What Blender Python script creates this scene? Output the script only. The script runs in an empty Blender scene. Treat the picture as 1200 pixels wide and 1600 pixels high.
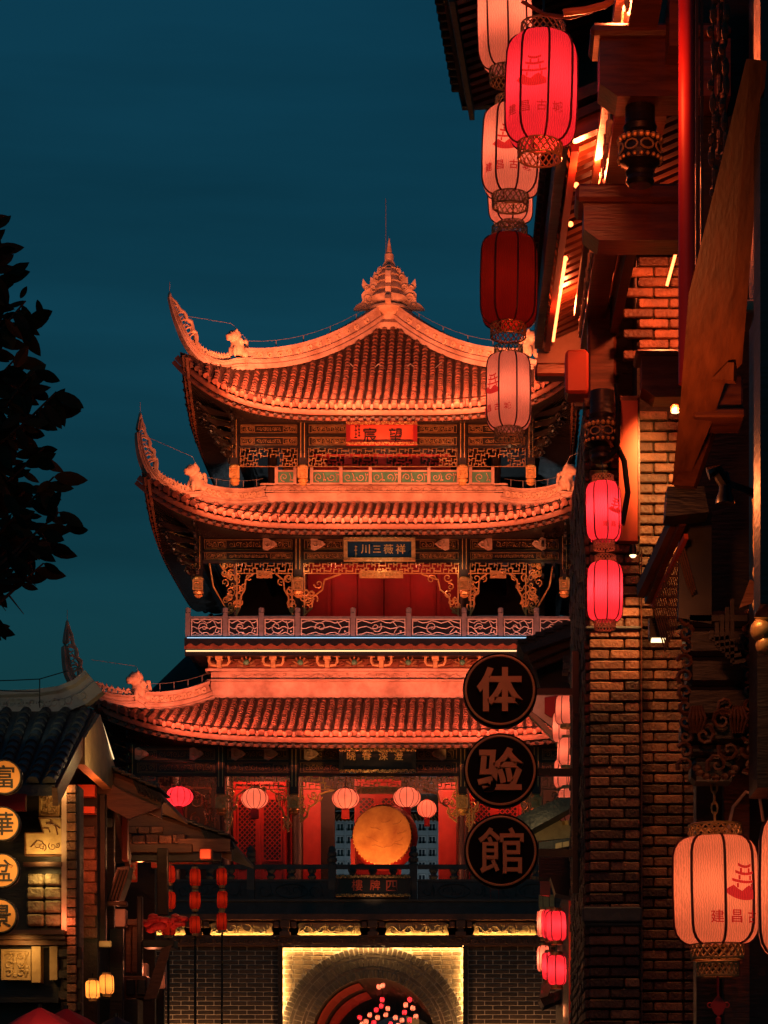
import bpy, math, random
from mathutils import Vector, Matrix
random.seed(7)
PI = math.pi
SC = bpy.context.scene
COL = SC.collection

# ---------------------------------------------------------------- camera, sky, light, exposure
F, VX, HY, CAMZ = 3800.0, 770.0, 1780.0, 1.7      # focal length in photo pixels, vanishing point, eye height
cam = bpy.data.cameras.new('camera')
camo = bpy.data.objects.new('camera', cam)
COL.objects.link(camo)
SC.camera = camo
camo.location = (0, 0, CAMZ)
camo.rotation_euler = (PI / 2, 0, 0)
cam.sensor_fit = 'HORIZONTAL'
cam.sensor_width = 36
cam.lens = 36 * F / 1200
cam.shift_x = (600 - VX) / 1200
cam.shift_y = (HY - 800) / 1200
cam.clip_end = 6000

world = bpy.data.worlds.new('World')
SC.world = world
world.use_nodes = True
wn, wl = world.node_tree.nodes, world.node_tree.links
sky = wn.new('ShaderNodeTexSky')
sky.sky_type = 'NISHITA'
sky.sun_disc = False
sky.sun_elevation = math.radians(-0.6)
sky.sun_rotation = math.radians(180)
sky.ozone_density = 3.0
tint = wn.new('ShaderNodeMix')
tint.data_type = 'RGBA'
tint.blend_type = 'MULTIPLY'
tint.inputs[0].default_value = 1.0
tint.inputs[7].default_value = (0.26, 1.40, 1.06, 1)
wl.new(sky.outputs[0], tint.inputs[6])
# faint long bars of evening cloud
wtc = wn.new('ShaderNodeTexCoord')
wmp = wn.new('ShaderNodeMapping')
wmp.inputs['Scale'].default_value = (1.2, 1.2, 9.0)
wl.new(wtc.outputs['Generated'], wmp.inputs[0])
wnz = wn.new('ShaderNodeTexNoise')
wnz.inputs['Scale'].default_value = 2.6
wnz.inputs['Detail'].default_value = 5
wl.new(wmp.outputs[0], wnz.inputs['Vector'])
wmr = wn.new('ShaderNodeMapRange')
wmr.inputs[1].default_value = 0.35
wmr.inputs[2].default_value = 0.70
wmr.inputs[3].default_value = 1.10
wmr.inputs[4].default_value = 0.72
wl.new(wnz.outputs['Fac'], wmr.inputs[0])
wsc = wn.new('ShaderNodeVectorMath')
wsc.operation = 'SCALE'
wl.new(tint.outputs[2], wsc.inputs[0])
wl.new(wmr.outputs[0], wsc.inputs[3])
wsx = wn.new('ShaderNodeSeparateXYZ')
wl.new(wtc.outputs['Generated'], wsx.inputs[0])
wbelt = wn.new('ShaderNodeMapRange')       # the darker belt of the earth's shadow low in the dusk sky
wbelt.inputs[1].default_value = 0.0
wbelt.inputs[2].default_value = 0.28
wbelt.inputs[3].default_value = 0.55
wbelt.inputs[4].default_value = 1.0
wl.new(wsx.outputs[2], wbelt.inputs[0])
ws2 = wn.new('ShaderNodeVectorMath')
ws2.operation = 'SCALE'
wl.new(wsc.outputs[0], ws2.inputs[0])
wl.new(wbelt.outputs[0], ws2.inputs[3])
wl.new(ws2.outputs[0], wn['Background'].inputs[0])
wn['Background'].inputs[1].default_value = 0.15

sun = bpy.data.lights.new('sun', 'SUN')
sun.energy = 0.012
sun.angle = math.radians(12)
sun.color = (0.75, 0.85, 1.0)
suno = bpy.data.objects.new('sun', sun)
suno.rotation_euler = (math.radians(62), 0, 0)
suno.location = (0, -30, 40)
COL.objects.link(suno)

SC.view_settings.view_transform = 'Standard'
SC.view_settings.look = 'None'
SC.view_settings.exposure = 0.0
SC.view_settings.gamma = 1.0
SC.view_settings.use_curve_mapping = False
SC.cycles.use_denoising = True
SC.cycles.use_light_tree = True
SC.cycles.use_adaptive_sampling = True
SC.cycles.adaptive_threshold = 0.02
SC.cycles.max_bounces = 4
SC.cycles.diffuse_bounces = 2
SC.cycles.glossy_bounces = 2
SC.cycles.transmission_bounces = 4
SC.cycles.sample_clamp_indirect = 4.0
SC.cycles.caustics_reflective = False
SC.cycles.caustics_refractive = False

# ---------------------------------------------------------------- helpers
def P(px, py, Y):
    return Vector(((px - VX) * Y / F, Y, CAMZ + (HY - py) * Y / F))
def PX(px, Y): return (px - VX) * Y / F
def PZ(py, Y): return CAMZ + (HY - py) * Y / F
def lerp(a, b, t): return a + (b - a) * t

# glyphs are read first, while the scene is still small
GL = {}
def load_glyphs(chars):
    for ch in chars:
        if ch in GL: continue
        c = bpy.data.curves.new('glyph', 'FONT')
        c.body = ch
        c.offset = 0.0 if ch in '樓薇' else (0.030 if ch in '体验' else 0.0 if ch in '望宸' else 0.010)
        c.extrude = 0.5
        c.resolution_u = 3
        o = bpy.data.objects.new('glyph', c)
        COL.objects.link(o)
        dg = bpy.context.evaluated_depsgraph_get()
        m = bpy.data.meshes.new_from_object(o.evaluated_get(dg))
        v = [tuple(p.co) for p in m.vertices]
        f = [tuple(p.vertices) for p in m.polygons]
        if v:
            x0, x1 = min(p[0] for p in v), max(p[0] for p in v)
            y0, y1 = min(p[1] for p in v), max(p[1] for p in v)
            s = max(x1 - x0, y1 - y0)
            v = [((p[0] - (x0 + x1) / 2) / s, (p[1] - (y0 + y1) / 2) / s, p[2]) for p in v]
        GL[ch] = (v, f)
        bpy.data.objects.remove(o)
        bpy.data.curves.remove(c)
        bpy.data.meshes.remove(m)
load_glyphs('望宸祥薇三川四牌樓体验館富華盆景建昌古城澄深春晓書画')

MATS = {}
def _nodes(name):
    m = bpy.data.materials.new(name)
    m.use_nodes = True
    MATS[name] = m
    nt = m.node_tree
    return m, nt.nodes, nt.links, nt.nodes['Principled BSDF']
def mat(name, col, col2=None, rough=0.6, metal=0.0, scale=6.0, stretch=(1, 1, 1), bump=0.0, bscale=None, rand=0.0, detail=6, coat=0.0):
    m, N, L, b = _nodes(name)
    b.inputs['Roughness'].default_value = rough
    b.inputs['Metallic'].default_value = metal
    b.inputs['Coat Weight'].default_value = coat
    col2 = col2 or tuple(c * 0.62 for c in col)
    tc = N.new('ShaderNodeTexCoord')
    mp = N.new('ShaderNodeMapping')
    mp.inputs['Scale'].default_value = stretch
    L.new(tc.outputs['Object'], mp.inputs[0])
    nz = N.new('ShaderNodeTexNoise')
    nz.inputs['Scale'].default_value = scale
    nz.inputs['Detail'].default_value = detail
    nz.inputs['Roughness'].default_value = 0.62
    oi = N.new('ShaderNodeObjectInfo')
    if rand:
        ad = N.new('ShaderNodeVectorMath')
        ad.operation = 'ADD'
        sc = N.new('ShaderNodeVectorMath')
        sc.operation = 'SCALE'
        L.new(oi.outputs['Random'], sc.inputs[0])
        sc.inputs[3].default_value = 37.0
        L.new(mp.outputs[0], ad.inputs[0])
        L.new(sc.outputs[0], ad.inputs[1])
        L.new(ad.outputs[0], nz.inputs['Vector'])
    else:
        L.new(mp.outputs[0], nz.inputs['Vector'])
    rp = N.new('ShaderNodeValToRGB')
    rp.color_ramp.elements[0].position = 0.33
    rp.color_ramp.elements[1].position = 0.68
    rp.color_ramp.elements[0].color = (*col2, 1)
    rp.color_ramp.elements[1].color = (*col, 1)
    L.new(nz.outputs['Fac'], rp.inputs[0])
    out = rp.outputs[0]
    if rand:
        mr = N.new('ShaderNodeMapRange')
        mr.inputs[3].default_value = 1.0 - rand
        mr.inputs[4].default_value = 1.0 + rand
        L.new(oi.outputs['Random'], mr.inputs[0])
        mx = N.new('ShaderNodeVectorMath')
        mx.operation = 'SCALE'
        L.new(out, mx.inputs[0])
        L.new(mr.outputs[0], mx.inputs[3])
        out = mx.outputs[0]
    L.new(out, b.inputs['Base Color'])
    # roughness breakup
    rr = N.new('ShaderNodeMapRange')
    rr.inputs[3].default_value = max(0.05, rough - 0.15)
    rr.inputs[4].default_value = min(1.0, rough + 0.15)
    L.new(nz.outputs['Fac'], rr.inputs[0])
    L.new(rr.outputs[0], b.inputs['Roughness'])
    if bump:
        n2 = N.new('ShaderNodeTexNoise')
        n2.inputs['Scale'].default_value = bscale or scale * 3
        n2.inputs['Detail'].default_value = 4
        L.new(mp.outputs[0], n2.inputs['Vector'])
        bp = N.new('ShaderNodeBump')
        bp.inputs['Strength'].default_value = bump
        bp.inputs['Distance'].default_value = 0.03
        L.new(n2.outputs['Fac'], bp.inputs['Height'])
        L.new(bp.outputs[0], b.inputs['Normal'])
    return m
def glow(name, col, strength):
    m, N, L, b = _nodes(name)
    b.inputs['Base Color'].default_value = (*[c * 0.5 for c in col], 1)
    b.inputs['Emission Color'].default_value = (*col, 1)
    b.inputs['Emission Strength'].default_value = strength
    return m
def paper(name, col, emis, estr, pattern=26.0):
    """lantern silk: light inside shows through a translucent woven sheet"""
    m, N, L, b = _nodes(name)
    N.remove(b)
    out = N['Material Output']
    tc = N.new('ShaderNodeTexCoord')
    wv = N.new('ShaderNodeTexWave')
    wv.inputs['Scale'].default_value = pattern
    wv.inputs['Distortion'].default_value = 5.5
    wv.inputs['Detail'].default_value = 2
    wv.inputs['Detail Scale'].default_value = 1.4
    L.new(tc.outputs['Object'], wv.inputs['Vector'])
    nz = N.new('ShaderNodeTexNoise')
    nz.inputs['Scale'].default_value = 5
    L.new(tc.outputs['Object'], nz.inputs['Vector'])
    mr = N.new('ShaderNodeMapRange')
    mr.inputs[3].default_value = 0.80
    mr.inputs[4].default_value = 1.08
    L.new(wv.outputs['Fac'], mr.inputs[0])
    m2 = N.new('ShaderNodeMapRange')
    m2.inputs[3].default_value = 0.82
    m2.inputs[4].default_value = 1.15
    L.new(nz.outputs['Fac'], m2.inputs[0])
    ml = N.new('ShaderNodeMath')
    ml.operation = 'MULTIPLY'
    L.new(mr.outputs[0], ml.inputs[0])
    L.new(m2.outputs[0], ml.inputs[1])
    cs = N.new('ShaderNodeVectorMath')
    cs.operation = 'SCALE'
    cs.inputs[0].default_value = col
    L.new(ml.outputs[0], cs.inputs[3])
    tr = N.new('ShaderNodeBsdfTranslucent')
    df = N.new('ShaderNodeBsdfDiffuse')
    L.new(cs.outputs[0], tr.inputs[0])
    L.new(cs.outputs[0], df.inputs[0])
    mx = N.new('ShaderNodeMixShader')
    mx.inputs[0].default_value = 0.25
    L.new(tr.outputs[0], mx.inputs[1])
    L.new(df.outputs[0], mx.inputs[2])
    em = N.new('ShaderNodeEmission')
    em.inputs[0].default_value = (*emis, 1)
    L.new(ml.outputs[0], em.inputs[1])
    e2 = N.new('ShaderNodeMath')
    e2.operation = 'MULTIPLY'
    e2.inputs[1].default_value = estr
    L.new(ml.outputs[0], e2.inputs[0])
    L.new(e2.outputs[0], em.inputs[1])
    ad = N.new('ShaderNodeAddShader')
    L.new(mx.outputs[0], ad.inputs[0])
    L.new(em.outputs[0], ad.inputs[1])
    L.new(ad.outputs[0], out.inputs['Surface'])
    return m

ORG = {}
def org(o): return ORG[o.name] if o is not None else Vector((0, 0, 0))
def props(o, label=None, cat=None, group=None, kind=None):
    if label: o['label'] = label
    if cat: o['category'] = cat
    if group: o['group'] = group
    if kind: o['kind'] = kind
    return o
def thing(name, label, cat, loc=(0, 0, 0), group=None):
    o = bpy.data.objects.new(name, None)
    COL.objects.link(o)
    o.location = loc
    o.empty_display_size = 0.1
    ORG[o.name] = Vector(loc)
    return props(o, label, cat, group)
def inst(name, mesh, parent, M):
    """one more object on shared mesh data; M is its matrix in world space"""
    o = bpy.data.objects.new(name, mesh)
    COL.objects.link(o)
    o.parent = parent
    o.matrix_local = Matrix.Translation(-org(parent)) @ M
    ORG[o.name] = M.translation.copy()
    return o
class MB:
    def __init__(s): s.v, s.f = [], []
    def add(s, v, f):
        n = len(s.v)
        s.v += [tuple(p) for p in v]
        s.f += [tuple(i + n for i in q) for q in f]
        return s
    def merge(s, other, M=None):
        return s.add([M @ Vector(p) for p in other.v] if M is not None else other.v, other.f)
    def boxp(s, x0, x1, y0, y1, z0, z1):
        return s.add([(x0, y0, z0), (x1, y0, z0), (x1, y1, z0), (x0, y1, z0), (x0, y0, z1), (x1, y0, z1), (x1, y1, z1), (x0, y1, z1)],
                     [(0, 3, 2, 1), (4, 5, 6, 7), (0, 1, 5, 4), (1, 2, 6, 5), (2, 3, 7, 6), (3, 0, 4, 7)])
    def cham(s, x0, x1, y0, y1, z0, z1, c):
        """box with its eight corners and long edges chamfered (an octagonal bar along x, capped)"""
        c = min(c, abs(y1 - y0) * .45, abs(z1 - z0) * .45, abs(x1 - x0) * .45)
        ring = [(y0 + c, z0), (y1 - c, z0), (y1, z0 + c), (y1, z1 - c), (y1 - c, z1), (y0 + c, z1), (y0, z1 - c), (y0, z0 + c)]
        ym, zm = (y0 + y1) / 2, (z0 + z1) / 2
        def rg(x, k): return [(x, ym + (y - ym) * k[0], zm + (z - zm) * k[1]) for y, z in ring]
        k = (1 - 2 * c / abs(y1 - y0), 1 - 2 * c / abs(z1 - z0))
        v = rg(x0, k) + rg(x0 + c, (1, 1)) + rg(x1 - c, (1, 1)) + rg(x1, k)
        f = [tuple(range(7, -1, -1)), tuple(range(24, 32))]
        for r in range(3):
            for i in range(8):
                j = (i + 1) % 8
                f.append((r * 8 + i, r * 8 + j, r * 8 + 8 + j, r * 8 + 8 + i))
        return s.add(v, f)
    def obox(s, c, ax, size):
        """box at c with unit axes ax (3 vectors) and full sizes"""
        c = Vector(c)
        X, Y, Z = [Vector(a).normalized() * (d / 2) for a, d in zip(ax, size)]
        v = [c + X * i + Y * j + Z * k for k in (-1, 1) for j in (-1, 1) for i in (-1, 1)]
        return s.add(v, [(0, 2, 3, 1), (4, 5, 7, 6), (0, 1, 5, 4), (1, 3, 7, 5), (3, 2, 6, 7), (2, 0, 4, 6)])
    def bar(s, a, b, w, h=None, up=(0, 0, 1)):
        a, b = Vector(a), Vector(b)
        d = b - a
        L = d.length
        if L < 1e-6: return s
        d /= L
        up = Vector(up)
        if abs(d.dot(up)) > 0.98: up = Vector((0, 1, 0))
        X = d.cross(up).normalized()
        Z = X.cross(d)
        return s.obox((a + b) / 2, (X, d, Z), (w, L, h or w))
    def tube(s, pts, r, n=6, cap=True):
        pts = [Vector(p) for p in pts]
        m = len(pts)
        rs = r if isinstance(r, (list, tuple)) else [r] * m
        ref = None
        v, f = [], []
        for i, p in enumerate(pts):
            d = pts[min(i + 1, m - 1)] - pts[max(i - 1, 0)]
            d = d.normalized() if d.length > 1e-9 else Vector((0, 0, 1))
            if ref is None:
                ref = d.orthogonal().normalized()
            ref = (ref - d * ref.dot(d))
            ref = ref.normalized() if ref.length > 1e-6 else d.orthogonal().normalized()
            q = d.cross(ref)
            for k in range(n):
                a = 2 * PI * k / n + PI / n
                v.append(p + (ref * math.cos(a) + q * math.sin(a)) * rs[i])
        for i in range(m - 1):
            for k in range(n):
                j = (k + 1) % n
                f.append((i * n + k, i * n + j, i * n + n + j, i * n + n + k))
        if cap:
            f.append(tuple(range(n - 1, -1, -1)))
            f.append(tuple(range((m - 1) * n, m * n)))
        return s.add(v, f)
    def lathe(s, prof, n=16, c=(0, 0, 0), ax='z', cap=True):
        v, f = [], []
        for r, z in prof:
            for k in range(n):
                a = 2 * PI * k / n
                x, y = r * math.cos(a), r * math.sin(a)
                p = (x, y, z) if ax == 'z' else ((x, z, y) if ax == 'y' else (z, x, y))
                v.append((p[0] + c[0], p[1] + c[1], p[2] + c[2]))
        for i in range(len(prof) - 1):
            for k in range(n):
                j = (k + 1) % n
                f.append((i * n + k, i * n + j, i * n + n + j, i * n + n + k))
        if cap:
            f.append(tuple(range(n - 1, -1, -1)))
            f.append(tuple(range((len(prof) - 1) * n, len(prof) * n)))
        return s.add(v, f)
    def prism(s, poly, o, U, V, W):
        """polygon of (u, v) extruded by vector W"""
        o, U, V, W = Vector(o), Vector(U), Vector(V), Vector(W)
        n = len(poly)
        a = [o + U * p[0] + V * p[1] for p in poly]
        f = [tuple(range(n)), tuple(range(2 * n - 1, n - 1, -1))]
        for i in range(n):
            j = (i + 1) % n
            f.append((j, i, n + i, n + j))
        return s.add(a + [p + W for p in a], f)
    def sweep(s, path, prof, up=(0, 0, 1), cap=True):
        """prof: (lateral, up) polygon carried along path"""
        path = [Vector(p) for p in path]
        up0 = Vector(up)
        m, n = len(path), len(prof)
        v, f = [], []
        for i, p in enumerate(path):
            d = (path[min(i + 1, m - 1)] - path[max(i - 1, 0)]).normalized()
            lat = d.cross(up0)
            lat = lat.normalized() if lat.length > 1e-6 else Vector((1, 0, 0))
            u = lat.cross(d).normalized()
            for a, b in prof: v.append(p + lat * a + u * b)
        for i in range(m - 1):
            for k in range(n):
                j = (k + 1) % n
                f.append((i * n + k, i * n + j, i * n + n + j, i * n + n + k))
        if cap:
            f.append(tuple(range(n - 1, -1, -1)))
            f.append(tuple(range((m - 1) * n, m * n)))
        return s.add(v, f)
    def ell(s, c, r, n=10, m=6):
        v, f = [], []
        for i in range(m + 1):
            a = PI * i / m
            for k in range(n):
                b = 2 * PI * k / n
                v.append((c[0] + r[0] * math.sin(a) * math.cos(b), c[1] + r[1] * math.sin(a) * math.sin(b), c[2] + r[2] * math.cos(a)))
        for i in range(m):
            for k in range(n):
                j = (k + 1) % n
                f.append((i * n + k, i * n + n + k, i * n + n + j, i * n + j))
        return s.add(v, f)
    def glyph(s, ch, c, U, V, size, depth):
        """raised character; U right, V up, front face towards U x V"""
        v, f = GL[ch]
        c, U, V = Vector(c), Vector(U).normalized(), Vector(V).normalized()
        W = U.cross(V)
        return s.add([c + U * p[0] * size + V * p[1] * size + W * p[2] * depth for p in v], f)
    def build(s, name, m, parent=None, smooth=False, kind=None, label=None):
        me = bpy.data.meshes.new(name)
        q = org(parent)
        me.from_pydata([(p[0] - q[0], p[1] - q[1], p[2] - q[2]) for p in s.v], [], s.f)
        if m: me.materials.append(MATS[m] if isinstance(m, str) else m)
        if smooth:
            me.polygons.foreach_set('use_smooth', [True] * len(me.polygons))
            if smooth != 2:
                try: me.set_sharp_from_angle(angle=math.radians(40))
                except Exception: pass
        o = bpy.data.objects.new(name, me)
        COL.objects.link(o)
        ORG[o.name] = q.copy()
        o.parent = parent
        if kind: o['kind'] = kind
        if label: o['label'] = label
        return o
    def mesh(s, name, m, smooth=False):
        me = bpy.data.meshes.new(name)
        me.from_pydata(s.v, [], s.f)
        if m: me.materials.append(MATS[m])
        if smooth:
            me.polygons.foreach_set('use_smooth', [True] * len(me.polygons))
            try: me.set_sharp_from_angle(angle=math.radians(45))
            except Exception: pass
        return me
def rot4(o):
    """the three other sides of a square building: copies turned about their parent's axis"""
    r = []
    for k in (1, 2, 3):
        c = o.copy()
        COL.objects.link(c)
        c.rotation_euler = (0, 0, k * PI / 2)
        ORG[c.name] = ORG[o.name]
        r.append(c)
    return r
def point(name, loc, energy, col, r=0.05):
    l = bpy.data.lights.new(name, 'POINT')
    l.energy = energy
    l.color = col
    l.shadow_soft_size = r
    o = bpy.data.objects.new(name, l)
    o.location = loc
    COL.objects.link(o)
    return o
def spot(name, loc, target, energy, col, cone=60, blend=0.6, r=0.1):
    l = bpy.data.lights.new(name, 'SPOT')
    l.energy = energy
    l.color = col
    l.spot_size = math.radians(cone)
    l.spot_blend = blend
    l.shadow_soft_size = r
    o = bpy.data.objects.new(name, l)
    o.location = loc
    o.rotation_euler = (Vector(target) - Vector(loc)).to_track_quat('-Z', 'Y').to_euler()
    COL.objects.link(o)
    return o

# ornament generators, in a flat x-z plane (front faces -y)
def spiral(mb, cx, cz, R, turns, dirn, a0, r, y=0.0, n=11):
    pts = []
    for i in range(n):
        t = i / (n - 1)
        a = a0 + dirn * turns * 2 * PI * t
        q = R * (1 - 0.86 * t)
        pts.append((cx + q * math.cos(a), y, cz + q * math.sin(a)))
    mb.tube(pts, [r * (1 - 0.35 * i / (n - 1)) for i in range(n)], 4)
def scrolls(mb, x0, x1, z0, z1, r, y=0.0, rows=1, seed=0, dens=1.0):
    """running scroll foliage filling a rectangle"""
    rnd = random.Random(seed)
    h = (z1 - z0) / rows
    n = max(1, int((x1 - x0) / h * dens))
    w = (x1 - x0) / n
    for j in range(rows):
        for i in range(n):
            cx, cz = x0 + (i + .5) * w, z0 + (j + .5) * h
            R = min(w, h) * .46 * rnd.uniform(.85, 1.05)
            dn = 1 if (i + j) % 2 else -1
            spiral(mb, cx - w * .1, cz, R, 1.25, dn, rnd.uniform(0, 6.28), r, y)
            a = rnd.uniform(-.5, .5)
            mb.tube([(cx + w * .28, y, cz - h * .4), (cx + w * (.36 + .1 * a), y, cz), (cx + w * .25, y, cz + h * .42)], r * .8, 4)
            mb.ell((cx + w * .42, y, cz + h * .28 * dn), (r * 1.7, r, r * 1.7), 6, 4)
def frame(mb, x0, x1, z0, z1, t, y=0.0, d=0.04):
    for a, b, c, e in ((x0, x1, z0, z0 + t), (x0, x1, z1 - t, z1), (x0, x0 + t, z0 + t, z1 - t), (x1 - t, x1, z0 + t, z1 - t)):
        mb.boxp(a, b, y - d, y, c, e)
def fret(mb, x0, x1, z0, z1, t, y=0.0, d=0.04, cell=None, seed=0):
    """key-fret lattice of square bars"""
    rnd = random.Random(seed)
    h = z1 - z0
    c = cell or h / 2
    nx, nz = max(1, round((x1 - x0) / c)), max(1, round(h / c))
    cw, ch = (x1 - x0) / nx, h / nz
    for i in range(nx):
        for j in range(nz):
            ax, az = x0 + i * cw, z0 + j * ch
            k = (i + 2 * j) % 4
            B = mb.boxp
            if k == 0:
                B(ax, ax + cw * .7, y - d, y, az + ch * .25, az + ch * .25 + t); B(ax + cw * .7, ax + cw * .7 + t, y - d, y, az + ch * .25, az + ch)
            elif k == 1:
                B(ax + cw * .25, ax + cw, y - d, y, az + ch * .6, az + ch * .6 + t); B(ax + cw * .25, ax + cw * .25 + t, y - d, y, az, az + ch * .6)
            elif k == 2:
                B(ax + cw * .2, ax + cw * .2 + t, y - d, y, az + ch * .1, az + ch * .9); B(ax + cw * .2 + t, ax + cw * .8, y - d, y, az + ch * .45, az + ch * .45 + t); B(ax + cw * .8, ax + cw * .8 + t, y - d, y, az + ch * .2, az + ch)
            else:
                B(ax, ax + cw * .8, y - d, y, az + ch * .8, az + ch * .8 + t); B(ax + cw * .5, ax + cw * .5 + t, y - d, y, az, az + ch * .8); B(ax + cw * .5 + t, ax + cw, y - d, y, az + ch * .3, az + ch * .3 + t)

# ---------------------------------------------------------------- materials
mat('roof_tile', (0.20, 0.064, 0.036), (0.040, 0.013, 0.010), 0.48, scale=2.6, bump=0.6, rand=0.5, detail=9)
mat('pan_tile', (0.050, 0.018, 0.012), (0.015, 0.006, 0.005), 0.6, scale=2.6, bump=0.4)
mat('plaster', (0.62, 0.46, 0.37), (0.30, 0.19, 0.14), 0.65, scale=1.3, bump=0.4, bscale=9, detail=10)
mat('plaster_carving', (0.66, 0.50, 0.36), (0.42, 0.28, 0.18), 0.55, scale=4, bump=0.2)
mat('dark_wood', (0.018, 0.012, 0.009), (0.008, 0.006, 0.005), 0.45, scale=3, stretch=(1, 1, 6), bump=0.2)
mat('black_lacquer', (0.013, 0.011, 0.010), (0.007, 0.006, 0.006), 0.35, scale=4)
mat('eave_board', (0.20, 0.075, 0.035), (0.10, 0.035, 0.018), 0.5, scale=4, bump=0.2)
mat('brown_wood', (0.17, 0.072, 0.030), (0.085, 0.032, 0.014), 0.45, scale=3.5, stretch=(1, 1, 9), bump=0.3)
mat('beam_wood', (0.17, 0.052, 0.020), (0.060, 0.017, 0.008), 0.36, scale=2.4, stretch=(1.2, 5, 9), bump=0.14)
mat('board_wood', (0.20, 0.062, 0.020), (0.10, 0.030, 0.011), 0.5, scale=3.0, stretch=(7, 1.5, 1.2), bump=0.08)
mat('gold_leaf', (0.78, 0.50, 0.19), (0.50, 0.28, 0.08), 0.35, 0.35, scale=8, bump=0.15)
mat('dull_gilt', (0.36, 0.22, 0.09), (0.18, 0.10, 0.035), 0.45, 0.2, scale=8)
mat('red_paint', (0.40, 0.022, 0.016), (0.26, 0.012, 0.010), 0.42, scale=2, bump=0.1)
mat('maroon_paint', (0.28, 0.006, 0.009), (0.19, 0.004, 0.006), 0.8, scale=1.2)
mat('grey_stone', (0.085, 0.090, 0.086), (0.05, 0.054, 0.052), 0.7, scale=3, bump=0.4)
mat('rail_stone', (0.20, 0.22, 0.25), (0.12, 0.14, 0.17), 0.55, scale=5, bump=0.2)
mat('white_stone', (0.55, 0.56, 0.54), (0.40, 0.42, 0.42), 0.55, scale=5, bump=0.2)
mat('wall_brick', (0.055, 0.036, 0.024), (0.026, 0.018, 0.013), 0.6, scale=5, bump=0.6, rand=0.45)
mat('lit_spandrel_brick', (0.34, 0.24, 0.13), (0.18, 0.12, 0.065), 0.6, scale=5, bump=0.5, rand=0.35)  # paler copy of the brick, with the strips' glow put into its colour
mat('arch_brick', (0.065, 0.042, 0.025), (0.035, 0.022, 0.014), 0.6, scale=5, bump=0.5, rand=0.35)
mat('mortar', (0.55, 0.47, 0.36), (0.38, 0.32, 0.25), 0.85, scale=9, bump=0.4)
mat('dark_mortar', (0.05, 0.036, 0.026), (0.025, 0.018, 0.014), 0.85, scale=9, bump=0.4)
mat('pier_brick', (0.25, 0.105, 0.050), (0.10, 0.042, 0.022), 0.5, scale=9, bump=0.55, bscale=40, rand=0.65)
mat('grey_roof_tile', (0.040, 0.048, 0.048), (0.018, 0.022, 0.022), 0.5, scale=6, bump=0.5, rand=0.3)
mat('pale_plaster', (0.45, 0.43, 0.36), (0.30, 0.29, 0.25), 0.6, scale=4, bump=0.2)
mat('wall_stone', (0.24, 0.19, 0.11), (0.10, 0.08, 0.045), 0.7, scale=14, bump=0.9, bscale=22)
mat('carved_yellow', (0.58, 0.42, 0.20), (0.36, 0.24, 0.10), 0.5, scale=5, bump=0.3)
mat('collar_gold', (0.72, 0.45, 0.17), (0.45, 0.24, 0.07), 0.35, 0.3, scale=20)
mat('rib_red', (0.10, 0.008, 0.006), (0.06, 0.004, 0.004), 0.6, scale=10)
paper('ink_glow', (0.45, 0.03, 0.02), (0.70, 0.035, 0.03), 0.36)  # print emits, standing in for lantern light coming through the silk
mat('leaf_green', (0.014, 0.024, 0.010), (0.007, 0.012, 0.005), 0.6, scale=9, rand=0.4)
mat('bark', (0.05, 0.036, 0.025), (0.025, 0.018, 0.013), 0.85, scale=9, bump=0.8)
mat('sign_black', (0.006, 0.005, 0.005), (0.004, 0.004, 0.004), 0.6, scale=3)
mat('sign_bronze', (0.72, 0.36, 0.13), (0.60, 0.28, 0.10), 0.45, 0.0, scale=6)
mat('sign_rim', (0.75, 0.45, 0.20), (0.62, 0.36, 0.15), 0.4, 0.0, scale=6)
mat('sign_orange', (0.72, 0.36, 0.09), (0.62, 0.29, 0.06), 0.5, scale=3)
mat('ink_black', (0.012, 0.009, 0.008), (0.008, 0.006, 0.005), 0.6, scale=3)
mat('plaque_red', (0.68, 0.10, 0.045), (0.58, 0.075, 0.03), 0.45, scale=2)
mat('plaque_blue', (0.012, 0.035, 0.075), (0.008, 0.025, 0.055), 0.3, scale=2)
mat('drum_skin', (0.62, 0.25, 0.065), (0.34, 0.09, 0.02), 0.55, scale=1.6, detail=8)
mat('drum_mark', (0.34, 0.11, 0.03), (0.26, 0.08, 0.02), 0.6, scale=3)
mat('umbrella_red', (0.55, 0.015, 0.02), (0.42, 0.01, 0.012), 0.7, scale=2)
mat('umbrella_blue', (0.012, 0.016, 0.035), (0.008, 0.01, 0.02), 0.7, scale=2)
mat('steel_black', (0.014, 0.013, 0.013), (0.009, 0.008, 0.008), 0.3, 0.5, scale=5)
mat('wire', (0.30, 0.28, 0.26), (0.2, 0.19, 0.18), 0.5, 0.4, scale=5)
mat('concrete', (0.30, 0.32, 0.32), (0.22, 0.24, 0.24), 0.85, scale=1, bump=0.2)
mat('window_glass', (0.03, 0.04, 0.05), (0.02, 0.03, 0.04), 0.1, scale=1)
mat('paving', (0.10, 0.095, 0.09), (0.06, 0.058, 0.055), 0.6, scale=2, bump=0.4)
mat('hillside', (0.020, 0.026, 0.024), (0.012, 0.016, 0.015), 0.95, scale=0.05, bump=0.5)
mat('cloth_red', (0.60, 0.03, 0.03), (0.45, 0.02, 0.02), 0.6, scale=4)
mat('jade', (0.08, 0.30, 0.20), (0.05, 0.18, 0.12), 0.4, scale=5)
MATS['sign_black'].node_tree.nodes['Principled BSDF'].inputs['Specular IOR Level'].default_value = 0.08
MATS['leaf_green'].node_tree.nodes['Principled BSDF'].inputs['Specular IOR Level'].default_value = 0.15
glow('led_orange', (1.0, 0.24, 0.09), 46)
glow('led_warm', (1.0, 0.56, 0.18), 70)
glow('led_cream', (1.0, 0.64, 0.30), 1.5)
glow('led_cool', (0.36, 0.70, 1.0), 1.6)
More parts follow.
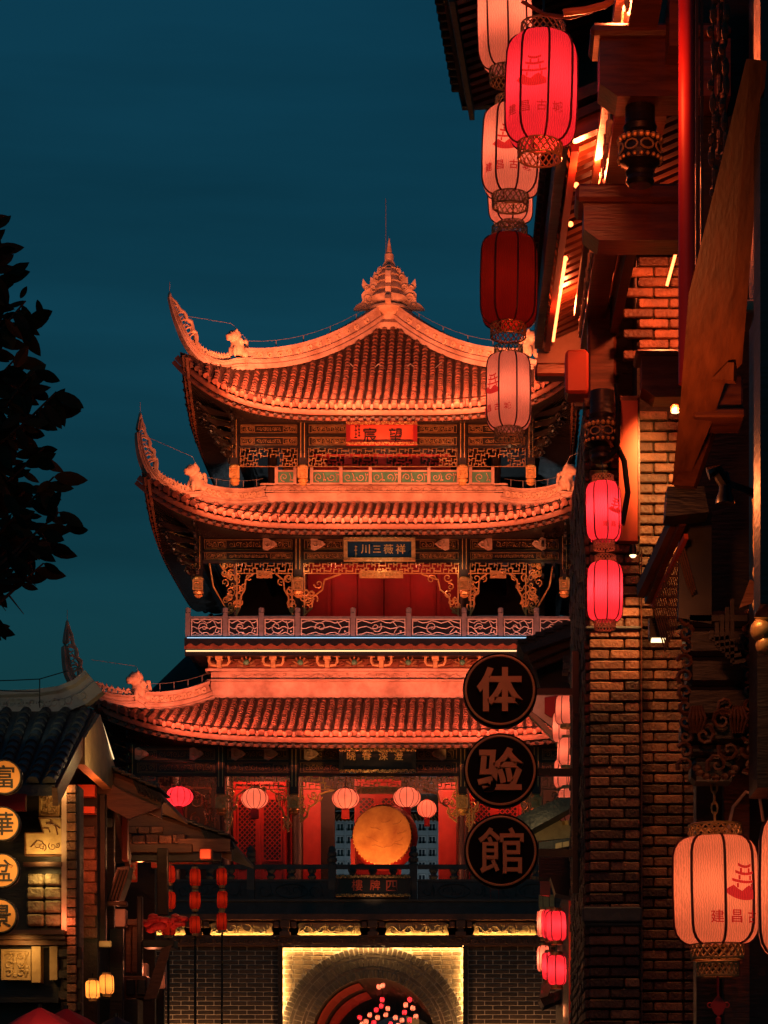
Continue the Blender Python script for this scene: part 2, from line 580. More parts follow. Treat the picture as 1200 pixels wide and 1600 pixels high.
glow('led_red', (1.0, 0.17, 0.045), 7)
glow('bulb', (1.0, 0.66, 0.30), 3.5)
glow('shop_glow', (1.0, 0.42, 0.16), 1.5)
glow('room_glow', (1.0, 0.70, 0.36), 0.5)
paper('paper_pink', (0.86, 0.41, 0.31), (1.0, 0.16, 0.11), 0.05)
paper('paper_red', (0.80, 0.12, 0.16), (1.0, 0.015, 0.05), 0.04)
paper('paper_orange', (0.88, 0.44, 0.33), (1.0, 0.16, 0.09), 0.06)
paper('paper_dim', (0.42, 0.03, 0.02), (0.6, 0.02, 0.01), 0.045)
paper('paper_amber', (0.85, 0.45, 0.15), (1.0, 0.36, 0.08), 0.22)

# ---------------------------------------------------------------- the setting
def plane_obj(name, mtl, x0, x1, y0, y1, z):
    return props(MB().add([(x0, y0, z), (x1, y0, z), (x1, y1, z), (x0, y1, z)], [(0, 1, 2, 3)]).build(name, mtl), kind='structure')
plane_obj('ground', 'paving', -1500, 1500, -200, 3000, 0.0)
hb = MB()
rows, cols = 12, 60
for j in range(rows + 1):
    for i in range(cols + 1):
        x = lerp(-420, 260, i / cols)
        t = j / rows
        ridge = 129 * math.exp(-((x + 74) / 62) ** 2) + 42 * math.exp(-((x - 70) / 80) ** 2) + 30 * math.exp(-((x + 260) / 90) ** 2) + 2 * math.sin(x * .11) + 1.2 * math.sin(x * .31 + 1)
        hb.v.append((x, 560 + 160 * t, max(0.1, ridge * math.sin(PI * min(1, t * .9 + .02)) + 2 * math.sin(x * .7 + j))))
for j in range(rows):
    for i in range(cols):
        a = j * (cols + 1) + i
        hb.f.append((a, a + 1, a + cols + 2, a + cols + 1))
props(hb.build('hill', 'hillside', smooth=True), kind='structure')

# ---------------------------------------------------------------- gate tower
X0, YC = -4.134, 97.0
TOWER = thing('gate_tower', 'floodlit three-tiered gate tower with upturned tiled eaves above a brick arch', 'tower', (X0, YC, 0))
def half(px):
    k = (px - VX) / F
    return (X0 - k * YC) / (1 - k)
def lz(py, d): return PZ(py, YC - d)
def lx(px, d): return PX(px, YC - d) - X0
def tb(mb, name, m, parent=TOWER, smooth=False, kind=None, label=None):
    me = mb.mesh(name, m, smooth)
    o = bpy.data.objects.new(name, me)
    COL.objects.link(o)
    ORG[o.name] = Vector((X0, YC, 0))
    o.parent = parent
    if kind: o['kind'] = kind
    if label: o['label'] = label
    return o
def tinst(name, mesh, parent, M):
    o = bpy.data.objects.new(name, mesh)
    COL.objects.link(o)
    o.parent = parent
    o.matrix_local = M
    return o

# shared tile pieces: x across, y up-slope, z out
def tile_mesh():
    mb = MB()
    n, L = 6, 0.33
    for y, r in ((0.0, 0.106), (L, 0.080)):
        for i in range(n + 1):
            a = PI * i / n
            mb.v.append((r * math.cos(a), y, r * math.sin(a) + (0.022 if y == 0 else 0)))
    for i in range(n): mb.f.append((i, i + 1, n + 2 + i, n + 1 + i))
    mb.f.append(tuple(range(n, -1, -1)))
    return mb
TILE = tile_mesh()
TILE_ME = TILE.mesh('tile', 'roof_tile', True)
def tile_end_mesh():
    mb = MB()
    mb.lathe([(0.02, -0.05), (0.105, -0.05), (0.12, -0.03), (0.12, 0.0)], 12, (0, 0, 0.02), 'y')
    return mb
TEND_ME = tile_end_mesh().mesh('tile_end', 'roof_tile', True)
n_tiles = [0]
class Roof:
    def __init__(s, he, hi, z0, zi, lift, flare, cv, pw):
        s.he, s.hi, s.z0, s.zi, s.lift, s.flare, s.cv, s.pw = he, hi, z0, zi, lift, flare, cv, pw
    def w(s, t): return lerp(s.he, s.hi, t)
    def S(s, x, t, dz=0.0):
        w = s.w(t)
        q = min(abs(x) / w, 1.0) ** s.pw if w > 1e-4 else 0
        k = s.flare * q * max(0, 1 - t) ** 1.5
        z = s.z0 + (s.zi - s.z0) * ((1 - s.cv) * t + s.cv * t * t) + s.lift * q * max(0, 1 - t) ** 2
        return Vector((x * (1 + k / s.he), -(w + k), z + dz))
    def frame(s, x, t):
        e = 0.004
        p = s.S(x, t)
        a = (s.S(x, min(t + e, 1.0)) - s.S(x, max(0, t - e))).normalized()
        b = s.S(x + 0.02, t) - s.S(x - 0.02, t)
        b = (b - a * b.dot(a)).normalized()
        n = b.cross(a)
        return Matrix(((b[0], a[0], n[0], p[0]), (b[1], a[1], n[1], p[1]), (b[2], a[2], n[2], p[2]), (0, 0, 0, 1)))
    def hip(s, t): return s.S(-s.w(t), t)
def make_roof(name, R, individual, soffit_h, soffit_z, sp=0.33, ridge_h=0.62, split_t=0.42, sweep_px=None):
    sl = (R.S(0, 0) - R.S(0, 1)).length
    # deck under the tiles: one sheet per side, shared
    deck = MB()
    nx, nt = 40, 10
    for j in range(nt + 1):
        t = j / nt
        for i in range(nx + 1):
            deck.v.append(R.S(lerp(-1, 1, i / nx) * R.w(t), t, -0.01))
    for j in range(nt):
        for i in range(nx):
            a = j * (nx + 1) + i
            deck.f.append((a, a + 1, a + nx + 2, a + nx + 1))
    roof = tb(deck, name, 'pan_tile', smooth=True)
    def kid(o):
        o.parent = roof
        return o
    for c in rot4(roof):
        c.parent = roof
        c.name = 'roof_side'
    nc = int(R.he * 2 / sp)
    nc += nc % 2
    xs = [(i + .5 - nc / 2) * sp for i in range(nc)]
    def tmax(x, m=0.25): return 1.0 if abs(x) < R.hi - m else max(0, (R.he - abs(x) - m) / (R.he - R.hi))
    rest, allt = MB(), MB()
    for x in xs:
        tm = tmax(x)
        L = sl * tm
        k = int(L / 0.27)
        for r in range(k):
            t = r * 0.27 / sl
            M = R.frame(x, t) @ Matrix.Rotation(random.uniform(-.05, .05), 4, 'Z') @ Matrix.Translation((random.uniform(-.014, .014), random.uniform(-.02, .02), random.uniform(-.004, .012)))
            if r < individual and n_tiles[0] < 300:
                tinst('tile', TILE_ME, roof, M)
                n_tiles[0] += 1
            else:
                rest.merge(TILE, M)
            allt.merge(TILE, M)
        tinst('tile_end', TEND_ME, roof, R.frame(x, 0.0) @ Matrix.Translation((0, 0.0, 0)))
    kid(tb(rest, 'cover_tiles', 'roof_tile', smooth=True, kind='stuff'))
    side = kid(tb(allt, 'cover_tiles', 'roof_tile', smooth=True, kind='stuff'))
    side.rotation_euler = (0, 0, PI / 2)
    s2 = side.copy(); COL.objects.link(s2); s2.rotation_euler = (0, 0, -PI / 2)
    s3 = side.copy(); COL.objects.link(s3); s3.rotation_euler = (0, 0, PI)
    # pan tiles: overlapped dished plates between the covers, and the drip tile at the eave
    pans, drips = MB(), MB()
    for i in range(nc - 1):
        x = (xs[i] + xs[i + 1]) / 2
        tm = tmax(x, 0.1)
        k = int(sl * tm / 0.125)
        for r in range(k):
            M = R.frame(x, r * 0.125 / sl)
            w = 0.13
            pans.add([M @ Vector(p) for p in ((-w, 0, .05), (0, 0, .012), (w, 0, .05), (-w, .16, .038), (0, .16, .0), (w, .16, .038), (-w, 0, .03), (0, 0, -.008), (w, 0, .03))],
                     [(0, 1, 4, 3), (1, 2, 5, 4), (6, 7, 1, 0), (7, 8, 2, 1)])
        M = R.frame(x, 0)
        drips.add([M @ Vector(p) for p in ((-.13, -.01, .05), (.13, -.01, .05), (.10, -.03, -.05), (0, -.05, -.15), (-.10, -.03, -.05), (-.13, .02, .05), (.13, .02, .05), (0, .0, -.14))],
                  [(0, 4, 3, 2, 1), (5, 6, 7), (0, 1, 6, 5), (1, 2, 3, 7, 6), (4, 0, 5, 7, 3)])
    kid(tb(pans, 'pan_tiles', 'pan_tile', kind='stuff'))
    kid(tb(drips, 'drip_tiles', 'roof_tile', kind='stuff'))
    # eave board, rafter ends, soffit, rafters
    eave, ends, raft, strip = MB(), MB(), MB(), MB()
    ex = [lerp(-1, 1, i / 60) * R.he for i in range(61)]
    eave.sweep([R.S(x, 0.0) + Vector((0, .16, -.02)) for x in ex], [(-.05, -.29), (.05, -.29), (.05, -.10), (-.05, -.10)])
    eave.sweep([R.S(x, 0.0) + Vector((0, .30, -.02)) for x in ex], [(-.05, -.46), (.05, -.46), (.05, -.30), (-.05, -.30)])
    eo = tb(eave, 'eave_board', 'eave_board')
    n = int(R.he * 2 / 0.30)
    for i in range(n):
        x = (i + .5 - n / 2) * 0.30
        p = R.S(x, 0)
        ends.lathe([(.07, -.05), (.07, .05)], 8, (p[0], p[1] + .22, p[2] - .385), 'y')
    eno = tb(ends, 'rafter_ends', 'dark_wood', kind='stuff')
    sof = MB()
    for j in range(2):
        for x in ex:
            if j == 0:
                p = R.S(x, 0) + Vector((0, .34, -.44))
            else:
                p = Vector((x / R.he * soffit_h, -soffit_h, soffit_z))
            sof.v.append(p)
    m = len(ex)
    for i in range(m - 1): sof.f.append((i, m + i, m + i + 1, i + 1))
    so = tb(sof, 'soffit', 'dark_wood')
    for i in range(0, m):
        for k in (0, .5):
            if i + k > m - 1: continue
            x = lerp(-1, 1, (i + k) / 60) * R.he
            a = R.S(x, 0) + Vector((0, .30, -.47))
            b = Vector((x / R.he * soffit_h, -soffit_h, soffit_z - .05))
            raft.bar(a, b, .08, .10)
    ro = tb(raft, 'rafters', 'dark_wood', kind='stuff')
    for o in (eo, eno, so, ro): rot4(o)
    # hip ridges with their carved crest, beast and horn
    hr = ridge_h
    prof = lambda h, w: [(-w * 1.1, -.12), (-w * 1.1, .08 * h), (-w * .70, .13 * h), (-w * .70, .27 * h), (-w * 1.0, .30 * h), (-w * 1.0, .36 * h), (-w * .52, .40 * h), (-w * .52, .76 * h), (-w * .95, .80 * h), (-w * .95, .86 * h), (-w * 1.25, .88 * h), (-w * 1.25, h), (w * 1.25, h), (w * 1.25, .88 * h), (w * .95, .86 * h), (w * .95, .80 * h), (w * .52, .76 * h), (w * .52, .40 * h), (w * 1.0, .36 * h), (w * 1.0, .30 * h), (w * .70, .27 * h), (w * .70, .13 * h), (w * 1.1, .08 * h), (w * 1.1, -.12)]
    ts = [lerp(1.0, split_t, i / 14) for i in range(15)]
    hip = MB()
    hip.sweep([R.hip(t) for t in ts], prof(hr, .19))
    # below the beast the ridge thins, leaves the roof and sweeps up into a hook; sweep = its line on the diagonal
    def smooth(pts, n):
        out = []
        m = len(pts) - 1
        for i in range(n + 1):
            u = i / n * m
            k = min(int(u), m - 1)
            f = u - k
            p = [pts[max(0, min(m, k + j))] for j in (-1, 0, 1, 2)]
            out.append(tuple(.5 * (2 * p[1][c] + (p[2][c] - p[0][c]) * f + (2 * p[0][c] - 5 * p[1][c] + 4 * p[2][c] - p[3][c]) * f * f + (3 * p[1][c] - p[0][c] - 3 * p[2][c] + p[3][c]) * f ** 3) for c in (0, 1)))
        return out
    def diag(px, py):
        h = half(px)
        return Vector((-h, -h, lz(py, h)))
    sw = [diag(*q) for q in smooth(sweep_px, 26)]
    low = [R.hip(split_t + .03) + Vector((0, 0, .1))] + sw
    nlow = len(low)
    base_prof = prof(hr * .55, .17)
    pv, pn_ = [], len(base_prof)
    for i, p in enumerate(low):
        d = (low[min(i + 1, nlow - 1)] - low[max(i - 1, 0)]).normalized()
        lat = Vector((1, -1, 0)).normalized()
        lat = -lat if d.cross(Vector((0, 0, 1))).dot(lat) < 0 else lat
        u = lat.cross(d).normalized()
        k = lerp(1.0, .26, (i / (nlow - 1)) ** 1.3)
        pv += [p + lat * x * k + u * (y - hr * .25) * k for x, y in base_prof]
    pf = [(i * pn_ + j, i * pn_ + (j + 1) % pn_, (i + 1) * pn_ + (j + 1) % pn_, (i + 1) * pn_ + j) for i in range(nlow - 1) for j in range(pn_)]
    hip.add(pv, pf + [tuple(range((nlow - 1) * pn_, nlow * pn_))])
    ho = tb(hip, 'hip_ridge', 'plaster')
    crest = MB()
    for i in range(1, len(ts) - 2):
        p, q = R.hip(ts[i]), R.hip(ts[i + 1])
        d = (q - p).normalized()
        side_v = d.cross(Vector((0, 0, 1))).normalized()
        u = side_v.cross(d)
        for sgn in (1, -1):
            c = (p + q) / 2 + u * hr * .6 + side_v * .12 * sgn
            pts = []
            rr = hr * .17
            for k in range(9):
                a = i * 2.1 + k * .95
                e = rr * (1 - .09 * k)
                pts.append(c + d * e * math.cos(a) * 1.3 + u * e * math.sin(a))
            crest.tube(pts, .05, 4)
    for i in range(2, 13):
        p, q = low[i], low[i + 1]
        d = (q - p).normalized()
        u = d.cross(Vector((1, -1, 0)).normalized())
        if u.z < 0: u = -u
        hh = (.34 - .016 * abs(i - 6)) * 1.0
        c = (p + q) / 2 + u * (hr * .25 + hh * .45)
        pts = []
        for k in range(9):
            a = (1 if i % 2 else -1) * (k * .85) + i
            e = hh * .5 * (1 - .08 * k)
            pts.append(c + d * e * 1.2 * math.cos(a) + u * e * math.sin(a))
        crest.tube(pts, .045, 5)
        crest.tube([p + u * hr * .2, (p + q) / 2 + u * (hr * .25 + hh), q + u * hr * .2], .045, 5)
    co = tb(crest, 'ridge_carving', 'plaster_carving', smooth=True, kind='stuff')
    # openwork strand inside the hook
    horn = MB()
    tipv = low[-1]
    dv = Vector((-1, -1, 0)).normalized()
    inner, outer = [], []
    for i in range(12, nlow):
        t = (i - 12) / (nlow - 13)
        d = (low[min(i + 1, nlow - 1)] - low[i - 1]).normalized()
        u = d.cross(Vector((1, -1, 0)).normalized())
        if u.dot(dv) > 0: u = -u
        off = .50 * math.sin(PI * t ** .75) * (1 + .14 * math.sin(i * 2.1)) + .05
        inner.append(low[i] + u * off)
        outer.append(low[i])
    m_ = len(inner)
    horn.tube(inner, [lerp(.10, .04, i / (m_ - 1)) * (1 + .3 * (i % 2)) for i in range(m_)], 6)
    for i in range(2, m_ - 2, 2):
        a_, b_ = outer[i], inner[i]
        horn.tube([a_, (a_ + b_) / 2 + Vector((0, 0, .06)), b_], .04, 5)
        c_ = (a_ + b_) / 2
        rr = (b_ - a_).length * .3
        horn.tube([c_ + dv * rr * math.cos(q * .9 + i) + Vector((0, 0, rr * math.sin(q * .9 + i))) for q in range(7)], .03, 4)
    horn.ell(tipv + Vector((0, 0, .03)), (.07, .07, .16), 8, 5)
    horn.tube([tipv, tipv + Vector((0, 0, .55))], .010, 4)
    no = tb(horn, 'ridge_horn', 'plaster_carving', smooth=True)
    for o in (ho, co, no): rot4(o)
    return roof, low
# ridge beast (a seated lion), one shared mesh, made continuous by remeshing
def beast_mesh():
    mb = MB()
    E = mb.ell
    E((0, .10, .30), (.20, .34, .26)); E((0, -.10, .42), (.19, .22, .30)); E((0, -.26, .74), (.22, .22, .22))
    E((0, -.44, .68), (.14, .16, .12)); E((0, -.46, .57), (.11, .12, .05)); E((0, -.10, .78), (.22, .16, .24))
    E((.12, -.26, .16), (.08, .10, .22)); E((-.12, -.26, .16), (.08, .10, .22)); E((.15, .22, .16), (.11, .18, .16)); E((-.15, .22, .16), (.11, .18, .16))
    E((.14, -.20, .94), (.06, .05, .08)); E((-.14, -.20, .94), (.06, .05, .08)); E((0, .46, .44), (.07, .10, .26)); E((0, .40, .70), (.09, .12, .09))
    for a in range(7): E((.20 * math.cos(a), -.04 + .02 * a, .62 + .22 * math.sin(a)), (.09, .09, .09), 6, 4)
    me = mb.mesh('ridge_beast', 'plaster_carving')
    o = bpy.data.objects.new('ridge_beast', me)
    COL.objects.link(o)
    md = o.modifiers.new('r', 'REMESH')
    md.mode = 'VOXEL'
    md.voxel_size = 0.035
    dg = bpy.context.evaluated_depsgraph_get()
    out = bpy.data.meshes.new_from_object(o.evaluated_get(dg))
    bpy.data.objects.remove(o)
    out.name = 'ridge_beast'
    out.materials.clear()
    out.materials.append(MATS['plaster_carving'])
    out.polygons.foreach_set('use_smooth', [True] * len(out.polygons))
    return out
BEAST = beast_mesh()

h1e, h1i = half(143), half(330)
h2e, h2i = half(221), half(415)
h3e = half(281)
R1 = Roof(h1e, h1i, lz(1146, h1e), lz(1090, h1i), 1.28, .0, .25, 4.2)
R2 = Roof(h2e, h2i, lz(812, h2e), lz(786, h2i), 1.75, .0, .25, 4.4)
R3 = Roof(h3e, .25, lz(634, h3e), PZ(505, YC), 2.0, .0, .42, 4.2)
HW1, HW2, HW3 = half(205), half(310), half(367)      # planes of the hanging columns of each storey
ZS1, ZS2, ZS3 = lz(1164, HW1), lz(838, HW2), lz(657, HW3)
def tipof(px, py):
    h = half(px)
    return (-h, -h, lz(py, h))
roof1, low1 = make_roof('lower_roof', R1, 5, HW1, ZS1, split_t=.42, sweep_px=((212, 1094), (193, 1095), (167, 1091), (147, 1084), (131, 1077), (117, 1066), (108, 1052), (104, 1033), (102, 1013), (103, 993), (105, 977)))
roof2, low2 = make_roof('middle_roof', R2, 0, HW2, ZS2, split_t=.46, sweep_px=((312, 776), (290, 777), (268, 769), (250, 757), (235, 741), (224, 720), (218, 696), (216, 672), (219, 652)))
roof3, low3 = make_roof('upper_roof', R3, 0, HW3, ZS3, split_t=.30, sweep_px=((366, 569), (348, 572), (329, 568), (308, 553), (292, 533), (280, 508), (271, 485), (265, 464)))
for roof, R, st, sc in ((roof1, R1, .42, 1.05), (roof2, R2, .46, 1.0), (roof3, R3, .30, 1.0)):
    for sx in (-1, 1):
        p = R.hip(st - .03)
        d = (R.hip(st - .06) - R.hip(st + .02)).normalized()
        yaw = math.atan2(d.x * (1 if sx < 0 else -1), -d.y)
        M = Matrix.Translation((p.x * (1 if sx < 0 else -1), p.y, p.z + .30)) @ Matrix.Rotation(-math.radians(40) if sx < 0 else math.radians(40), 4, 'Z') @ Matrix.Scale(sc, 4)
        tinst('ridge_beast', BEAST, roof, M)
# walls of plaster round the foot of the storeys above the lower and middle roofs
for R, top, roof in ((R1, 1046, roof1), (R2, 757, roof2)):
    h = R.hi
    zt = lz(top, h)
    zb = R.zi - .15
    hh = zt - zb
    mb = MB()
    d = h
    mb.boxp(-h, h, -d - .02, -d + .3, zb, zb + hh * .62)
    mb.boxp(-h - .12, h + .12, -d - .17, -d + .3, zb + hh * .62 + .002, zb + hh * .67)
    mb.boxp(-h, h, -d, -d + .3, zb + hh * .68 + .002, zb + hh * .92)
    mb.boxp(-h - .14, h + .14, -d - .20, -d + .3, zb + hh * .92 + .002, zt)
    mb.boxp(-h - .05, h + .05, -d - .08, -d + .3, zb + hh * .10, zb + hh * .16)
    w = tb(mb, 'ridge_wall', 'plaster')
    rot4(w)
    rel = MB()
    for i in range(5):
        cx = lerp(-h * .72, h * .72, i / 4)
        for s in (-1, 1):
            rel.tube([(cx + s * (.15 + .11 * k), -d - .03, zb + hh * .80 + .07 * math.sin(k * 1.9 + i)) for k in range(7)], .03, 4)
            spiral(rel, cx + s * .95, zb + hh * .80, .10, 1.2, s, 0, .026, -d - .03)
        rel.ell((cx, -d - .02, zb + hh * .80), (.14, .05, .08), 8, 5)
        if i % 2: rel.bar((cx + .18, -d - .05, zb + hh * .78), (cx - .16, -d - .05, zb + hh * .58), .07)
    tb(rel, 'wall_relief', 'plaster', kind='stuff')
# finial
fin = MB()
zf = PZ(489, YC)
prof = [(.62, -.9), (.60, -.6), (.36, -.42), (.36, -.1), (.74, .02), (.70, .12), (.44, .16), (.52, .36), (.60, .56), (.46, .78), (.40, .84), (.46, .88), (.40, 1.10), (.36, 1.14), (.42, 1.18), (.34, 1.38), (.30, 1.42), (.36, 1.46), (.27, 1.66), (.23, 1.70), (.28, 1.74), (.10, 2.05), (.16, 2.10), (.16, 2.32), (.11, 2.36), (.10, 2.45), (.035, 2.85), (.015, 3.0)]
fin.lathe([(r_ * (1.25 if q < 2 else 1.1), q) for r_, q in prof], 14, (0, 0, zf))
fo = tb(fin, 'finial', 'plaster_carving', smooth=True)
fl = MB()
def leaf_poly(cx, cz, L, W, ang):
    n = 9
    c, s = math.cos(ang), math.sin(ang)
    up = [(L * i / n, W * math.sin(PI * (i / n) ** .7) * (1 + .12 * (i % 2))) for i in range(n + 1)]
    dn = [(L * i / n, -W * .7 * math.sin(PI * (i / n) ** .7)) for i in range(n - 1, 0, -1)]
    return [(cx + a * c - b * s, cz + a * s + b * c) for a, b in up + dn]
sil = [(1.42, 485), (1.30, 478), (1.10, 474), (1.06, 470), (1.10, 462), (1.02, 457), (.92, 455), (1.08, 447), (1.04, 437), (.86, 446), (.76, 446), (.74, 434), (.66, 436), (.58, 426), (.50, 428), (.44, 420), (.34, 417), (.28, 419), (.14, 406)]
poly = [(-u, PZ(y, YC)) for u, y in sil] + [(u, PZ(y, YC)) for u, y in reversed(sil)]
fl.prism(poly, (0, .11, 0), (1, 0, 0), (0, 0, 1), (0, -.22, 0))
fl.prism(poly, (.11, 0, 0), (0, 1, 0), (0, 0, 1), (-.22, 0, 0))
for sg in (-1, 1):
    for (u, y, r_) in ((.82, 468, .22), (.98, 480, .12), (.62, 452, .17), (.50, 436, .14), (.88, 452, .10), (.34, 424, .09), (.62, 478, .12)):
        spiral(fl, sg * u, PZ(y, YC), r_, 1.3, sg, 0, .05, -.15)
tb(fl, 'finial_leaf_carving', 'plaster_carving', fo)
lr = MB()
lr.tube([(-.12, -.1, zf + 1.4), (-.13, -.1, PZ(312, YC))], .014, 4)
tb(lr, 'lightning_rod', 'wire', fo)
# lightning wire on short stays along the visible hips
for R, st, a0 in ((R3, .30, .93), (R2, .46, .98), (R1, .42, .98)):
    wr = MB()
    for sx in (-1, 1):
        pts = []
        for i in range(10):
            t = lerp(a0, st + .02, i / 9)
            p = R.hip(t) + Vector((0, 0, .95))
            p.x *= -sx
            pts.append(p)
            if i % 2: wr.tube([p - Vector((0, 0, .28)), p], .018, 4)
        q = R.hip(0.0); q.x *= -sx
        pts += [R.hip(st - .06) * 1, ]
        pts[-1].x *= -sx
        pts[-1].z += 1.55
        pts.append(q + Vector((0, 0, 1.35)))
        wr.tube(pts, .009, 4)
    tb(wr, 'lightning_wire', 'wire')
sag = MB()
for (a, b) in ((545, 590), (590, 640), (640, 690)):
    t = .62
    pa, pb = R3.S(lx(a, 4), .60), R3.S(lx(b, 4), .60)
    sag.tube([pa.lerp(pb, i / 8) + Vector((0, -.12, .12 - .35 * math.sin(PI * i / 8))) for i in range(9)], .02, 4)
tb(sag, 'roof_cable', 'wire')

# ---- storeys: frieze boards, hanging columns, fretwork
def pendant(mb, gold, x, d, ztop, zend, w=.30):
    """square post that hangs from the eave and ends in a carved gilt drop"""
    zb = zend + .72
    mb.boxp(x - w / 2, x + w / 2, -d - w / 2, -d + w / 2, zb, ztop)
    for k in (-.07, .07): gold.boxp(x + k - .012, x + k + .012, -d - w / 2 - .02, -d - w / 2, zb + .25, ztop - .2)
    gold.lathe([(.14, zend + .72), (.20, zend + .66), (.20, zend + .60), (.16, zend + .57)], 12, (x, -d, 0))
    gold.boxp(x - .16, x + .16, -d - .16, -d + .16, zend + .22, zend + .565)
    frame(gold, x - .19, x + .19, zend + .20, zend + .585, .045, -d - .165, .03)
    scrolls(gold, x - .13, x + .13, zend + .26, zend + .53, .022, -d - .18, 1, int(x * 7))
    gold.lathe([(.17, zend + .2), (.20, zend + .14), (.14, zend + .06), (.17, zend + .02), (.06, zend - .05)], 12, (x, -d, 0))
def storey(tag, HW, posts, ys, ztop, zend, seed):
    """ys: photo rows of frieze 1 top/bottom, frieze 2 top/bottom, fret top/bottom"""
    z = [lz(y, HW) for y in ys]
    board, gilt = MB(), MB()
    drop_dark, drop_gold = MB(), MB()
    board.boxp(-HW, HW, -HW - .06, -HW + .12, z[0], ztop)                   # beam under the eave
    board.boxp(-HW, HW, -HW - .02, -HW + .08, z[3], z[0] - .004)
    board.boxp(-HW, HW, -HW - .08, -HW + .10, z[1] - .09, z[1] - .01)
    board.boxp(-HW, HW, -HW - .08, -HW + .10, z[3] - .10, z[3] - .004)
    bo = tb(board, 'frieze_board', 'dark_wood')
    for c in rot4(bo):
        if tag == 'lower' and abs(c.rotation_euler.z - PI) < .01: bpy.data.objects.remove(c)
    for px_ in posts:
        o, g = MB(), MB()
        pendant(o, g, px_, HW + .02, ztop - .02, zend)
        po = tb(o, 'hanging_column', 'dark_wood')
        tb(g, 'carved_drop', 'gold_leaf', po)
    for i in range(len(posts) - 1):
        a, b = posts[i] + .22, posts[i + 1] - .22
        w = b - a
        for (zt, zb, sd) in ((z[0] - .03, z[1] + .02, 1), (z[2] - .01, z[3] + .02, 2)):
            g = MB()
            frame(g, a, b, zb, zt, .022, -HW - .02, .03)
            n = 3
            for k in range(n):
                xa, xb = a + w * (.02, .27, .75)[k], a + w * (.25, .73, .98)[k]
                if k != 1: frame(g, xa, xb, zb + .05, zt - .05, .018, -HW - .02, .025)
                scrolls(g, xa + .04, xb - .04, zb + .07, zt - .07, .016 if k != 1 else .012, -HW - .03, 1, seed + i * 9 + k + sd, 1.1)
            tb(g, 'frieze_carving', 'dull_gilt', bo)
    return bo, z
C1 = [-HW1, -5.7, -3.05, 3.05, 5.7, HW1]
C2 = [-HW2, -3.08, 3.08, HW2]
C3 = [-HW3, -3.0, 3.0, HW3]
f1, z1 = storey('lower', HW1, C1, (1169, 1188, 1191, 1209, 1211, 1234), ZS1 + .2, lz(1272, HW1), 10)
f2, z2 = storey('middle', HW2, C2, (842, 860, 863, 876, 878, 897), ZS2 + .2, lz(932, HW2), 50)
f3, z3 = storey('upper', HW3, C3, (663, 678, 683, 697, 699, 730), ZS3 + .2, lz(757, HW3), 90)
# lotus brackets glinting on the friezes
for (HW, zz, pxs) in ((HW1, z1, (222, 308, 373, 424, 487, 686, 745)), (HW2, z2, (422, 497, 691, 758, 842))):
    for p in pxs:
        lot = MB()
        x = lx(p, HW)
        zc = (zz[0] + zz[1]) / 2
        s = 1 if p < 590 else -1
        poly = [(x - .26 * s, zc - .19), (x - .26 * s, zc + .19), (x - .10 * s, zc + .24), (x + .02 * s, zc + .15), (x + .16 * s, zc + .10), (x + .26 * s, zc + .0), (x + .14 * s, zc - .10), (x, zc - .17), (x - .1 * s, zc - .24)]
        lot.prism(poly, (0, -HW - .14, 0), (1, 0, 0), (0, 0, 1), (0, .10, 0))
        scrolls(lot, x - .24, x + .14, zc - .15, zc + .15, .024, -HW - .15, 1, p)
        tb(lot, 'lotus_bracket', 'plaster_carving')
# hanging fretwork with scrolled spandrels
def valance(name, a, b, HW, zt, zb, zlow, seed, m='gold_leaf', sw=.28):
    g = MB()
    y = -HW - .02
    frame(g, a, b, zb, zt, .03, y, .05)
    fret(g, a + .03, b - .03, zb + .03, zt - .03, .035, y - .01, .05, (zt - zb) / 2.2, seed)
    w = b - a
    sw = w * sw
    # spandrels: stepped cusped edge
    for s in (1, -1):
        e = a if s > 0 else b
        edge = [(e, zlow), (e + s * sw * .22, lerp(zlow, zb, .18)), (e + s * sw * .26, lerp(zlow, zb, .45)), (e + s * sw * .5, lerp(zlow, zb, .62)), (e + s * sw * .56, lerp(zlow, zb, .86)), (e + s * sw, zb)]
        g.tube([(x, y, z) for x, z in edge], .035, 5)
        rnd = random.Random(seed + s)
        for k in range(11):
            t, u = rnd.random(), rnd.random()
            zz = lerp(zlow + .15, zb - .1, t)
            wmax = sw * (.12 + .75 * t ** 1.6)
            spiral(g, e + s * wmax * u, zz, .10 + .10 * rnd.random(), 1.2, rnd.choice((1, -1)), rnd.uniform(0, 6), .028, y)
        g.bar((e + s * .03, y, zlow), (e + s * .03, y, zb), .05)
    g.boxp(a + w * .36, b - w * .36, y - .07, y, zb - .16, zb + .10)
    scrolls(g, a + w * .37, b - w * .37, zb - .13, zb + .07, .022, y - .09, 1, seed)
    return tb(g, 'fretwork_valance', m, f1 if HW == HW1 else (f2 if HW == HW2 else f3))
for i in range(5):
    a, b = C1[i] + .2, C1[i + 1] - .2
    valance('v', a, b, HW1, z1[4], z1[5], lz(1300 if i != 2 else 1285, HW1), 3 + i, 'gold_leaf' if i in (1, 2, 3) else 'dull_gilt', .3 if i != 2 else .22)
for i in range(3):
    a, b = C2[i] + .2, C2[i + 1] - .2
    if i == 0: a += 1.2
    if i == 2: b -= 1.2
    valance('v', a, b, HW2, z2[4], z2[5], lz(962, HW2), 23 + i, 'gold_leaf', .24 if i == 1 else .3)
side = MB()
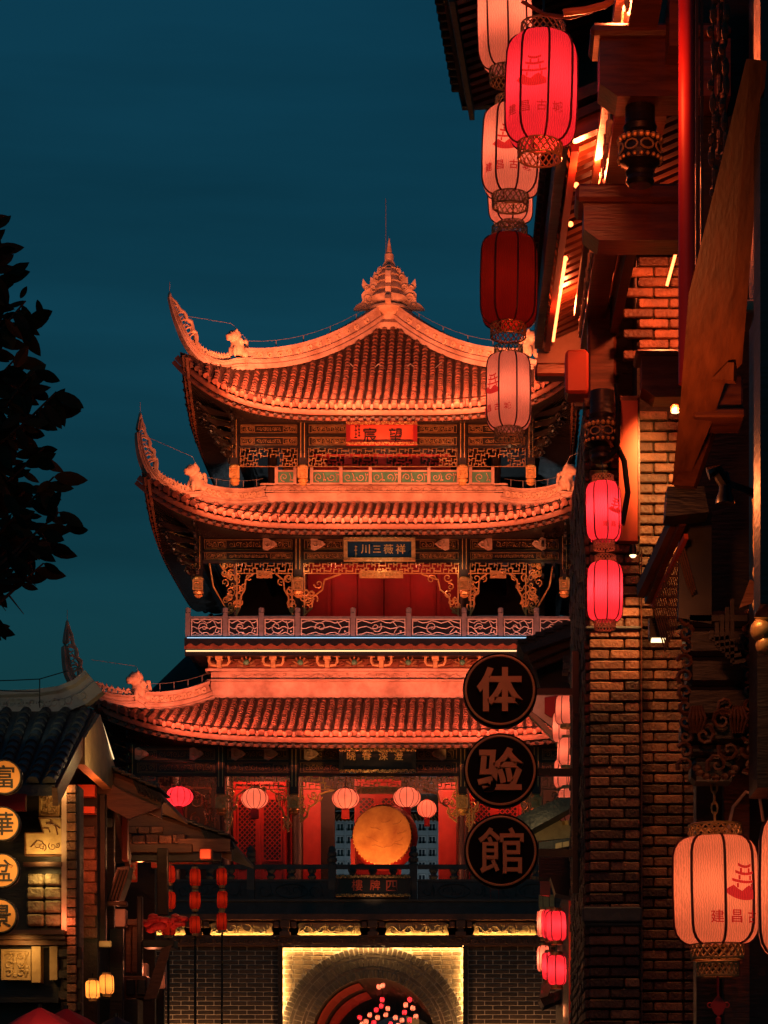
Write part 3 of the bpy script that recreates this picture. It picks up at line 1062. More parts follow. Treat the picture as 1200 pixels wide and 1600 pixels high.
for s in (-1, 1):
    x = s * (HW2 - .75)
    rnd = random.Random(5)
    for k in range(26):
        t = rnd.random()
        zz = lerp(lz(962, HW2), z2[4], t)
        wd = .12 + .42 * t
        spiral(side, x - s * .5 + s * wd * rnd.random(), zz, .10 + .07 * rnd.random(), 1.2, rnd.choice((1, -1)), rnd.uniform(0, 6), .026, -HW2 + .05)
    side.tube([(x + s * .35, -HW2 + .05, z2[4]), (x + s * .2, -HW2 + .05, lerp(lz(962, HW2), z2[4], .55)), (x - s * .4, -HW2 + .05, lz(960, HW2))], .03, 5)
tb(side, 'corner_carving', 'gold_leaf', f2, kind='stuff')
up = MB()
for i in range(3):
    a, b = C3[i] + .2, C3[i + 1] - .2
    frame(up, a, b, z3[5], z3[4], .025, -HW3 - .02, .04)
    fret(up, a + .02, b - .02, lerp(z3[5], z3[4], .45), z3[4] - .02, .028, -HW3 - .03, .04, .22, i)
    for s, e in ((1, a), (-1, b)):
        fret(up, min(e, e + s * .7), max(e, e + s * .7), z3[5], lerp(z3[5], z3[4], .45), .028, -HW3 - .03, .04, .2, i + 5)
tb(up, 'fretwork_valance', 'dull_gilt', f3)
# inner columns and rooms
inn = MB()
def column(x, d, z0, z1, r=.2):
    o = MB()
    o.lathe([(r * 1.25, z0), (r * 1.25, z0 + .15), (r, z0 + .2), (r, z1)], 12, (x, -d, 0))
    tb(o, 'column', 'dark_wood', smooth=True)
D1, D2, D3 = HW1 - 1.4, half(362), HW3 - 1.3
FL1, FL2 = lz(1412, 13.0), lz(997, half(288)) - .02
for x in (-D1, -5.7, -3.05, 3.05, 5.7, D1): column(x, D1, FL1, ZS1 + .3)
for x in (-D2, -3.08, 3.08, D2): column(x, D2, FL2, ZS2 + .3, .22)
for x in (-D2, D2): column(x, -D2, FL2, ZS2 + .3, .22)
for x in (-D3, -3.0, 3.0, D3): column(x, D3, R2.zi, ZS3 + .3, .18)
# side posts seen through the middle storey
cei = MB()
cei.boxp(-HW1, HW1, -HW1 + .2, HW1 - .2, ZS1 + .05, ZS1 + .25)
cei.boxp(-HW2, HW2, -HW2 + .2, HW2 - .2, ZS2 + .05, ZS2 + .25)
cei.boxp(-HW3, HW3, -HW3 + .2, HW3 - .2, ZS3 + .05, ZS3 + .25)
for HW, zt, zlo in ((HW2, ZS2, lz(930, HW2)),):
    for s in (-1, 1):
        cei.boxp(s * 4.6 - .08, s * 4.6 + .08, -HW + .4, HW - .4, zt - .75, zt + .04)
        cei.boxp(min(s * 3.3, s * 6.2), max(s * 3.3, s * 6.2), -.2, .2, zt - 1.5, zt + .04)
        cei.boxp(min(s * 3.3, s * 6.6), max(s * 3.3, s * 6.6), 5.6, 5.8, zt - 1.35, zt + .04)
tb(cei, 'ceiling_beams', 'dark_wood')
# upper room
rm = MB()
rm.boxp(-D3 + .3, D3 - .3, -D3 + .9, D3 - .9, R2.zi, ZS3 + .1)
tb(rm, 'upper_room_wall', 'dark_wood')
wz0, wz1 = lz(737, D3 - 1), lz(713, D3 - 1)
wx0, wx1 = lx(490, D3 - .6), lx(704, D3 - .6)
win = MB()
win.boxp(wx0, wx1, -(D3 - .78), -(D3 - .9), wz0, wz1)
wo = tb(win, 'window_board', 'black_lacquer')
fr = MB()
frame(fr, wx0, wx1, wz0, wz1, .09, -(D3 - .78), .08)
for k in range(1, 4):
    x = lerp(wx0, wx1, k / 4)
    fr.boxp(x - .16, x + .16, -(D3 - .70), -(D3 - .78), wz0 + .09, wz1 - .09)
for k in range(4):
    x0_, x1_ = lerp(wx0, wx1, k / 4) + .17, lerp(wx0, wx1, (k + 1) / 4) - .17
    fret(fr, x0_, x1_, wz0 + .12, wz1 - .1, .05, -(D3 - .78), .06, .22, k)
tb(fr, 'window_lattice', 'red_paint', wo)
rl = MB()
for s in (-1, 1):
    for pxa in ((470, -1), (0, 0)):
        pass
for xa, xb in ((-3.9, -3.3), (3.3, 3.9)):
    rl.boxp(xa, xb, -D3 + .6, -D3 + .66, z3[5] - .4, z3[5] + .5)
    scrolls(rl, xa + .06, xb - .06, z3[5] - .3, z3[5] + .4, .03, -D3 + .55, 2, 4)
tb(rl, 'side_carving', 'brown_wood')
# small white balustrade of the upper storey
ub = MB(); uj = MB()
d = HW3 - .55
uz0, uz1 = lz(757, d), lz(735, d)
for a, b in ((432, 461), (487, 716), (735, 770)):
    xa, xb = lx(a, d), lx(b, d)
    n = max(1, round((xb - xa) / 1.1))
    for k in range(n + 1):
        x = lerp(xa, xb, k / n)
        ub.boxp(x - .06, x + .06, -d - .07, -d + .07, uz0, uz1 + .10)
    ub.boxp(xa, xb, -d - .05, -d + .05, uz1 - .06, uz1)
    ub.boxp(xa, xb, -d - .05, -d + .05, uz0, uz0 + .06)
    for k in range(n):
        xc, xd = lerp(xa, xb, k / n) + .07, lerp(xa, xb, (k + 1) / n) - .07
        uj.boxp(xc, xd, -d - .01, -d + .02, uz0 + .06, uz1 - .06)
        scrolls(ub, xc, xd, uz0 + .08, uz1 - .08, .022, -d - .03, 1, k, 1.0)
bo = tb(ub, 'upper_balustrade', 'plaster')
tb(uj, 'balustrade_panel', 'jade', bo)
# middle storey: red doors in the core, then open galleries
core = MB()
dd = D2 - 1.1
core.boxp(-3.2, 3.2, -dd + .05, dd, FL2, ZS2 + .05)
co = tb(core, 'core_wall', 'maroon_paint')
zt = lz(890, dd)
for k in range(6):
    xa, xb = lerp(-3.0, 3.0, k / 6) + .03, lerp(-3.0, 3.0, (k + 1) / 6) - .03
    o = MB()
    o.boxp(xa, xb, -dd - .03, -dd + .04, FL2, zt)
    frame(o, xa + .08, xb - .08, lerp(FL2, zt, .35), zt - .1, .05, -dd - .03, .03)
    frame(o, xa + .08, xb - .08, FL2 + .1, lerp(FL2, zt, .32), .05, -dd - .03, .03)
    tb(o, 'door_leaf', 'maroon_paint', co)
# middle balcony
BH = half(288)
bz = lz(997, BH)
plat = MB()
plat.boxp(-BH, BH, -BH, BH, bz - .38, bz)
po = tb(plat, 'balcony_slab', 'black_lacquer')
trim = MB()
n = 34
for i in range(n):
    xa, xb = lerp(-BH, BH, i / n), lerp(-BH, BH, (i + 1) / n)
    w = xb - xa
    poly = [(xa, bz - .40), (xa, bz - .30), (xa + w * .2, bz - .27), (xa + w * .35, bz - .22), (xa + w * .5, bz - .20), (xa + w * .65, bz - .22), (xa + w * .8, bz - .27), (xb, bz - .30), (xb, bz - .40)]
    trim.prism(poly, (0, -BH - .035, 0), (1, 0, 0), (0, 0, 1), (0, .03, 0))
to = tb(trim, 'scalloped_trim', 'eave_board', po)
lb = MB()
lb.boxp(-BH, BH, -BH + .12, -BH + .3, bz - .62, bz - .40)
tb(lb, 'balcony_beam', 'black_lacquer', po)
ls = MB()
ls.boxp(-BH + .05, BH - .05, -BH + .06, -BH + .115, bz - .475, bz - .435)
tb(ls, 'light_strip', 'led_cream', po)
sofm = MB()
h1t = lz(1046, h1i)
sofm.add([(-BH + .1, -BH + .3, bz - .6), (BH - .1, -BH + .3, bz - .6), (h1i + .1, -h1i - .1, h1t + .38), (-h1i - .1, -h1i - .1, h1t + .38)], [(0, 3, 2, 1)])
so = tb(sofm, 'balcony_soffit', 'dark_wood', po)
for c in rot4(so): pass
# bracket band and carved red band under the balcony
bd = h1i + .62
bz0 = lz(1043, bd)
wallb = MB()
wallb.boxp(-h1i + .1, h1i - .1, -h1i + .1, h1i - .1, h1t - .2, bz - .39)
wb = tb(wallb, 'band_wall', 'dark_wood', po)
nb = 13
for i in range(nb):
    x = lerp(-h1i + .35, h1i - .35, i / (nb - 1))
    o = MB()
    y = -bd + .22
    if i % 2 == 0:
        o.boxp(x - .13, x + .13, y - .22, y, bz0 + .30, bz0 + .44)
        o.boxp(x - .08, x + .08, y - .16, y, bz0 + .02, bz0 + .295)
        for s in (-1, 1):
            o.tube([(x + s * .1, y - .1, bz0 + .1), (x + s * .3, y - .12, bz0 + .12), (x + s * .38, y - .12, bz0 + .25), (x + s * .36, y - .12, bz0 + .42)], .05, 5)
            o.boxp(x + s * .36 - .12, x + s * .36 + .12, y - .2, y - .03, bz0 + .42, bz0 + .50)
        tb(o, 'bracket', 'carved_yellow', wb)
    else:
        for k in range(7):
            a = PI * k / 6
            o.bar((x + .12 * math.cos(a), y - .04, bz0 + .1 + .12 * math.sin(a)), (x + .34 * math.cos(a), y - .06, bz0 + .1 + .34 * math.sin(a)), .05)
        tb(o, 'fan_bracket', 'dull_gilt', wb)
        b = MB()
        b.ell((x, y - .08, bz0 + .22), (.11, .08, .11), 10, 6)
        tb(b, 'jade_boss', 'jade', wb, smooth=True)
band = MB()
band.boxp(-h1i - .1, h1i + .1, -h1i - .14, -h1i + .1, h1t + .02, h1t + .36)
n = 22
for i in range(n):
    x = lerp(-h1i + .2, h1i - .2, i / (n - 1))
    spiral(band, x, h1t + .19, .14, 1.1, 1 if i % 2 else -1, 0, .04, -h1i - .16)
    band.tube([(x - .25, -h1i - .16, h1t + .10), (x, -h1i - .17, h1t + .16), (x + .25, -h1i - .16, h1t + .29)], .035, 4)
tb(band, 'carved_band', 'eave_board', po)
# balcony balustrade: white carved panels between posts
posts = [-7.13, -5.75, -4.42, -3.08, -1.03, 1.03, 3.08, 4.42, 5.75, 7.13]
zr = lz(962, BH)
rail = MB()
rail.boxp(-BH + .06, BH - .06, -BH + .10, -BH + .20, zr - .07, zr)
rail.boxp(-BH + .06, BH - .06, -BH + .08, -BH + .22, bz, bz + .08)
ro = tb(rail, 'balcony_rail', 'rail_stone')
for x in posts:
    o = MB()
    o.boxp(x - .09, x + .09, -BH + .05, -BH + .23, bz, zr + .12)
    o.lathe([(.05, zr + .12), (.10, zr + .15), (.10, zr + .30), (.05, zr + .33)], 8, (x, -BH + .14, 0))
    tb(o, 'post', 'rail_stone', ro)
for i in range(len(posts) - 1):
    a, b = posts[i] + .1, posts[i + 1] - .1
    o = MB()
    frame(o, a + .02, b - .02, bz + .1, zr - .09, .04, -BH + .13, .05)
    for k in range(3):
        zz = lerp(bz + .2, zr - .2, k / 2)
        o.tube([(lerp(a + .05, b - .05, t / 10), -BH + .11, zz + .05 * math.sin(t * 1.7 + k + i)) for t in range(11)], .02, 4)
    scrolls(o, a + .06, b - .06, bz + .16, zr - .14, .024, -BH + .10, 1, i, .55)
    tb(o, 'rail_panel', 'white_stone', ro)
    o = MB()
    o.boxp(a, b, -BH + .135, -BH + .175, bz + .085, zr - .075)
    tb(o, 'rail_backing', 'black_lacquer', ro)
rs = MB()
for sl_ in (ro,):
    for c in rot4(ro): pass
ul = MB()
ul.boxp(-BH + .1, BH - .1, -BH - .02, -BH + .03, bz + .005, bz + .018)
tb(ul, 'rail_light_strip', 'led_cool', po)

# corner bracket clusters under the eaves
def corner_cluster(HW, ztop, zend, he):
    mb = MB()
    def arm(dirx, diry, L, z, h):
        poly = []
        n = 10
        for i in range(n + 1):
            t = i / n
            poly.append((L * t, h * (.35 * t + .16 * math.sin(t * 7))))
        for i in range(n, -1, -1):
            t = i / n
            poly.append((L * t * .97, h * (.35 * t + .42 * (1 - t * .55)) ))
        U = Vector((dirx, diry, 0)).normalized()
        W = U.cross(Vector((0, 0, 1))) * .12
        mb.prism(poly, Vector((-HW, -HW, z)) - W / 2, U, (0, 0, 1), W)
        spiral_pts = []
        c = Vector((-HW, -HW, z)) + U * L * .98 + Vector((0, 0, h * .45))
        for k in range(10):
            a = k * .8
            r = .17 * (1 - .08 * k)
            spiral_pts.append(c + U * r * math.cos(a) + Vector((0, 0, r * math.sin(a))))
        mb.tube(spiral_pts, .05, 5)
    n = 5
    for i in range(n):
        t = i / (n - 1)
        z = lerp(zend + .5, ztop - .35, t)
        L = lerp(.35, (he - HW) * .75, t)
        arm(-1, -1, L * 1.3, z, .5)
        arm(-1, 0, L, z + .08, .4)
        arm(0, -1, L, z + .08, .4)
        for dx in (.4, .8):
            mb.boxp(-HW - .10 - L * .5, -HW + .05, -HW + dx - .05, -HW + dx + .05, z, z + .12)
    for s in range(4):
        mb.boxp(-HW - .26, -HW - .2, -HW - .06, -HW + .06, lerp(zend + .4, ztop - .3, s / 4), lerp(zend + .4, ztop - .3, s / 4) + .3)
    o = tb(mb, 'corner_brackets', 'dark_wood', kind='stuff')
    g = MB()
    for i in range(8):
        t = i / 7
        z = lerp(zend + .6, ztop - .2, t)
        L = lerp(.3, (he - HW) * .7, t)
        g.tube([(-HW - .15, -HW - .22, z), (-HW - L * .55, -HW - .2, z + .12), (-HW - L, -HW - .15, z + .30)], .022, 4)
        spiral(g, -HW - L * .8, z + .3, .12, 1.2, 1, 0, .022, -HW - .2)
    tb(g, 'bracket_gilding', 'dull_gilt', o)
    rot4(o)
    c = tb(g, 'bracket_gilding', 'dull_gilt', o)
    c.scale = (-1, 1, 1)
corner_cluster(HW1, ZS1 + .3, lz(1262, HW1), h1e)
corner_cluster(HW2, ZS2 + .3, lz(925, HW2), h2e)
corner_cluster(HW3, ZS3 + .3, lz(740, HW3), h3e)

# lower hall: red doors and screens, open towards the back at both sides of the drum
red = MB()
hd = D1 - .4
def door(pxa, pxb, d, ztop, lat=True):
    a, b = lx(pxa, d), lx(pxb, d)
    o = MB()
    o.boxp(a, b, -d, -d + .1, FL1, ztop)
    m = (a + b) / 2
    o.boxp(m - .03, m + .03, -d - .06, -d - .002, FL1, ztop)
    frame(o, a, b, FL1, ztop, .1, -d - .002, .07)
    oo = tb(o, 'door_pair', 'red_paint')
    l = MB()
    zl0, zl1 = FL1 + (ztop - FL1) * .42, FL1 + (ztop - FL1) * .88
    for (xa, xb) in ((a + .14, m - .1), (m + .1, b - .14)):
        frame(l, xa, xb, zl0, zl1, .05, -d - .002, .05)
        frame(l, xa, xb, FL1 + .2, zl0 - .15, .05, -d - .002, .05)
        nx, nz = max(2, round((xb - xa) / .2)), round((zl1 - zl0) / .2)
        for i in range(nx):
            for j in range(nz):
                x0_, x1_ = lerp(xa, xb, i / nx), lerp(xa, xb, (i + 1) / nx)
                zz0, zz1 = lerp(zl0, zl1, j / nz), lerp(zl0, zl1, (j + 1) / nz)
                l.bar((x0_, -d - .03, zz0), (x1_, -d - .03, zz1), .032)
                l.bar((x0_, -d - .03, zz1), (x1_, -d - .03, zz0), .032)
    tb(l, 'door_lattice', 'red_paint', oo)
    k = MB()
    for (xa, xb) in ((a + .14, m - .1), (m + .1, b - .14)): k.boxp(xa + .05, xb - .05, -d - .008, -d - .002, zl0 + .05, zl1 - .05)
    tb(k, 'lattice_shade', 'black_lacquer', oo)  # black sheets stand in for shade in the recess behind the lattice
    return oo
zd = lz(1222, hd)
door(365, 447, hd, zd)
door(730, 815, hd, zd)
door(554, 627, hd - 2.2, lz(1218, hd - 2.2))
def screen(pxa, pxb, d0, d1):
    o = MB()
    a, b = lx(pxa, d0), lx(pxb, d1)
    o.add([(a, -d0, FL1), (b, -d1, FL1), (b, -d1, zd), (a, -d0, zd), (a, -d0 + .1, FL1), (b, -d1 + .1, FL1), (b, -d1 + .1, zd), (a, -d0 + .1, zd)],
          [(0, 1, 2, 3), (5, 4, 7, 6), (0, 3, 7, 4), (1, 5, 6, 2), (3, 2, 6, 7)])
    tb(o, 'red_screen', 'red_paint')
screen(474, 501, hd, hd - .4)
screen(685, 713, hd - .4, hd)
screen(446, 456, hd + .6, hd)
screen(715, 726, hd, hd + .6)
bk = MB()
for a, b in ((-HW1 + .4, lx(522, hd - 2.2)), (lx(700, hd - 2.2), HW1 - .4)):
    bk.boxp(a, b, -hd + 2.6, -hd + 2.8, FL1, ZS1)
bk.boxp(-HW1 + .4, HW1 - .4, -hd + 2.62, -hd + 2.82, lz(1240, hd - 2.6), ZS1)
tb(bk, 'back_wall', 'dark_wood')
zl = MB()
for (pa, pb) in ((225, 262), (290, 330)):
    a, b = lx(pa, D1), lx(pb, D1)
    frame(zl, a, b, lz(1330, D1), lz(1230, D1), .06, -D1 - .05, .05)
    scrolls(zl, a + .08, b - .08, lz(1320, D1), lz(1240, D1), .035, -D1 - .06, 3, pa)
tb(zl, 'carved_screen', 'brown_wood')

# brick gate base with its arch
BD = YC - 84.0                        # front plane of the base
def bz_(py): return PZ(py, 84.0)
AC, ZB = bz_(1625), bz_(1478)
RI, RO = 2.15, 3.24
HB = 12.0
base = MB()
FW = 3.18
base.boxp(-HB, -FW, -BD + .06, BD, 0, ZB + 1.3)
base.boxp(FW, HB, -BD + .06, BD, 0, ZB + 1.3)
# spandrel over the opening and the vault behind it
vault = MB()
n = 24
arc = [(RI * math.cos(PI * i / n), AC + RI * math.sin(PI * i / n)) for i in range(n + 1)]
for i in range(n):
    (xa, za), (xb, zb) = arc[i], arc[i + 1]
    y0, y1 = -BD + .06, BD
    base.add([(xa, y0, za), (xa, y0, ZB + 1.3), (xb, y0, ZB + 1.3), (xb, y0, zb)], [(0, 1, 2, 3)])
    vault.add([(xa, y0, za), (xb, y0, zb), (xb, y1, zb), (xa, y1, za)], [(0, 1, 2, 3)])
for s in (-1, 1):
    xa, xb = s * FW, s * RI
    base.add([(xa, -BD + .06, 0), (xb, -BD + .06, 0), (xb, -BD + .06, AC), (xb, -BD + .06, ZB + 1.3), (xa, -BD + .06, ZB + 1.3), (xb, BD, 0), (xb, BD, AC)],
             [(0, 1, 2, 3, 4) if s < 0 else (4, 3, 2, 1, 0), (1, 5, 6, 2) if s < 0 else (2, 6, 5, 1)])
base_o = tb(base, 'gate_base', 'mortar')
tb(vault, 'vault', 'arch_brick', base_o, smooth=True)
BP, BL = .157, .57
def brick_me(L, name='brick', m='wall_brick', H=BP - .028, D=.07):
    return MB().cham(-L / 2, L / 2, -D, 0, -H / 2, H / 2, .012).mesh(name, m)
BRK = {}
SPB = {}
def wall_brick(x0, x1, z, jit=True):
    L = round(x1 - x0 - .03, 2)
    if L < .06: return
    if L not in BRK: BRK[L] = brick_me(L)
    tinst('brick', BRK[L] if abs(x0) > FW else SPB.setdefault(L, brick_me(L, 'brick', 'lit_spandrel_brick')), base_o, Matrix.Translation(((x0 + x1) / 2, -BD + .116 - random.uniform(0, .008), z)) @ Matrix.Rotation(random.uniform(-.012, .012), 4, 'Y'))
row = 0
z = ZB - BP / 2 - .02
while z > bz_(1612):
    off = (row % 2) * BL / 2
    for (xa, xb) in ((lx(205, BD), -FW - .10), (FW + .10, lx(875, BD)), (-FW + .04, FW - .04)):
        x = xa - off if xa > -FW else xa - off
        arch_zone = xa == -FW + .04
        while x < xb:
            a, b = max(x, xa), min(x + BL * (.6 if arch_zone else 1), xb)
            if arch_zone:
                dz = abs(z) - 0
                hz = z - AC
                if abs(hz) < RO + .03:
                    cut = math.sqrt((RO + .03) ** 2 - hz * hz)
                    if a < 0: b = min(b, -cut)
                    else: a = max(a, cut)
                    if x < 0 and x + BL > 0 and False: pass
            if b - a > .1: wall_brick(a, b, z)
            x += BL * (.6 if arch_zone else 1)
    row += 1
    z -= BP
# rings of the arch
rings = ((2.15, 2.40, 44, .13), (2.43, 2.53, 15, 0), (2.56, 2.82, 50, .13), (2.86, 2.97, 17, 0), (3.0, 3.24, 58, .13))
for ri, ro_, n, hd_ in rings:
    for i in range(n):
        a0, a1 = PI * i / n, PI * (i + 1) / n
        am = (a0 + a1) / 2
        if AC + ro_ * math.sin(am) < bz_(1612): continue
        if ri > 2.99 and (abs(ro_ * math.cos(am)) > FW - .02 or AC + ro_ * math.sin(am) > ZB): 
            if abs((ri + .1) * math.cos(am)) > FW - .03: continue
        g = .018 / ri
        mb = MB()
        k = 3 if n < 30 else 1
        top = min(ro_, (ZB - .03 - AC) / max(.05, math.sin(am)))
        poly = [(ri * math.cos(lerp(a0 + g, a1 - g, j / k)), AC + ri * math.sin(lerp(a0 + g, a1 - g, j / k))) for j in range(k + 1)]
        poly += [(top * math.cos(lerp(a1 - g, a0 + g, j / k)), AC + top * math.sin(lerp(a1 - g, a0 + g, j / k))) for j in range(k + 1)]
        pr = .030 if hd_ else .018
        mb.prism(poly, (0, -BD + .062, 0), (1, 0, 0), (0, 0, 1), (0, -pr - random.uniform(0, .006), 0))
        tb(mb, 'arch_brick', 'arch_brick', base_o)
# recessed surround and its light strips
su = MB()
for s in (-1, 1): su.boxp(min(s * FW, s * (FW + .09)), max(s * FW, s * (FW + .09)), -BD - .16, -BD + .06, 0, ZB)
for s in (-1, 1): su.boxp(min(s * (FW - .075), s * FW), max(s * (FW - .075), s * FW), -BD - .16, -BD - .12, 0, ZB - .002)
su.boxp(-FW + .076, FW - .076, -BD - .16, -BD - .12, ZB - .075, ZB - .002)
tb(su, 'arch_surround', 'steel_black', base_o)
st = MB()
for s in (-1, 1): st.boxp(min(s * (FW - .035), s * (FW - .002)), max(s * (FW - .035), s * (FW - .002)), -BD - .10, -BD - .05, 4.5, ZB - .05)
st.boxp(-FW + .05, FW - .05, -BD - .10, -BD - .05, ZB - .038, ZB - .004)
tb(st, 'light_strip', 'led_warm', base_o)
# painted bands and drapes inside the vault
for (y0, y1) in ((-BD + 1.0, -BD + 4.2), (-BD + 6.0, -BD + 10.5)):
    vb = MB()
    r = RI - .05
    for i in range(14, 24):
        a, b = PI * i / 24, PI * (i + 1) / 24
        vb.add([(r * math.cos(a), y0, AC + r * math.sin(a)), (r * math.cos(b), y0, AC + r * math.sin(b)), (r * math.cos(b), y1, AC + r * math.sin(b)), (r * math.cos(a), y1, AC + r * math.sin(a))], [(0, 1, 2, 3)])
    vb.boxp(-r, -r + .03, y0, y1, 2.5, AC)
    tb(vb, 'vault_band', 'plaque_red', base_o)
# mouldings above: carved beam, lit relief panels with brackets, red beam, stone course
mo = MB()
mo.boxp(-HB - .05, HB + .05, -BD - .18, -BD + .3, bz_(1478), bz_(1464))
mo.boxp(-HB - .05, HB + .05, -BD - .18, -BD - .16, bz_(1464) + .001, bz_(1464) + .05)
mbm = tb(mo, 'carved_beam', 'brown_wood')
cv = MB()
scrolls(cv, -8.8, 6.2, bz_(1476), bz_(1466), .022, -BD - .19, 1, 5, .8)
tb(cv, 'beam_carving', 'brown_wood', mbm)
mo2 = MB()
mo2.boxp(-HB - .05, HB + .05, -BD - .22, -BD + .3, bz_(1438), bz_(1429))
tb(mo2, 'red_beam', 'eave_board')
lp = MB()
lp.boxp(-HB, HB, -BD - .05, -BD - .03, bz_(1464) + .004, bz_(1464) + .02)
tb(lp, 'light_strip', 'led_warm', mbm)
pz0, pz1 = bz_(1463), bz_(1440)
pb = MB()
pb.boxp(-HB, HB, -BD + .06, -BD + .3, bz_(1466), bz_(1438))
pbo = tb(pb, 'panel_wall', 'carved_yellow')
for i in range(-3, 3):
    xa, xb = i * 3.03 + .42, (i + 1) * 3.03 - .42
    o = MB()
    zc, hh = (pz0 + pz1) / 2, (pz1 - pz0) / 2 - .03
    w = (xb - xa) / 2
    xm = (xa + xb) / 2
    poly = [(xm - w, zc - hh * .8), (xm - w + .1, zc - hh), (xm + w - .1, zc - hh), (xm + w, zc - hh * .8), (xm + w - .06, zc), (xm + w, zc + hh * .7), (xm + w - .12, zc + hh), (xm - w + .12, zc + hh), (xm - w, zc + hh * .7), (xm - w + .06, zc)]
    o.prism(poly, (0, -BD + .03, 0), (1, 0, 0), (0, 0, 1), (0, .03, 0))
    scrolls(o, xa + .1, xb - .1, pz0 + .06, pz1 - .06, .035, -BD + .02, 1, i, .8)
    o.tube([(lerp(xa + .1, xb - .1, t / 24), -BD + .015, zc + .10 * math.sin(t * .9 + i)) for t in range(25)], .03, 4)
    tb(o, 'relief_panel', 'carved_yellow', pbo)
for i in range(-3, 4):
    x = i * 3.03
    o = MB()
    o.boxp(x - .18, x + .18, -BD - .30, -BD + .04, pz0 - .02, pz0 + .14)
    o.boxp(x - .11, x + .11, -BD - .24, -BD + .04, pz0 + .145, pz0 + .28)
    o.boxp(x - .16, x + .16, -BD - .30, -BD + .04, pz0 + .285, pz1 + .02)
    for s in (-1, 1): o.boxp(x + s * .30 - .09, x + s * .30 + .09, -BD - .12, -BD + .04, pz1 - .2, pz1 - .01)
    tb(o, 'bracket_block', 'brown_wood', pbo)
stc = MB()
stc.boxp(-HB - .1, HB + .1, -BD - .12, -BD + .5, bz_(1429), bz_(1409))
stc.boxp(-HB - .15, HB + .15, -BD - .2, -BD + .5, bz_(1409) + .002, bz_(1406))
stc.boxp(-HB, HB, -BD + .5, BD, bz_(1425), FL1)
sto = tb(stc, 'stone_course', 'grey_stone')
# stone balustrade
bx = lambda p: lx(p, BD)
bposts = [lx(519 + 127 * k, BD) for k in range(-3, 4)]
for x in bposts:
    o = MB()
    zb_, zt_ = bz_(1406), bz_(1352)
    o.boxp(x - .13, x + .13, -BD - .13, -BD + .13, zb_, zt_)
    zc = bz_(1350)
    o.lathe([(.16, zt_), (.16, zt_ + .05), (.11, zt_ + .08), (.17, zt_ + .14), (.17, zt_ + .24), (.12, zt_ + .28), (.16, zt_ + .33), (.16, zt_ + .43), (.11, zt_ + .47), (.13, zt_ + .53), (.10, zt_ + .62), (.03, zt_ + .68)], 10, (x, -BD, 0))
    tb(o, 'balustrade_post', 'grey_stone', sto, smooth=True)
for k in range(len(bposts) - 1):
    a, b = bposts[k] + .14, bposts[k + 1] - .14
    o = MB()
    o.boxp(a, b, -BD - .06, -BD + .06, bz_(1358), bz_(1351))
    o.boxp(a, b, -BD - .07, -BD + .07, bz_(1378), bz_(1374))
    o.boxp(a, b, -BD - .04, -BD + .04, bz_(1406), bz_(1378.3))
    m = (a + b) / 2
    o.tube([(m + .55 * math.cos(t * PI / 8), -BD - .05, bz_(1392) + .24 * math.sin(t * PI / 8)) for t in range(17)], .03, 4)
    scrolls(o, a + .12, m - .6, bz_(1403), bz_(1381), .025, -BD - .05, 1, k)
    scrolls(o, m + .6, b - .12, bz_(1403), bz_(1381), .025, -BD - .05, 1, k + 3)
    scrolls(o, m - .42, m + .42, bz_(1400), bz_(1384), .022, -BD - .05, 1, k + 7)
    for x in (lerp(a, b, .22), lerp(a, b, .78), m):
        o.lathe([(.10, bz_(1374)), (.16, bz_(1370)), (.09, bz_(1366)), (.15, bz_(1361)), (.15, bz_(1358))], 8, (x, -BD, 0))
    tb(o, 'balustrade_panel', 'grey_stone', sto)

# ---- light fixtures of the tower: slim bars on brackets before each eave, throwing light up the tiles
for R, en in ((R1, 185), (R2, 160), (R3, 275)):
    hs = MB()
    xs = [lerp(-.76, .76, i / 36) * R.he for i in range(37)]
    path = [R.S(x, 0) + Vector((0, -.75, .02)) for x in xs]
    hs.sweep(path, [(-.03, -.03), (.03, -.03), (.03, .0), (-.03, .02)])
    lo = tb(hs, 'roof_light_bar', 'eave_board')
    br = MB()
    for i in range(0, 37, 4): br.bar(path[i] + Vector((0, .03, -.04)), path[i] + Vector((0, .85, -.08)), .025)
    tb(br, 'light_bracket', 'steel_black', lo, kind='stuff')
    for k in range(6):
        a, b = path[k * 6], path[k * 6 + 6]
        l = bpy.data.lights.new('roof_light', 'AREA')
        l.shape = 'RECTANGLE'
        l.size, l.size_y = (b - a).length * .95, .08
        l.energy = en * (1.25, .8, 1.1, .75, 1.15, .9)[k]
        l.color = (1.0, 0.185, 0.085) if R is R1 else (1.0, 0.20, 0.075)
        l.spread = math.radians(150)
        o = bpy.data.objects.new('roof_light', l)
        COL.objects.link(o)
        o.parent = TOWER
        X = (b - a).normalized()
        D = Vector((0, .80, .60))
        D = (D - X * D.dot(X)).normalized()
        Y = (-D).cross(X)
        c = (a + b) / 2 + Vector((0, .03, .06))
        o.matrix_local = Matrix(((X[0], Y[0], -D[0], c[0]), (X[1], Y[1], -D[1], c[1]), (X[2], Y[2], -D[2], c[2]), (0, 0, 0, 1)))

# fill lights added behind the friezes of the lower hall and middle gallery
for x, en in ((-7.2, 50), (-4.4, 290), (-1.5, 240), (1.5, 240), (4.4, 290), (7.2, 50)):
    c = MB().lathe([(.10, 0), (.12, -.05), (.05, -.12)], 12, (x, -HW1 + .55, ZS1 - .02))
    tb(c, 'hall_fill_housing', 'steel_black')
    point('hall_fill', (X0 + x, YC - HW1 + .55, ZS1 - .35), en * 1.3, (1.0, .22, .10), .1)
for x, en in ((-5.0, 14), (-1.5, 80), (1.5, 80), (5.0, 14)): point('gallery_fill', (X0 + x, YC - HW2 + .7, ZS2 - .9), en, (1.0, .22, .12), .1)

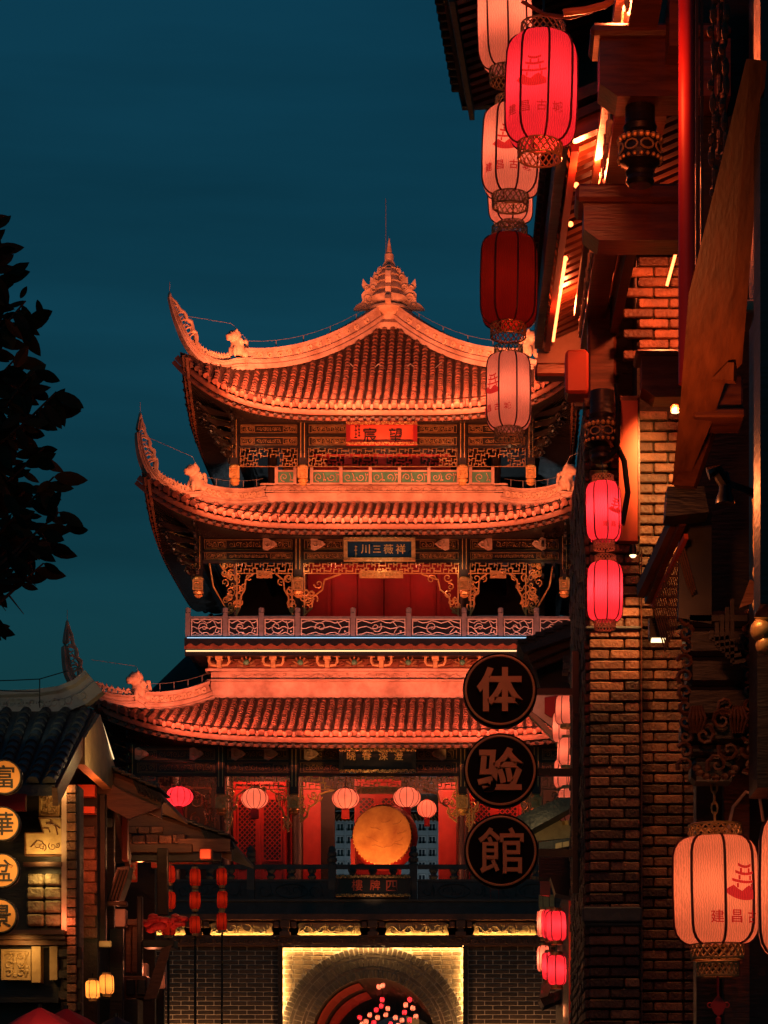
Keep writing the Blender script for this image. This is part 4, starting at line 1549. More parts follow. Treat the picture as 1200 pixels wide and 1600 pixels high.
# wash lights added before the gate to brighten its brickwork
for x, en in ((-6.4, 130), (-2.3, 120), (2.3, 120), (5.2, 90)): point('base_fill', (X0 + x, YC - BD - 1.3, 4.6), en, (1.0, .42, .15), .1)
# fill lights added under the eaves to brighten the gilt friezes
for R, HW, zz, en in ((R2, HW2, z2, 6), (R3, HW3, z3, 6)):
    for k in range(5):
        x = lerp(-HW * .85, HW * .85, k / 4)
        point('frieze_fill', (X0 + x, YC - HW - .75, zz[1] - .55), en, (1.0, .50, .22), .06)

for x in (-1.6, 0, 1.6): point('window_fill', (X0 + x, YC - D3 - .25, wz1 + .55), 16, (1.0, .30, .2), .05)  # fill lights added to brighten the red window lattice

for HW, zt, e in ((HW2, ZS2, 16), (HW3, ZS3, 16)):
    for sx in (-1, 1): point('corner_fill', (X0 + sx * (HW + .9), YC - HW - 1.0, zt - 1.3), e, (1.0, .45, .18), .06)  # fill lights added to bring out the corner brackets

# ---------------------------------------------------------------- shophouse beside the camera (brick pier, timber eaves)
SH = thing('shophouse', 'brick and timber shophouse whose projecting beams and eaves overhang the hanging lanterns', 'building', (1.2, 19, 0))
PY0 = 18.5
px0, px1 = PX(920, PY0), PX(1000, PY0)
ztop = PZ(618, PY0)
wb = MB()
wb.boxp(px0 + .02, px1, PY0 + .03, 22.2, 0, ztop)
wb.boxp(px1 + .002, 2.6, PY0 + .43, 22.2, 0, PZ(400, PY0 + .4))
body = wb.build('wall_core', 'dark_mortar', SH)
PIT = .0805
pb_cache = {}
pn = [0]
rest = MB()
def pbrick(x0, x1, z, y, face='f'):
    L = round(x1 - x0 - .012, 2)
    if L < .03: return
    if L not in pb_cache:
        pb_cache[L] = MB().cham(-L / 2, L / 2, -.05, 0, -PIT / 2 + .007, PIT / 2 - .007, .008)
        pb_cache[L, 1] = pb_cache[L].mesh('brick', 'pier_brick')
    M = Matrix.Translation(((x0 + x1) / 2, y - random.uniform(-.006, .008), z)) @ Matrix.Rotation(random.uniform(-.012, .012), 4, 'Y') @ Matrix.Rotation(random.uniform(-.012, .012), 4, 'Z')
    if face == 's': M = Matrix.Translation((y - random.uniform(-.006, .008), (x0 + x1) / 2, z)) @ Matrix.Rotation(-PI / 2, 4, 'Z')
    if face == 'f' and pn[0] < 330:
        inst('brick', pb_cache[L, 1], body, M)
        pn[0] += 1
    else:
        rest.merge(pb_cache[L], M)
z = ztop - PIT / 2
row = 0
zlow = PZ(1612, PY0)
while z > .05:
    vis = z > zlow
    # pier front
    cuts = [px0, px0 + .16, px0 + .39] if row % 2 == 0 else [px0, px0 + .27, px0 + .39]
    for a, b in zip(cuts[:-1], cuts[1:]): pbrick(a, min(b, px1), z, PY0 + .03, 'f' if vis else 'r')
    # recessed wall
    cuts = [px1 + .01, px1 + .13, px1 + .36, px1 + .6] if row % 2 else [px1 + .01, px1 + .24, px1 + .36, px1 + .6]
    for k, (a, b) in enumerate(zip(cuts[:-1], cuts[1:])): pbrick(a, b, z, PY0 + .43, 'f' if vis and k < 2 else 'r')
    # side towards the street
    y = PY0 + .03 - (row % 2) * .12
    while y < 22:
        pbrick(max(y, PY0 + .04), y + .24, z, px0 + .02, 's')
        y += .24
    row += 1
    z -= PIT
z = PZ(555, 18.9)
while z < PZ(400, 18.9):
    o = (row % 2) * .12
    for k in range(4): pbrick(px1 + .01 + k * .24 - o, px1 + .25 + k * .24 - o, z, PY0 + .43)
    row += 1
    z += PIT
rest.build('brickwork', 'pier_brick', body, kind='stuff')
# projecting courses on the pier
for (ya, yb, dx) in ((1418, 1442, .05), (980, 986, .03), (1440, 1448, .02)):
    o = MB()
    o.cham(px0 - dx, px1 + .01, PY0 - dx - .02, PY0 + .02, PZ(yb, PY0), PZ(ya, PY0), .012)
    o.build('ledge_stone', 'grey_stone', SH)
o = MB()
o.tube([(px1 + .01, PY0 - .02, PZ(860, PY0)), (px1 + .012, PY0 - .02, PZ(1610, PY0))], .006, 6)
o.tube([(px1 - .015, PY0 - .04, PZ(625, PY0)), (px1 - .01, PY0 - .04, PZ(840, PY0))], .012, 6)
o.build('conduit', 'beam_wood', SH)
o = MB()
o.boxp(PX(968, 18.3), PX(997, 18.3), 18.36, 18.46, PZ(842, 18.3), PZ(622, 18.3))
o.build('red_board', 'plaque_red', SH)
o = MB()
a = P(965, 640, 18.3)
o.tube([P(963, 600, 18.2), P(966, 640, 18.2), P(964, 700, 18.2), P(950, 718, 18.2), P(938, 722, 18.2)], .02, 7)
o.tube([P(960, 690, 18.25), P(975, 720, 18.25), P(981, 770, 18.25), P(972, 820, 18.25)], .022, 7)
o.build('pipe', 'steel_black', SH, smooth=True)
# transverse beams, each a box with an overhanging lid, spaced along the street
def cross_beam(Y, xl, xr, yt, ym, yb, lid=.06):
    o = MB()
    z0, z1, z2 = PZ(yb, Y), PZ(ym, Y), PZ(yt, Y)
    c = .07
    poly = [(xl, z0 + c), (xl + c * 1.4, z0), (xr, z0), (xr, z1), (xl, z1)]
    o.prism(poly, (0, Y + .26, 0), (1, 0, 0), (0, 0, 1), (0, -.26, 0))
    b = o.build('cross_beam', 'beam_wood', SH)
    l = MB()
    l.cham(xl - .05, xr, Y - .05, Y + .31, z1 + .003, z2, .02)
    l.build('beam_cap', 'beam_wood', b)
cross_beam(13.3, PX(937, 13.3), 1.3, 40, 60, 150)
cross_beam(15.5, PX(912, 15.5), 1.5, 290, 318, 375)
cross_beam(18.2, PX(1003, 18.2), 1.75, 548, 556, 620)
o = MB()
o.cham(PX(883, 18.7), PX(919, 18.7), 18.6, 18.86, PZ(620, 18.7), PZ(552, 18.7), .02)
o.build('beam_end', 'plaque_red', SH)
o = MB()
o.cham(PX(836, 21.5), PX(886, 21.5), 21.4, 21.6, PZ(592, 21.5), PZ(572, 21.5), .02)
o.build('eave_purlin', 'beam_wood', SH)
o = MB()
o.prism([(PX(838, 22), PZ(568, 22)), (PX(913, 22), PZ(568, 22)), (PX(915, 22), PZ(520, 22)), (PX(905, 22), PZ(502, 22)), (PX(878, 22), PZ(499, 22)), (PX(850, 22), PZ(505, 22)), (PX(842, 22), PZ(540, 22))], (0, 22.1, 0), (1, 0, 0), (0, 0, 1), (0, -.12, 0))
o.build('gable_plaster', 'plaster', SH)
# carved lengthwise beam lit from the eave
o = MB()
a, b = Vector((.82, 12.2, 7.82)), Vector((.80, 20.0, 8.33))
o.bar(a, b, .16, .26)
o.bar(a + Vector((-.085, 0, .17)), b + Vector((-.085, 0, .17)), .09, .07)
lo = o.build('long_beam', 'beam_wood', SH)
g = MB()
for i in range(34):
    c = a.lerp(b, (i + .5) / 34) + Vector((-.088, 0, 0))
    pts = []
    for k in range(9):
        an = k * .85 * (1 if i % 2 else -1) + i
        r = .085 * (1 - .09 * k)
        pts.append(c + Vector((0, r * 1.2 * math.cos(an), r * math.sin(an))))
    g.tube(pts, .014, 4)
g.build('beam_carving', 'plaster_carving', lo, kind='stuff')
o = MB()
o.bar(Vector((.98, 13, 7.7)), Vector((.95, 20, 8.25)), .07, .3)
o.build('side_beam', 'beam_wood', SH)
# carved pendants under the beams
def pendant_post(px, ya, yb, Y, r):
    c = P(px, (ya + yb) / 2, Y)
    z0, z1 = PZ(yb, Y), PZ(ya, Y)
    h = z1 - z0
    o = MB()
    prof = [(.55, 0), (.7, .04), (.62, .10), (.72, .14), (.55, .20), (.95, .25), (1.0, .34), (1.0, .42), (.92, .50), (.98, .54), (.75, .60), (.82, .66), (.72, .70), (.72, 1.0)]
    o.lathe([(r * p, z0 + h * q) for p, q in prof], 20, (c.x, Y, 0))
    po = o.build('pendant', 'dark_wood', SH, smooth=True)
    g = MB()
    for k in range(20):
        an = 2 * PI * k / 20
        for (rr, zz, s) in ((1.0, .50, .10), (1.02, .28, .07)):
            g.ell((c.x + r * rr * math.cos(an), Y + r * rr * math.sin(an), z0 + h * zz), (r * s * 1.5, r * s * 1.5, r * s * 1.6), 6, 4)
    for k in range(8):
        an = 2 * PI * k / 8 + .3
        pts = [(c.x + r * 1.03 * math.cos(an + .32 * math.cos(t)), Y + r * 1.03 * math.sin(an + .32 * math.cos(t)), z0 + h * (.39 + .055 * math.sin(t))) for t in [j * .7 for j in range(10)]]
        g.tube(pts, r * .05, 4)
    g.build('pendant_carving', 'gold_leaf', po, kind='stuff')
pendant_post(1000, 152, 290, 13.45, .115)
pendant_post(941, 612, 722, 18.3, .125)
# lower soffit: rafters between the street edge and the wall, with its board and light strips
def E(Y): return Vector((.50 - (Y - 17) * .008, Y, 8.41 + (Y - 17) * .106))
o = MB()
e0, e1 = E(15.9), E(21.9)
sl = Vector((1.25, 0, .55))
up = Vector((0, 0, .06))
o.add([e0 + up, e1 + up, e1 + sl + up, e0 + sl + up, e0 + up * 2, e1 + up * 2, e1 + sl + up * 2, e0 + sl + up * 2], [(0, 1, 2, 3), (7, 6, 5, 4), (0, 4, 5, 1), (1, 5, 6, 2), (2, 6, 7, 3), (3, 7, 4, 0)])
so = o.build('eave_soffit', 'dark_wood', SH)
RM = MB().boxp(0, 1.34, -.045, .045, -.05, .05).mesh('rafter', 'beam_wood')
Y = 16.0
ang = math.atan2(.55, 1.25)
while Y < 21.9:
    inst('rafter', RM, so, Matrix.Translation(E(Y)) @ Matrix.Rotation(-ang, 4, 'Y'))
    Y += .235
o = MB()
o.bar(e0 + Vector((-.05, 0, .02)), e1 + Vector((-.05, 0, .02)), .07, .26)
o.build('fascia_board', 'dark_wood', SH)
o = MB()
o.bar(E(15.9) + Vector((.03, 0, -.11)), E(21.9) + Vector((.03, 0, -.11)), .05, .05)
o.build('eave_rail', 'plaque_red', SH)
o = MB()
o.bar(E(18.9) + Vector((.08, 0, -.06)), E(21.8) + Vector((.08, 0, -.06)), .022, .022)
o.build('light_strip', 'led_red', SH)
for Y in (16.9, 17.9, 18.9):
    o = MB()
    p = E(Y) + Vector((.08, 0, -.07))
    o.ell(p, (.02, .02, .02), 8, 6)
    o.build('eave_bulb', 'led_red', SH)
o = MB()
o.bar(P(1056, 395, 18.7), P(1042, 446, 18.7), .022, .022)
o.build('light_strip', 'led_red', SH)
# tile edge above the fascia
TE = MB().lathe([(.05, 0), (.062, .012), (.062, .12)], 10, (0, 0, 0), 'x').mesh('tile_end', 'grey_roof_tile')
Y = 16.0
while Y < 21.9:
    inst('tile_end', TE, so, Matrix.Translation(E(Y) + Vector((-.16, 0, .20))))
    Y += .19
o = MB()
u2 = Vector((0, 0, .13))
o.add([e0 + u2 + Vector((-.12, 0, 0)), e1 + u2 + Vector((-.12, 0, 0)), e1 + sl + u2, e0 + sl + u2, e0 + u2 * 1.6 + Vector((-.12, 0, 0)), e1 + u2 * 1.6 + Vector((-.12, 0, 0)), e1 + sl + u2 * 1.6, e0 + sl + u2 * 1.6], [(0, 1, 2, 3), (7, 6, 5, 4), (0, 4, 5, 1), (1, 5, 6, 2), (2, 6, 7, 3), (3, 7, 4, 0)])
o.build('tile_bed', 'grey_roof_tile', SH)
# upper roof corner against the sky
o = MB()
A, B = P(688, -40, 21.5), P(722, 150, 24.2)
sl2 = Vector((1.5, 0, .5))
dn = Vector((0, 0, -.09))
o.add([A, B, B + sl2, A + sl2, A + dn, B + dn, B + sl2 + dn, A + sl2 + dn], [(0, 3, 2, 1), (4, 5, 6, 7), (0, 1, 5, 4), (1, 2, 6, 5), (2, 3, 7, 6), (3, 0, 4, 7)])
uo = o.build('upper_soffit', 'dark_wood', SH)
for i in range(15):
    p = A.lerp(B, (i + .4) / 15)
    inst('tile_end', TE, uo, Matrix.Translation(p + Vector((-.10, 0, .06))))
    inst('rafter', RM, uo, Matrix.Translation(p + Vector((.05, 0, -.12))) @ Matrix.Rotation(-math.atan2(.5, 1.5), 4, 'Y'))
o = MB()
o.bar(A + Vector((.10, 0, -.16)), B + Vector((.10, 0, -.16)), .05, .16)
o.prism([(PX(722, 24.2), PZ(166, 24.2)), (PX(790, 24.2), PZ(164, 24.2)), (PX(790, 24.2), PZ(120, 24.2)), (PX(716, 24.2), PZ(140, 24.2))], (0, 24.3, 0), (1, 0, 0), (0, 0, 1), (0, -.1, 0))
o.build('upper_eave_board', 'dark_wood', SH)
# lamp cables drooping at the top
o = MB()
o.tube([P(815, 2, 14.5), P(850, 22, 14.5), P(890, 28, 14.5), P(925, 18, 14.5), P(960, -5, 14.5)], .012, 6)
o.tube([P(880, 20, 14), P(915, 16, 14), P(945, 8, 14), P(970, -8, 14)], .022, 6)
o.build('cable', 'beam_wood', SH)
o = MB()
p = P(1055, 638, 18.0)
o.lathe([(.012, .03), (.03, .02), (.034, -.03)], 10, p)
so_ = o.build('spot_lamp', 'plaque_red', SH)
MB().lathe([(.001, -.031), (.03, -.031)], 10, p, cap=False).build('lens', 'bulb', so_)
spot('wall_spot', p + Vector((-.02, -.12, -.02)), P(1040, 790, 18.9), 150, (1.0, .42, .12), 85, .8, .03)
# small lamp low on the pier
o = MB()
p = P(989, 857, 18.2)
o.lathe([(.02, .03), (.03, 0), (.03, -.05)], 10, p)
l2 = o.build('spot_lamp', 'steel_black', SH)
MB().ell(p + Vector((0, 0, -.05)), (.026, .026, .02), 8, 5).build('lens', 'bulb', l2)
spot('pier_spot', p + Vector((0, -.1, -.08)), p + Vector((-.12, .2, -2)), 60, (1.0, .40, .12), 110, .8, .03)
point('eave_light', E(20.2) + Vector((.16, 0, -.12)), 80, (1.0, .13, .035), .08)
point('eave_light', E(16.2) + Vector((.16, 0, -.14)), 90, (1.0, .14, .04), .08)
point('eave_light', E(13.4) + Vector((.18, 0, -.05)), 60, (1.0, .16, .045), .08)
point('eave_light', P(1040, 430, 18.3), 45, (1.0, .17, .05), .05)

# ---------------------------------------------------------------- near timber shopfront at the picture's edge
NS = thing('timber_shopfront', 'dark carved timber shopfront beside the biggest silk lantern', 'building', (2.0, 12.8, 0))
o = MB()
o.boxp(PX(1088, 13.6), 3.2, 13.6, 13.8, 0, 12.5)
o.boxp(PX(1180, 12.3), 3.2, 12.2, 12.6, PZ(1235, 12.3), 12.5)
o.boxp(PX(1188, 10.0), 2.4, 10.0, 10.25, 3.9, 9)
o.build('wall_panel', 'dark_wood', NS)
o = MB()
o.lathe([(.042, PZ(600, 12.2)), (.042, 9.5)], 16, (PX(1073, 12.2), 12.2, 0))
o.build('red_column', 'red_paint', NS, smooth=True)
o = MB()
for px in (1090, 1098): o.boxp(PX(px, 12.2), PX(px + 4, 12.2), 12.3, 12.36, PZ(600, 12.2), 9.5)
o.build('door_jamb', 'dark_wood', NS)
# hanging carved strings
for k, (px, yb, Y) in enumerate(((1114, 300, 11.6), (1122, 240, 11.7), (1132, 330, 11.5), (1128, 170, 11.8))):
    o = MB()
    zb = PZ(yb, Y)
    x = PX(px, Y)
    z = zb
    i = 0
    while z < 8.0:
        o.ell((x + .012 * math.sin(i * 1.9), Y, z), (.018, .018, .05 if i % 3 else .028), 7, 5)
        z += .085
        i += 1
    o.tube([(x, Y, zb), (x, Y, 8.2)], .006, 4)
    o.build('carved_string', 'brown_wood', NS)
# leaning boards with brackets
def slab(name, pts, W, m):
    pts = [Vector(p) for p in pts]
    W = Vector(W)
    n = len(pts)
    b = MB()
    f = [tuple(range(n)), tuple(range(2 * n - 1, n - 1, -1))] + [((i + 1) % n, i, n + i, n + (i + 1) % n) for i in range(n)]
    b.add(pts + [p + W for p in pts], f)
    return b.build(name, m, NS)
def lean(px, py): return P(px, py, 1 / lerp(1 / 9.8, 1 / 12.4, (py - 92) / 666))
slab('leaning_board', [lean(1166, 92), lean(1172, 92), lean(1137, 566), lean(1112, 592), lean(1090, 660), lean(1050, 758), lean(1062, 640), lean(1076, 460)], (.07, .02, .0), 'board_wood')
slab('board_end', [P(1112, 592, 11.6), P(1137, 566, 11.5), P(1147, 566, 11.5), P(1146, 594, 11.6)], (.02, .06, .0), 'board_wood')
slab('leaning_board', [P(1052, 758, 12.3), P(1092, 656, 12.2), P(1118, 662, 12.25), P(1084, 760, 12.35)], (.02, .06, .0), 'beam_wood')
o = MB()
o.cham(PX(1082, 12.0), PX(1158, 12.0), 11.9, 12.15, PZ(660, 12.0), PZ(596, 12.0), .01)
o.cham(PX(1080, 12.0), PX(1160, 12.0), 11.86, 12.15, PZ(664, 12.0), PZ(651, 12.0) , .008)
o.build('bracket_block', 'beam_wood', NS)
o = MB()
o.cham(PX(1160, 12), PX(1178, 12), 11.9, 12.2, PZ(498, 12), PZ(478, 12), .01)
o.build('peg', 'plaster_carving', NS)
slab('dark_block', [P(1043, 760, 12.4), P(1100, 760, 12.4), P(1108, 800, 12.4), P(1050, 806, 12.4), P(1040, 806, 12.4)], (.0, .2, 0), 'dark_wood')
# slanting awning frame with its row of thin slats
for (xa, ya, xb, yb, w, m) in ((1060, 800, 1002, 924, .05, 'eave_board'), (1066, 815, 1012, 938, .035, 'beam_wood'), (1072, 838, 1020, 946, .022, 'plaque_red')):
    MB().bar(P(xa, ya, 12.6), P(xb, yb, 13.4), w, w * 1.3).build('awning_rail', m, NS)
for i in range(22):
    t = i / 21
    a = P(lerp(1066, 1020, t), lerp(848, 948, t), lerp(12.7, 13.3, t))
    MB().bar(a, a + Vector((.07, .02, -.24)), .004, .008).build('awning_slat', 'brown_wood', NS)
slab('awning_side', [P(1062, 815, 12.8), P(1112, 800, 12.8), P(1112, 975, 12.8), P(1060, 965, 12.8)], (0, .1, 0), 'black_lacquer')
# flood lamp on an arm, lit
o = MB()
c = P(1133, 772, 11.2)
o.lathe([(.016, .10), (.026, .06), (.03, .01), (.042, -.02), (.045, -.045)], 14, c)
o.bar(c + Vector((0, 0, .05)), P(1190, 775, 11.2), .03)
o.tube([P(1106, 740, 11.2), P(1120, 735, 11.2), P(1135, 760, 11.2)], .03, 8)
lm = o.build('wall_lamp', 'steel_black', NS, smooth=True)
MB().lathe([(.001, -.042), (.038, -.042)], 12, c, cap=False).build('lens', 'bulb', lm)
spot('shop_spot', c + Vector((0, -.02, -.10)), P(1150, 1150, 11.5), 10, (1.0, .5, .2), 110, .8, .05)
point('board_uplight', P(1100, 800, 11.6) + Vector((-.25, -.35, 0)), 26.0, (1.0, .22, .055), .06)
# box lamp on a bracket over the pier
o = MB()
c = P(1036, 985, 13.6)
o.boxp(c.x - .08, c.x + .02, c.y - .05, c.y + .05, c.z - .05, c.z + .06)
o.bar(c, P(1108, 972, 13.2), .018)
bl = o.build('box_lamp', 'steel_black', NS)
MB().boxp(c.x - .065, c.x + .01, c.y - .04, c.y + .04, c.z - .06, c.z - .052).build('lens', 'bulb', bl)
spot('box_lamp_light', c + Vector((-.03, 0, -.08)), c + Vector((-.1, 4.6, -2.5)), 12, (1.0, .28, .08), 120, .8, .04)
# carved corbel: stepped scrolls hanging under a beam end
o = MB()
Y = 12.9
steps = ((960, 985, 1068, 1172), (985, 1030, 1070, 1168), (1030, 1075, 1073, 1166), (1075, 1125, 1068, 1172), (1125, 1165, 1064, 1172), (1165, 1185, 1072, 1162), (1185, 1222, 1080, 1150))
for i, (ya, yb, xa, xb) in enumerate(steps):
    o.cham(PX(xa, Y), PX(xb, Y), Y - .10 + .01 * i, Y + .2, PZ(yb, Y) + .003, PZ(ya, Y), .025)
cb = o.build('corbel', 'dark_wood', NS)
g = MB()
for i in range(11):
    ya = 970 + i * 23
    for s, xe in ((-1, 1069), (1, 1169)):
        c = P(xe, ya, Y)
        spiral(g, c.x, c.z, .045, 1.2, s, i, .013, Y - .08)
    c = P(1118 + 22 * math.sin(i * 2.2), ya, Y)
    if i > 5: spiral(g, c.x, c.z, .06, 1.3, 1 if i % 2 else -1, i, .012, Y - .115)
for s in (-1, 1):
    c = P(1118 + s * 32, 1130, Y)
    for k in range(5): g.tube([(c.x + (k - 2) * .012, Y - .11, c.z + .07), (c.x + (k - 2) * .022, Y - .14, c.z), (c.x + (k - 2) * .012, Y - .11, c.z - .07)], .008, 4)
c = P(1116, 1200, Y)
for k in range(7):
    an = PI * k / 6
    g.ell((c.x + .10 * math.cos(an), Y - .12, c.z - .02 - .05 * math.sin(an)), (.026, .02, .02), 6, 4)
g.build('corbel_carving', 'brown_wood', cb, kind='stuff')
# gilt carved post end at the far edge
o = MB()
x = PX(1196, 11.5)
prof = [(.06, PZ(880, 11.5)), (.06, PZ(790, 11.5))]
o.lathe([(.055, PZ(872, 11.5)), (.06, PZ(860, 11.5)), (.06, PZ(790, 11.5)), (.065, PZ(780, 11.5))], 14, (x, 11.5, 0))
for k, (yy, rr) in enumerate(((895, .045), (918, .05), (945, .045), (962, .05), (985, .055), (1008, .045))):
    c = P(1190 + 5 * (k % 2), yy, 11.5)
    o.ell(c, (rr, rr, rr * 1.1), 10, 6)
o.build('gilt_post_end', 'gold_leaf', NS, smooth=True)
# stepped keys and folded cloth in the gloom
o = MB()
for i in range(5):
    a, b = P(1112 + 8 * i, 1000 + 9 * i, 12.5), P(1112 + 8 * i, 985 - 12 * i, 12.5)
    o.bar(a, b, .02)
    o.bar(a, P(1140 + 6 * i, 1000 + 9 * i - 4, 12.5), .02)
o.build('key_carving', 'dark_wood', NS, kind='stuff')
slab('hanging_flag', [P(1172, 905, 12), P(1184, 912, 12), P(1182, 940, 12), P(1155, 950, 12)], (0, .01, 0), 'brown_wood')
o = MB()
o.boxp(PX(1128, 13.5), PX(1168, 13.5), 13.4, 13.5, 0, PZ(1020, 13.5))
o.build('door_post', 'brown_wood', NS)

# unseen spots added near the eave to brighten the projecting sign
for tz in (1080, 1205, 1331):
    spot('sign_fill', E(15.6) + Vector((-.1, 0, -.2)), P(782, tz, 19.6), 620, (1.0, .55, .28), 16, .9, .03)

# wall and posts closing the bay behind the beams
o = MB()
o.cham(PX(918, 19.2), PX(962, 19.2), 19.1, 19.3, PZ(640, 19.2), PZ(470, 19.2), .02)
o.build('hung_post', 'beam_wood', SH)
o = MB()
o.boxp(PX(958, 19.6), PX(1062, 19.6), 19.5, 19.7, PZ(640, 19.6), PZ(300, 19.6))
o.build('bay_wall', 'dark_wood', SH)
o = MB()
o.boxp(PX(898, 22.6), PX(990, 22.6), 22.5, 22.6, PZ(640, 22.6), PZ(380, 22.6))
o.build('bay_wall', 'dark_wood', SH)
o = MB()
o.boxp(PX(872, 23.5), PX(1075, 23.5), 23.4, 23.5, PZ(400, 23.5), PZ(-60, 23.5))
o.build('bay_wall', 'dark_wood', SH)
point('bay_fill', (0.62, 12.0, 7.0), 22, (1.0, .13, .03), .08)  # fill lights added to brighten the dark beam fronts
point('bay_fill', (0.55, 14.6, 7.1), 14, (1.0, .13, .03), .08)

# ---------------------------------------------------------------- left side: tiled shop with round signs
LS = thing('tiled_shop', 'corner shop with dark tiled roof and glowing carved panels behind the round orange signs', 'building', (-6.0, 29, 0))
LY = 27.0
def B(mb, name, m, par=LS, **k): return mb.build(name, m, par, **k)
o = MB()
xr = -4.70
o.boxp(-9.0, PX(120, LY), LY + .1, LY + .45, 0, PZ(1225, LY))
wall = B(o, 'shop_wall', 'dark_wood')
# roof slope facing the camera
e0, e1 = P(-160, 1226, 26.0), P(86, 1226, 26.0)
r0, r1 = P(-150, 1108, 29.0), P(146, 1108, 29.0)
o = MB()
k = Vector((0, 0, -.12))
o.add([e0, e1, r1, r0, e0 + k, e1 + k, r1 + k, r0 + k], [(0, 1, 2, 3), (7, 6, 5, 4), (0, 4, 5, 1), (1, 5, 6, 2), (2, 6, 7, 3), (3, 7, 4, 0)])
# back slope
bk0, bk1 = r0 + Vector((0, 3, -1.5)), r1 + Vector((0, 3, -1.5))
o.add([r0, r1, bk1, bk0], [(0, 1, 2, 3)])
rf = B(o, 'roof', 'grey_roof_tile')
GT = MB()
n = 6
for y, r in ((0.0, 0.072), (.30, 0.062)):
    for i in range(n + 1):
        a = PI * i / n
        GT.v.append((r * math.cos(a), y, r * math.sin(a) + (.018 if y == 0 else 0)))
for i in range(n): GT.f.append((i, i + 1, n + 2 + i, n + 1 + i))
GT.f.append(tuple(range(n, -1, -1)))
GTM = GT.mesh('tile', 'grey_roof_tile', True)
for c in range(9):
    t0 = 1 - (c * .175 + .06) / (e1 - e0).length * 1.0
    a, b = e0.lerp(e1, t0), r0.lerp(r1, t0)
    d = (b - a).normalized()
    X = Vector((1, 0, 0))
    X = (X - d * X.dot(d)).normalized()
    N = X.cross(d)
    m = int((b - a).length / .26)
    for i in range(m):
        p = a + d * (i * .26 - .03) + N * .01
        inst('tile', GTM, rf, Matrix(((X[0], d[0], N[0], p[0]), (X[1], d[1], N[1], p[1]), (X[2], d[2], N[2], p[2]), (0, 0, 0, 1))))
# pale plaster ridge sweeping up at its end
o = MB()
path = [P(px, py, 29.0) for px, py in ((-150, 1108), (0, 1108), (60, 1106), (100, 1100), (130, 1088), (152, 1070))]
o.sweep(path, [(-.10, -.12), (-.10, .03), (-.07, .05), (-.07, .12), (-.12, .15), (-.12, .20), (.12, .20), (.12, .15), (.07, .12), (.07, .05), (.10, .03), (.10, -.12)])
B(o, 'ridge', 'pale_plaster')
g = MB()
for i in range(12):
    p = P(10 + i * 11, 1101 - max(0, i - 8) * 4, 29.0)
    spiral(g, p.x, p.z, .055, 1.2, 1 if i % 2 else -1, i, .014, 28.9)
B(g, 'ridge_carving', 'pale_plaster', kind='stuff')
# gable end with verge board, lit from below by a strip
o = MB()
o.prism([(27.9, 6.30), (29.0, PZ(1116, 29.0)), (30.3, 6.25), (30.3, 6.0), (27.9, 6.0)], (xr - .10, 0, 0), (0, 1, 0), (0, 0, 1), (.12, 0, 0))
B(o, 'gable_wall', 'carved_yellow')
o = MB()
o.bar(e1 + Vector((0, 0, -.13)), r1 + Vector((0, 0, -.13)), .06, .20)
o.bar(r1 + Vector((0, 0, -.13)), r1 + Vector((0, 2.8, -1.5)), .06, .20)
B(o, 'verge_board', 'brown_wood')
o = MB()
o.bar(P(150, 1124, 29.2) + Vector((.06, 0, 0)), P(170, 1186, 29.9) + Vector((.06, 0, 0)), .012)
B(o, 'light_strip', 'led_cream')
o = MB()
o.boxp(PX(20, LY), PX(92, LY), LY - .35, LY - .1, PZ(1240, LY), PZ(1222, LY))
B(o, 'eave_beam', 'brown_wood')
# wall ornaments
def panel(name, xa, ya, xb, yb, m, sc=None, d=.06, rows=2, seed=0, y=LY, r=.012, m2=None):
    o = MB()
    o.boxp(PX(xa, y), PX(xb, y), y - d, y + .08, PZ(yb, y), PZ(ya, y))
    p = B(o, name, m)
    if sc:
        g = MB()
        frame(g, PX(xa, y), PX(xb, y), PZ(yb, y), PZ(ya, y), .02, y - d - .001, .02)
        scrolls(g, PX(xa, y) + .03, PX(xb, y) - .03, PZ(yb, y) + .03, PZ(ya, y) - .03, r, y - d - .008, rows, seed)
        B(g, 'relief', m2 or m, p, kind='stuff')
    return p
panel('carved_tile', 63, 1240, 95, 1277, 'carved_yellow', True, rows=3, seed=3, m2='dull_gilt')
o = MB()
o.prism([(PX(a, LY), PZ(b, LY)) for a, b in ((42, 1338), (42, 1303), (70, 1303), (63, 1280), (98, 1280), (100, 1310), (99, 1338))], (0, LY - .08, 0), (1, 0, 0), (0, 0, 1), (0, .1, 0))
pp = B(o, 'painted_panel', 'carved_yellow')
g = MB()
pts = [(42, 1338), (42, 1303), (70, 1303), (63, 1280), (98, 1280), (100, 1310), (99, 1338), (42, 1338)]
g.tube([P(a, b, LY) + Vector((0, -.09, 0)) for a, b in pts], .012, 5)
for (cx, cy, r) in ((62, 1322, .07), (68, 1325, .05), (84, 1324, .05), (92, 1322, .03)): spiral(g, PX(cx, LY), PZ(cy, LY), r, 1.3, 1, cx, .006, LY - .085)
for (a, b, c, d2) in ((74, 1288, 96, 1296), (80, 1284, 92, 1306), (70, 1295, 80, 1302), (50, 1325, 60, 1314)): g.tube([P(a, b, LY) + Vector((0, -.085, 0)), P((a + c) / 2 + 3, (b + d2) / 2 - 2, LY) + Vector((0, -.085, 0)), P(c, d2, LY) + Vector((0, -.085, 0))], .007, 4)
B(g, 'panel_drawing', 'brown_wood', pp, kind='stuff')
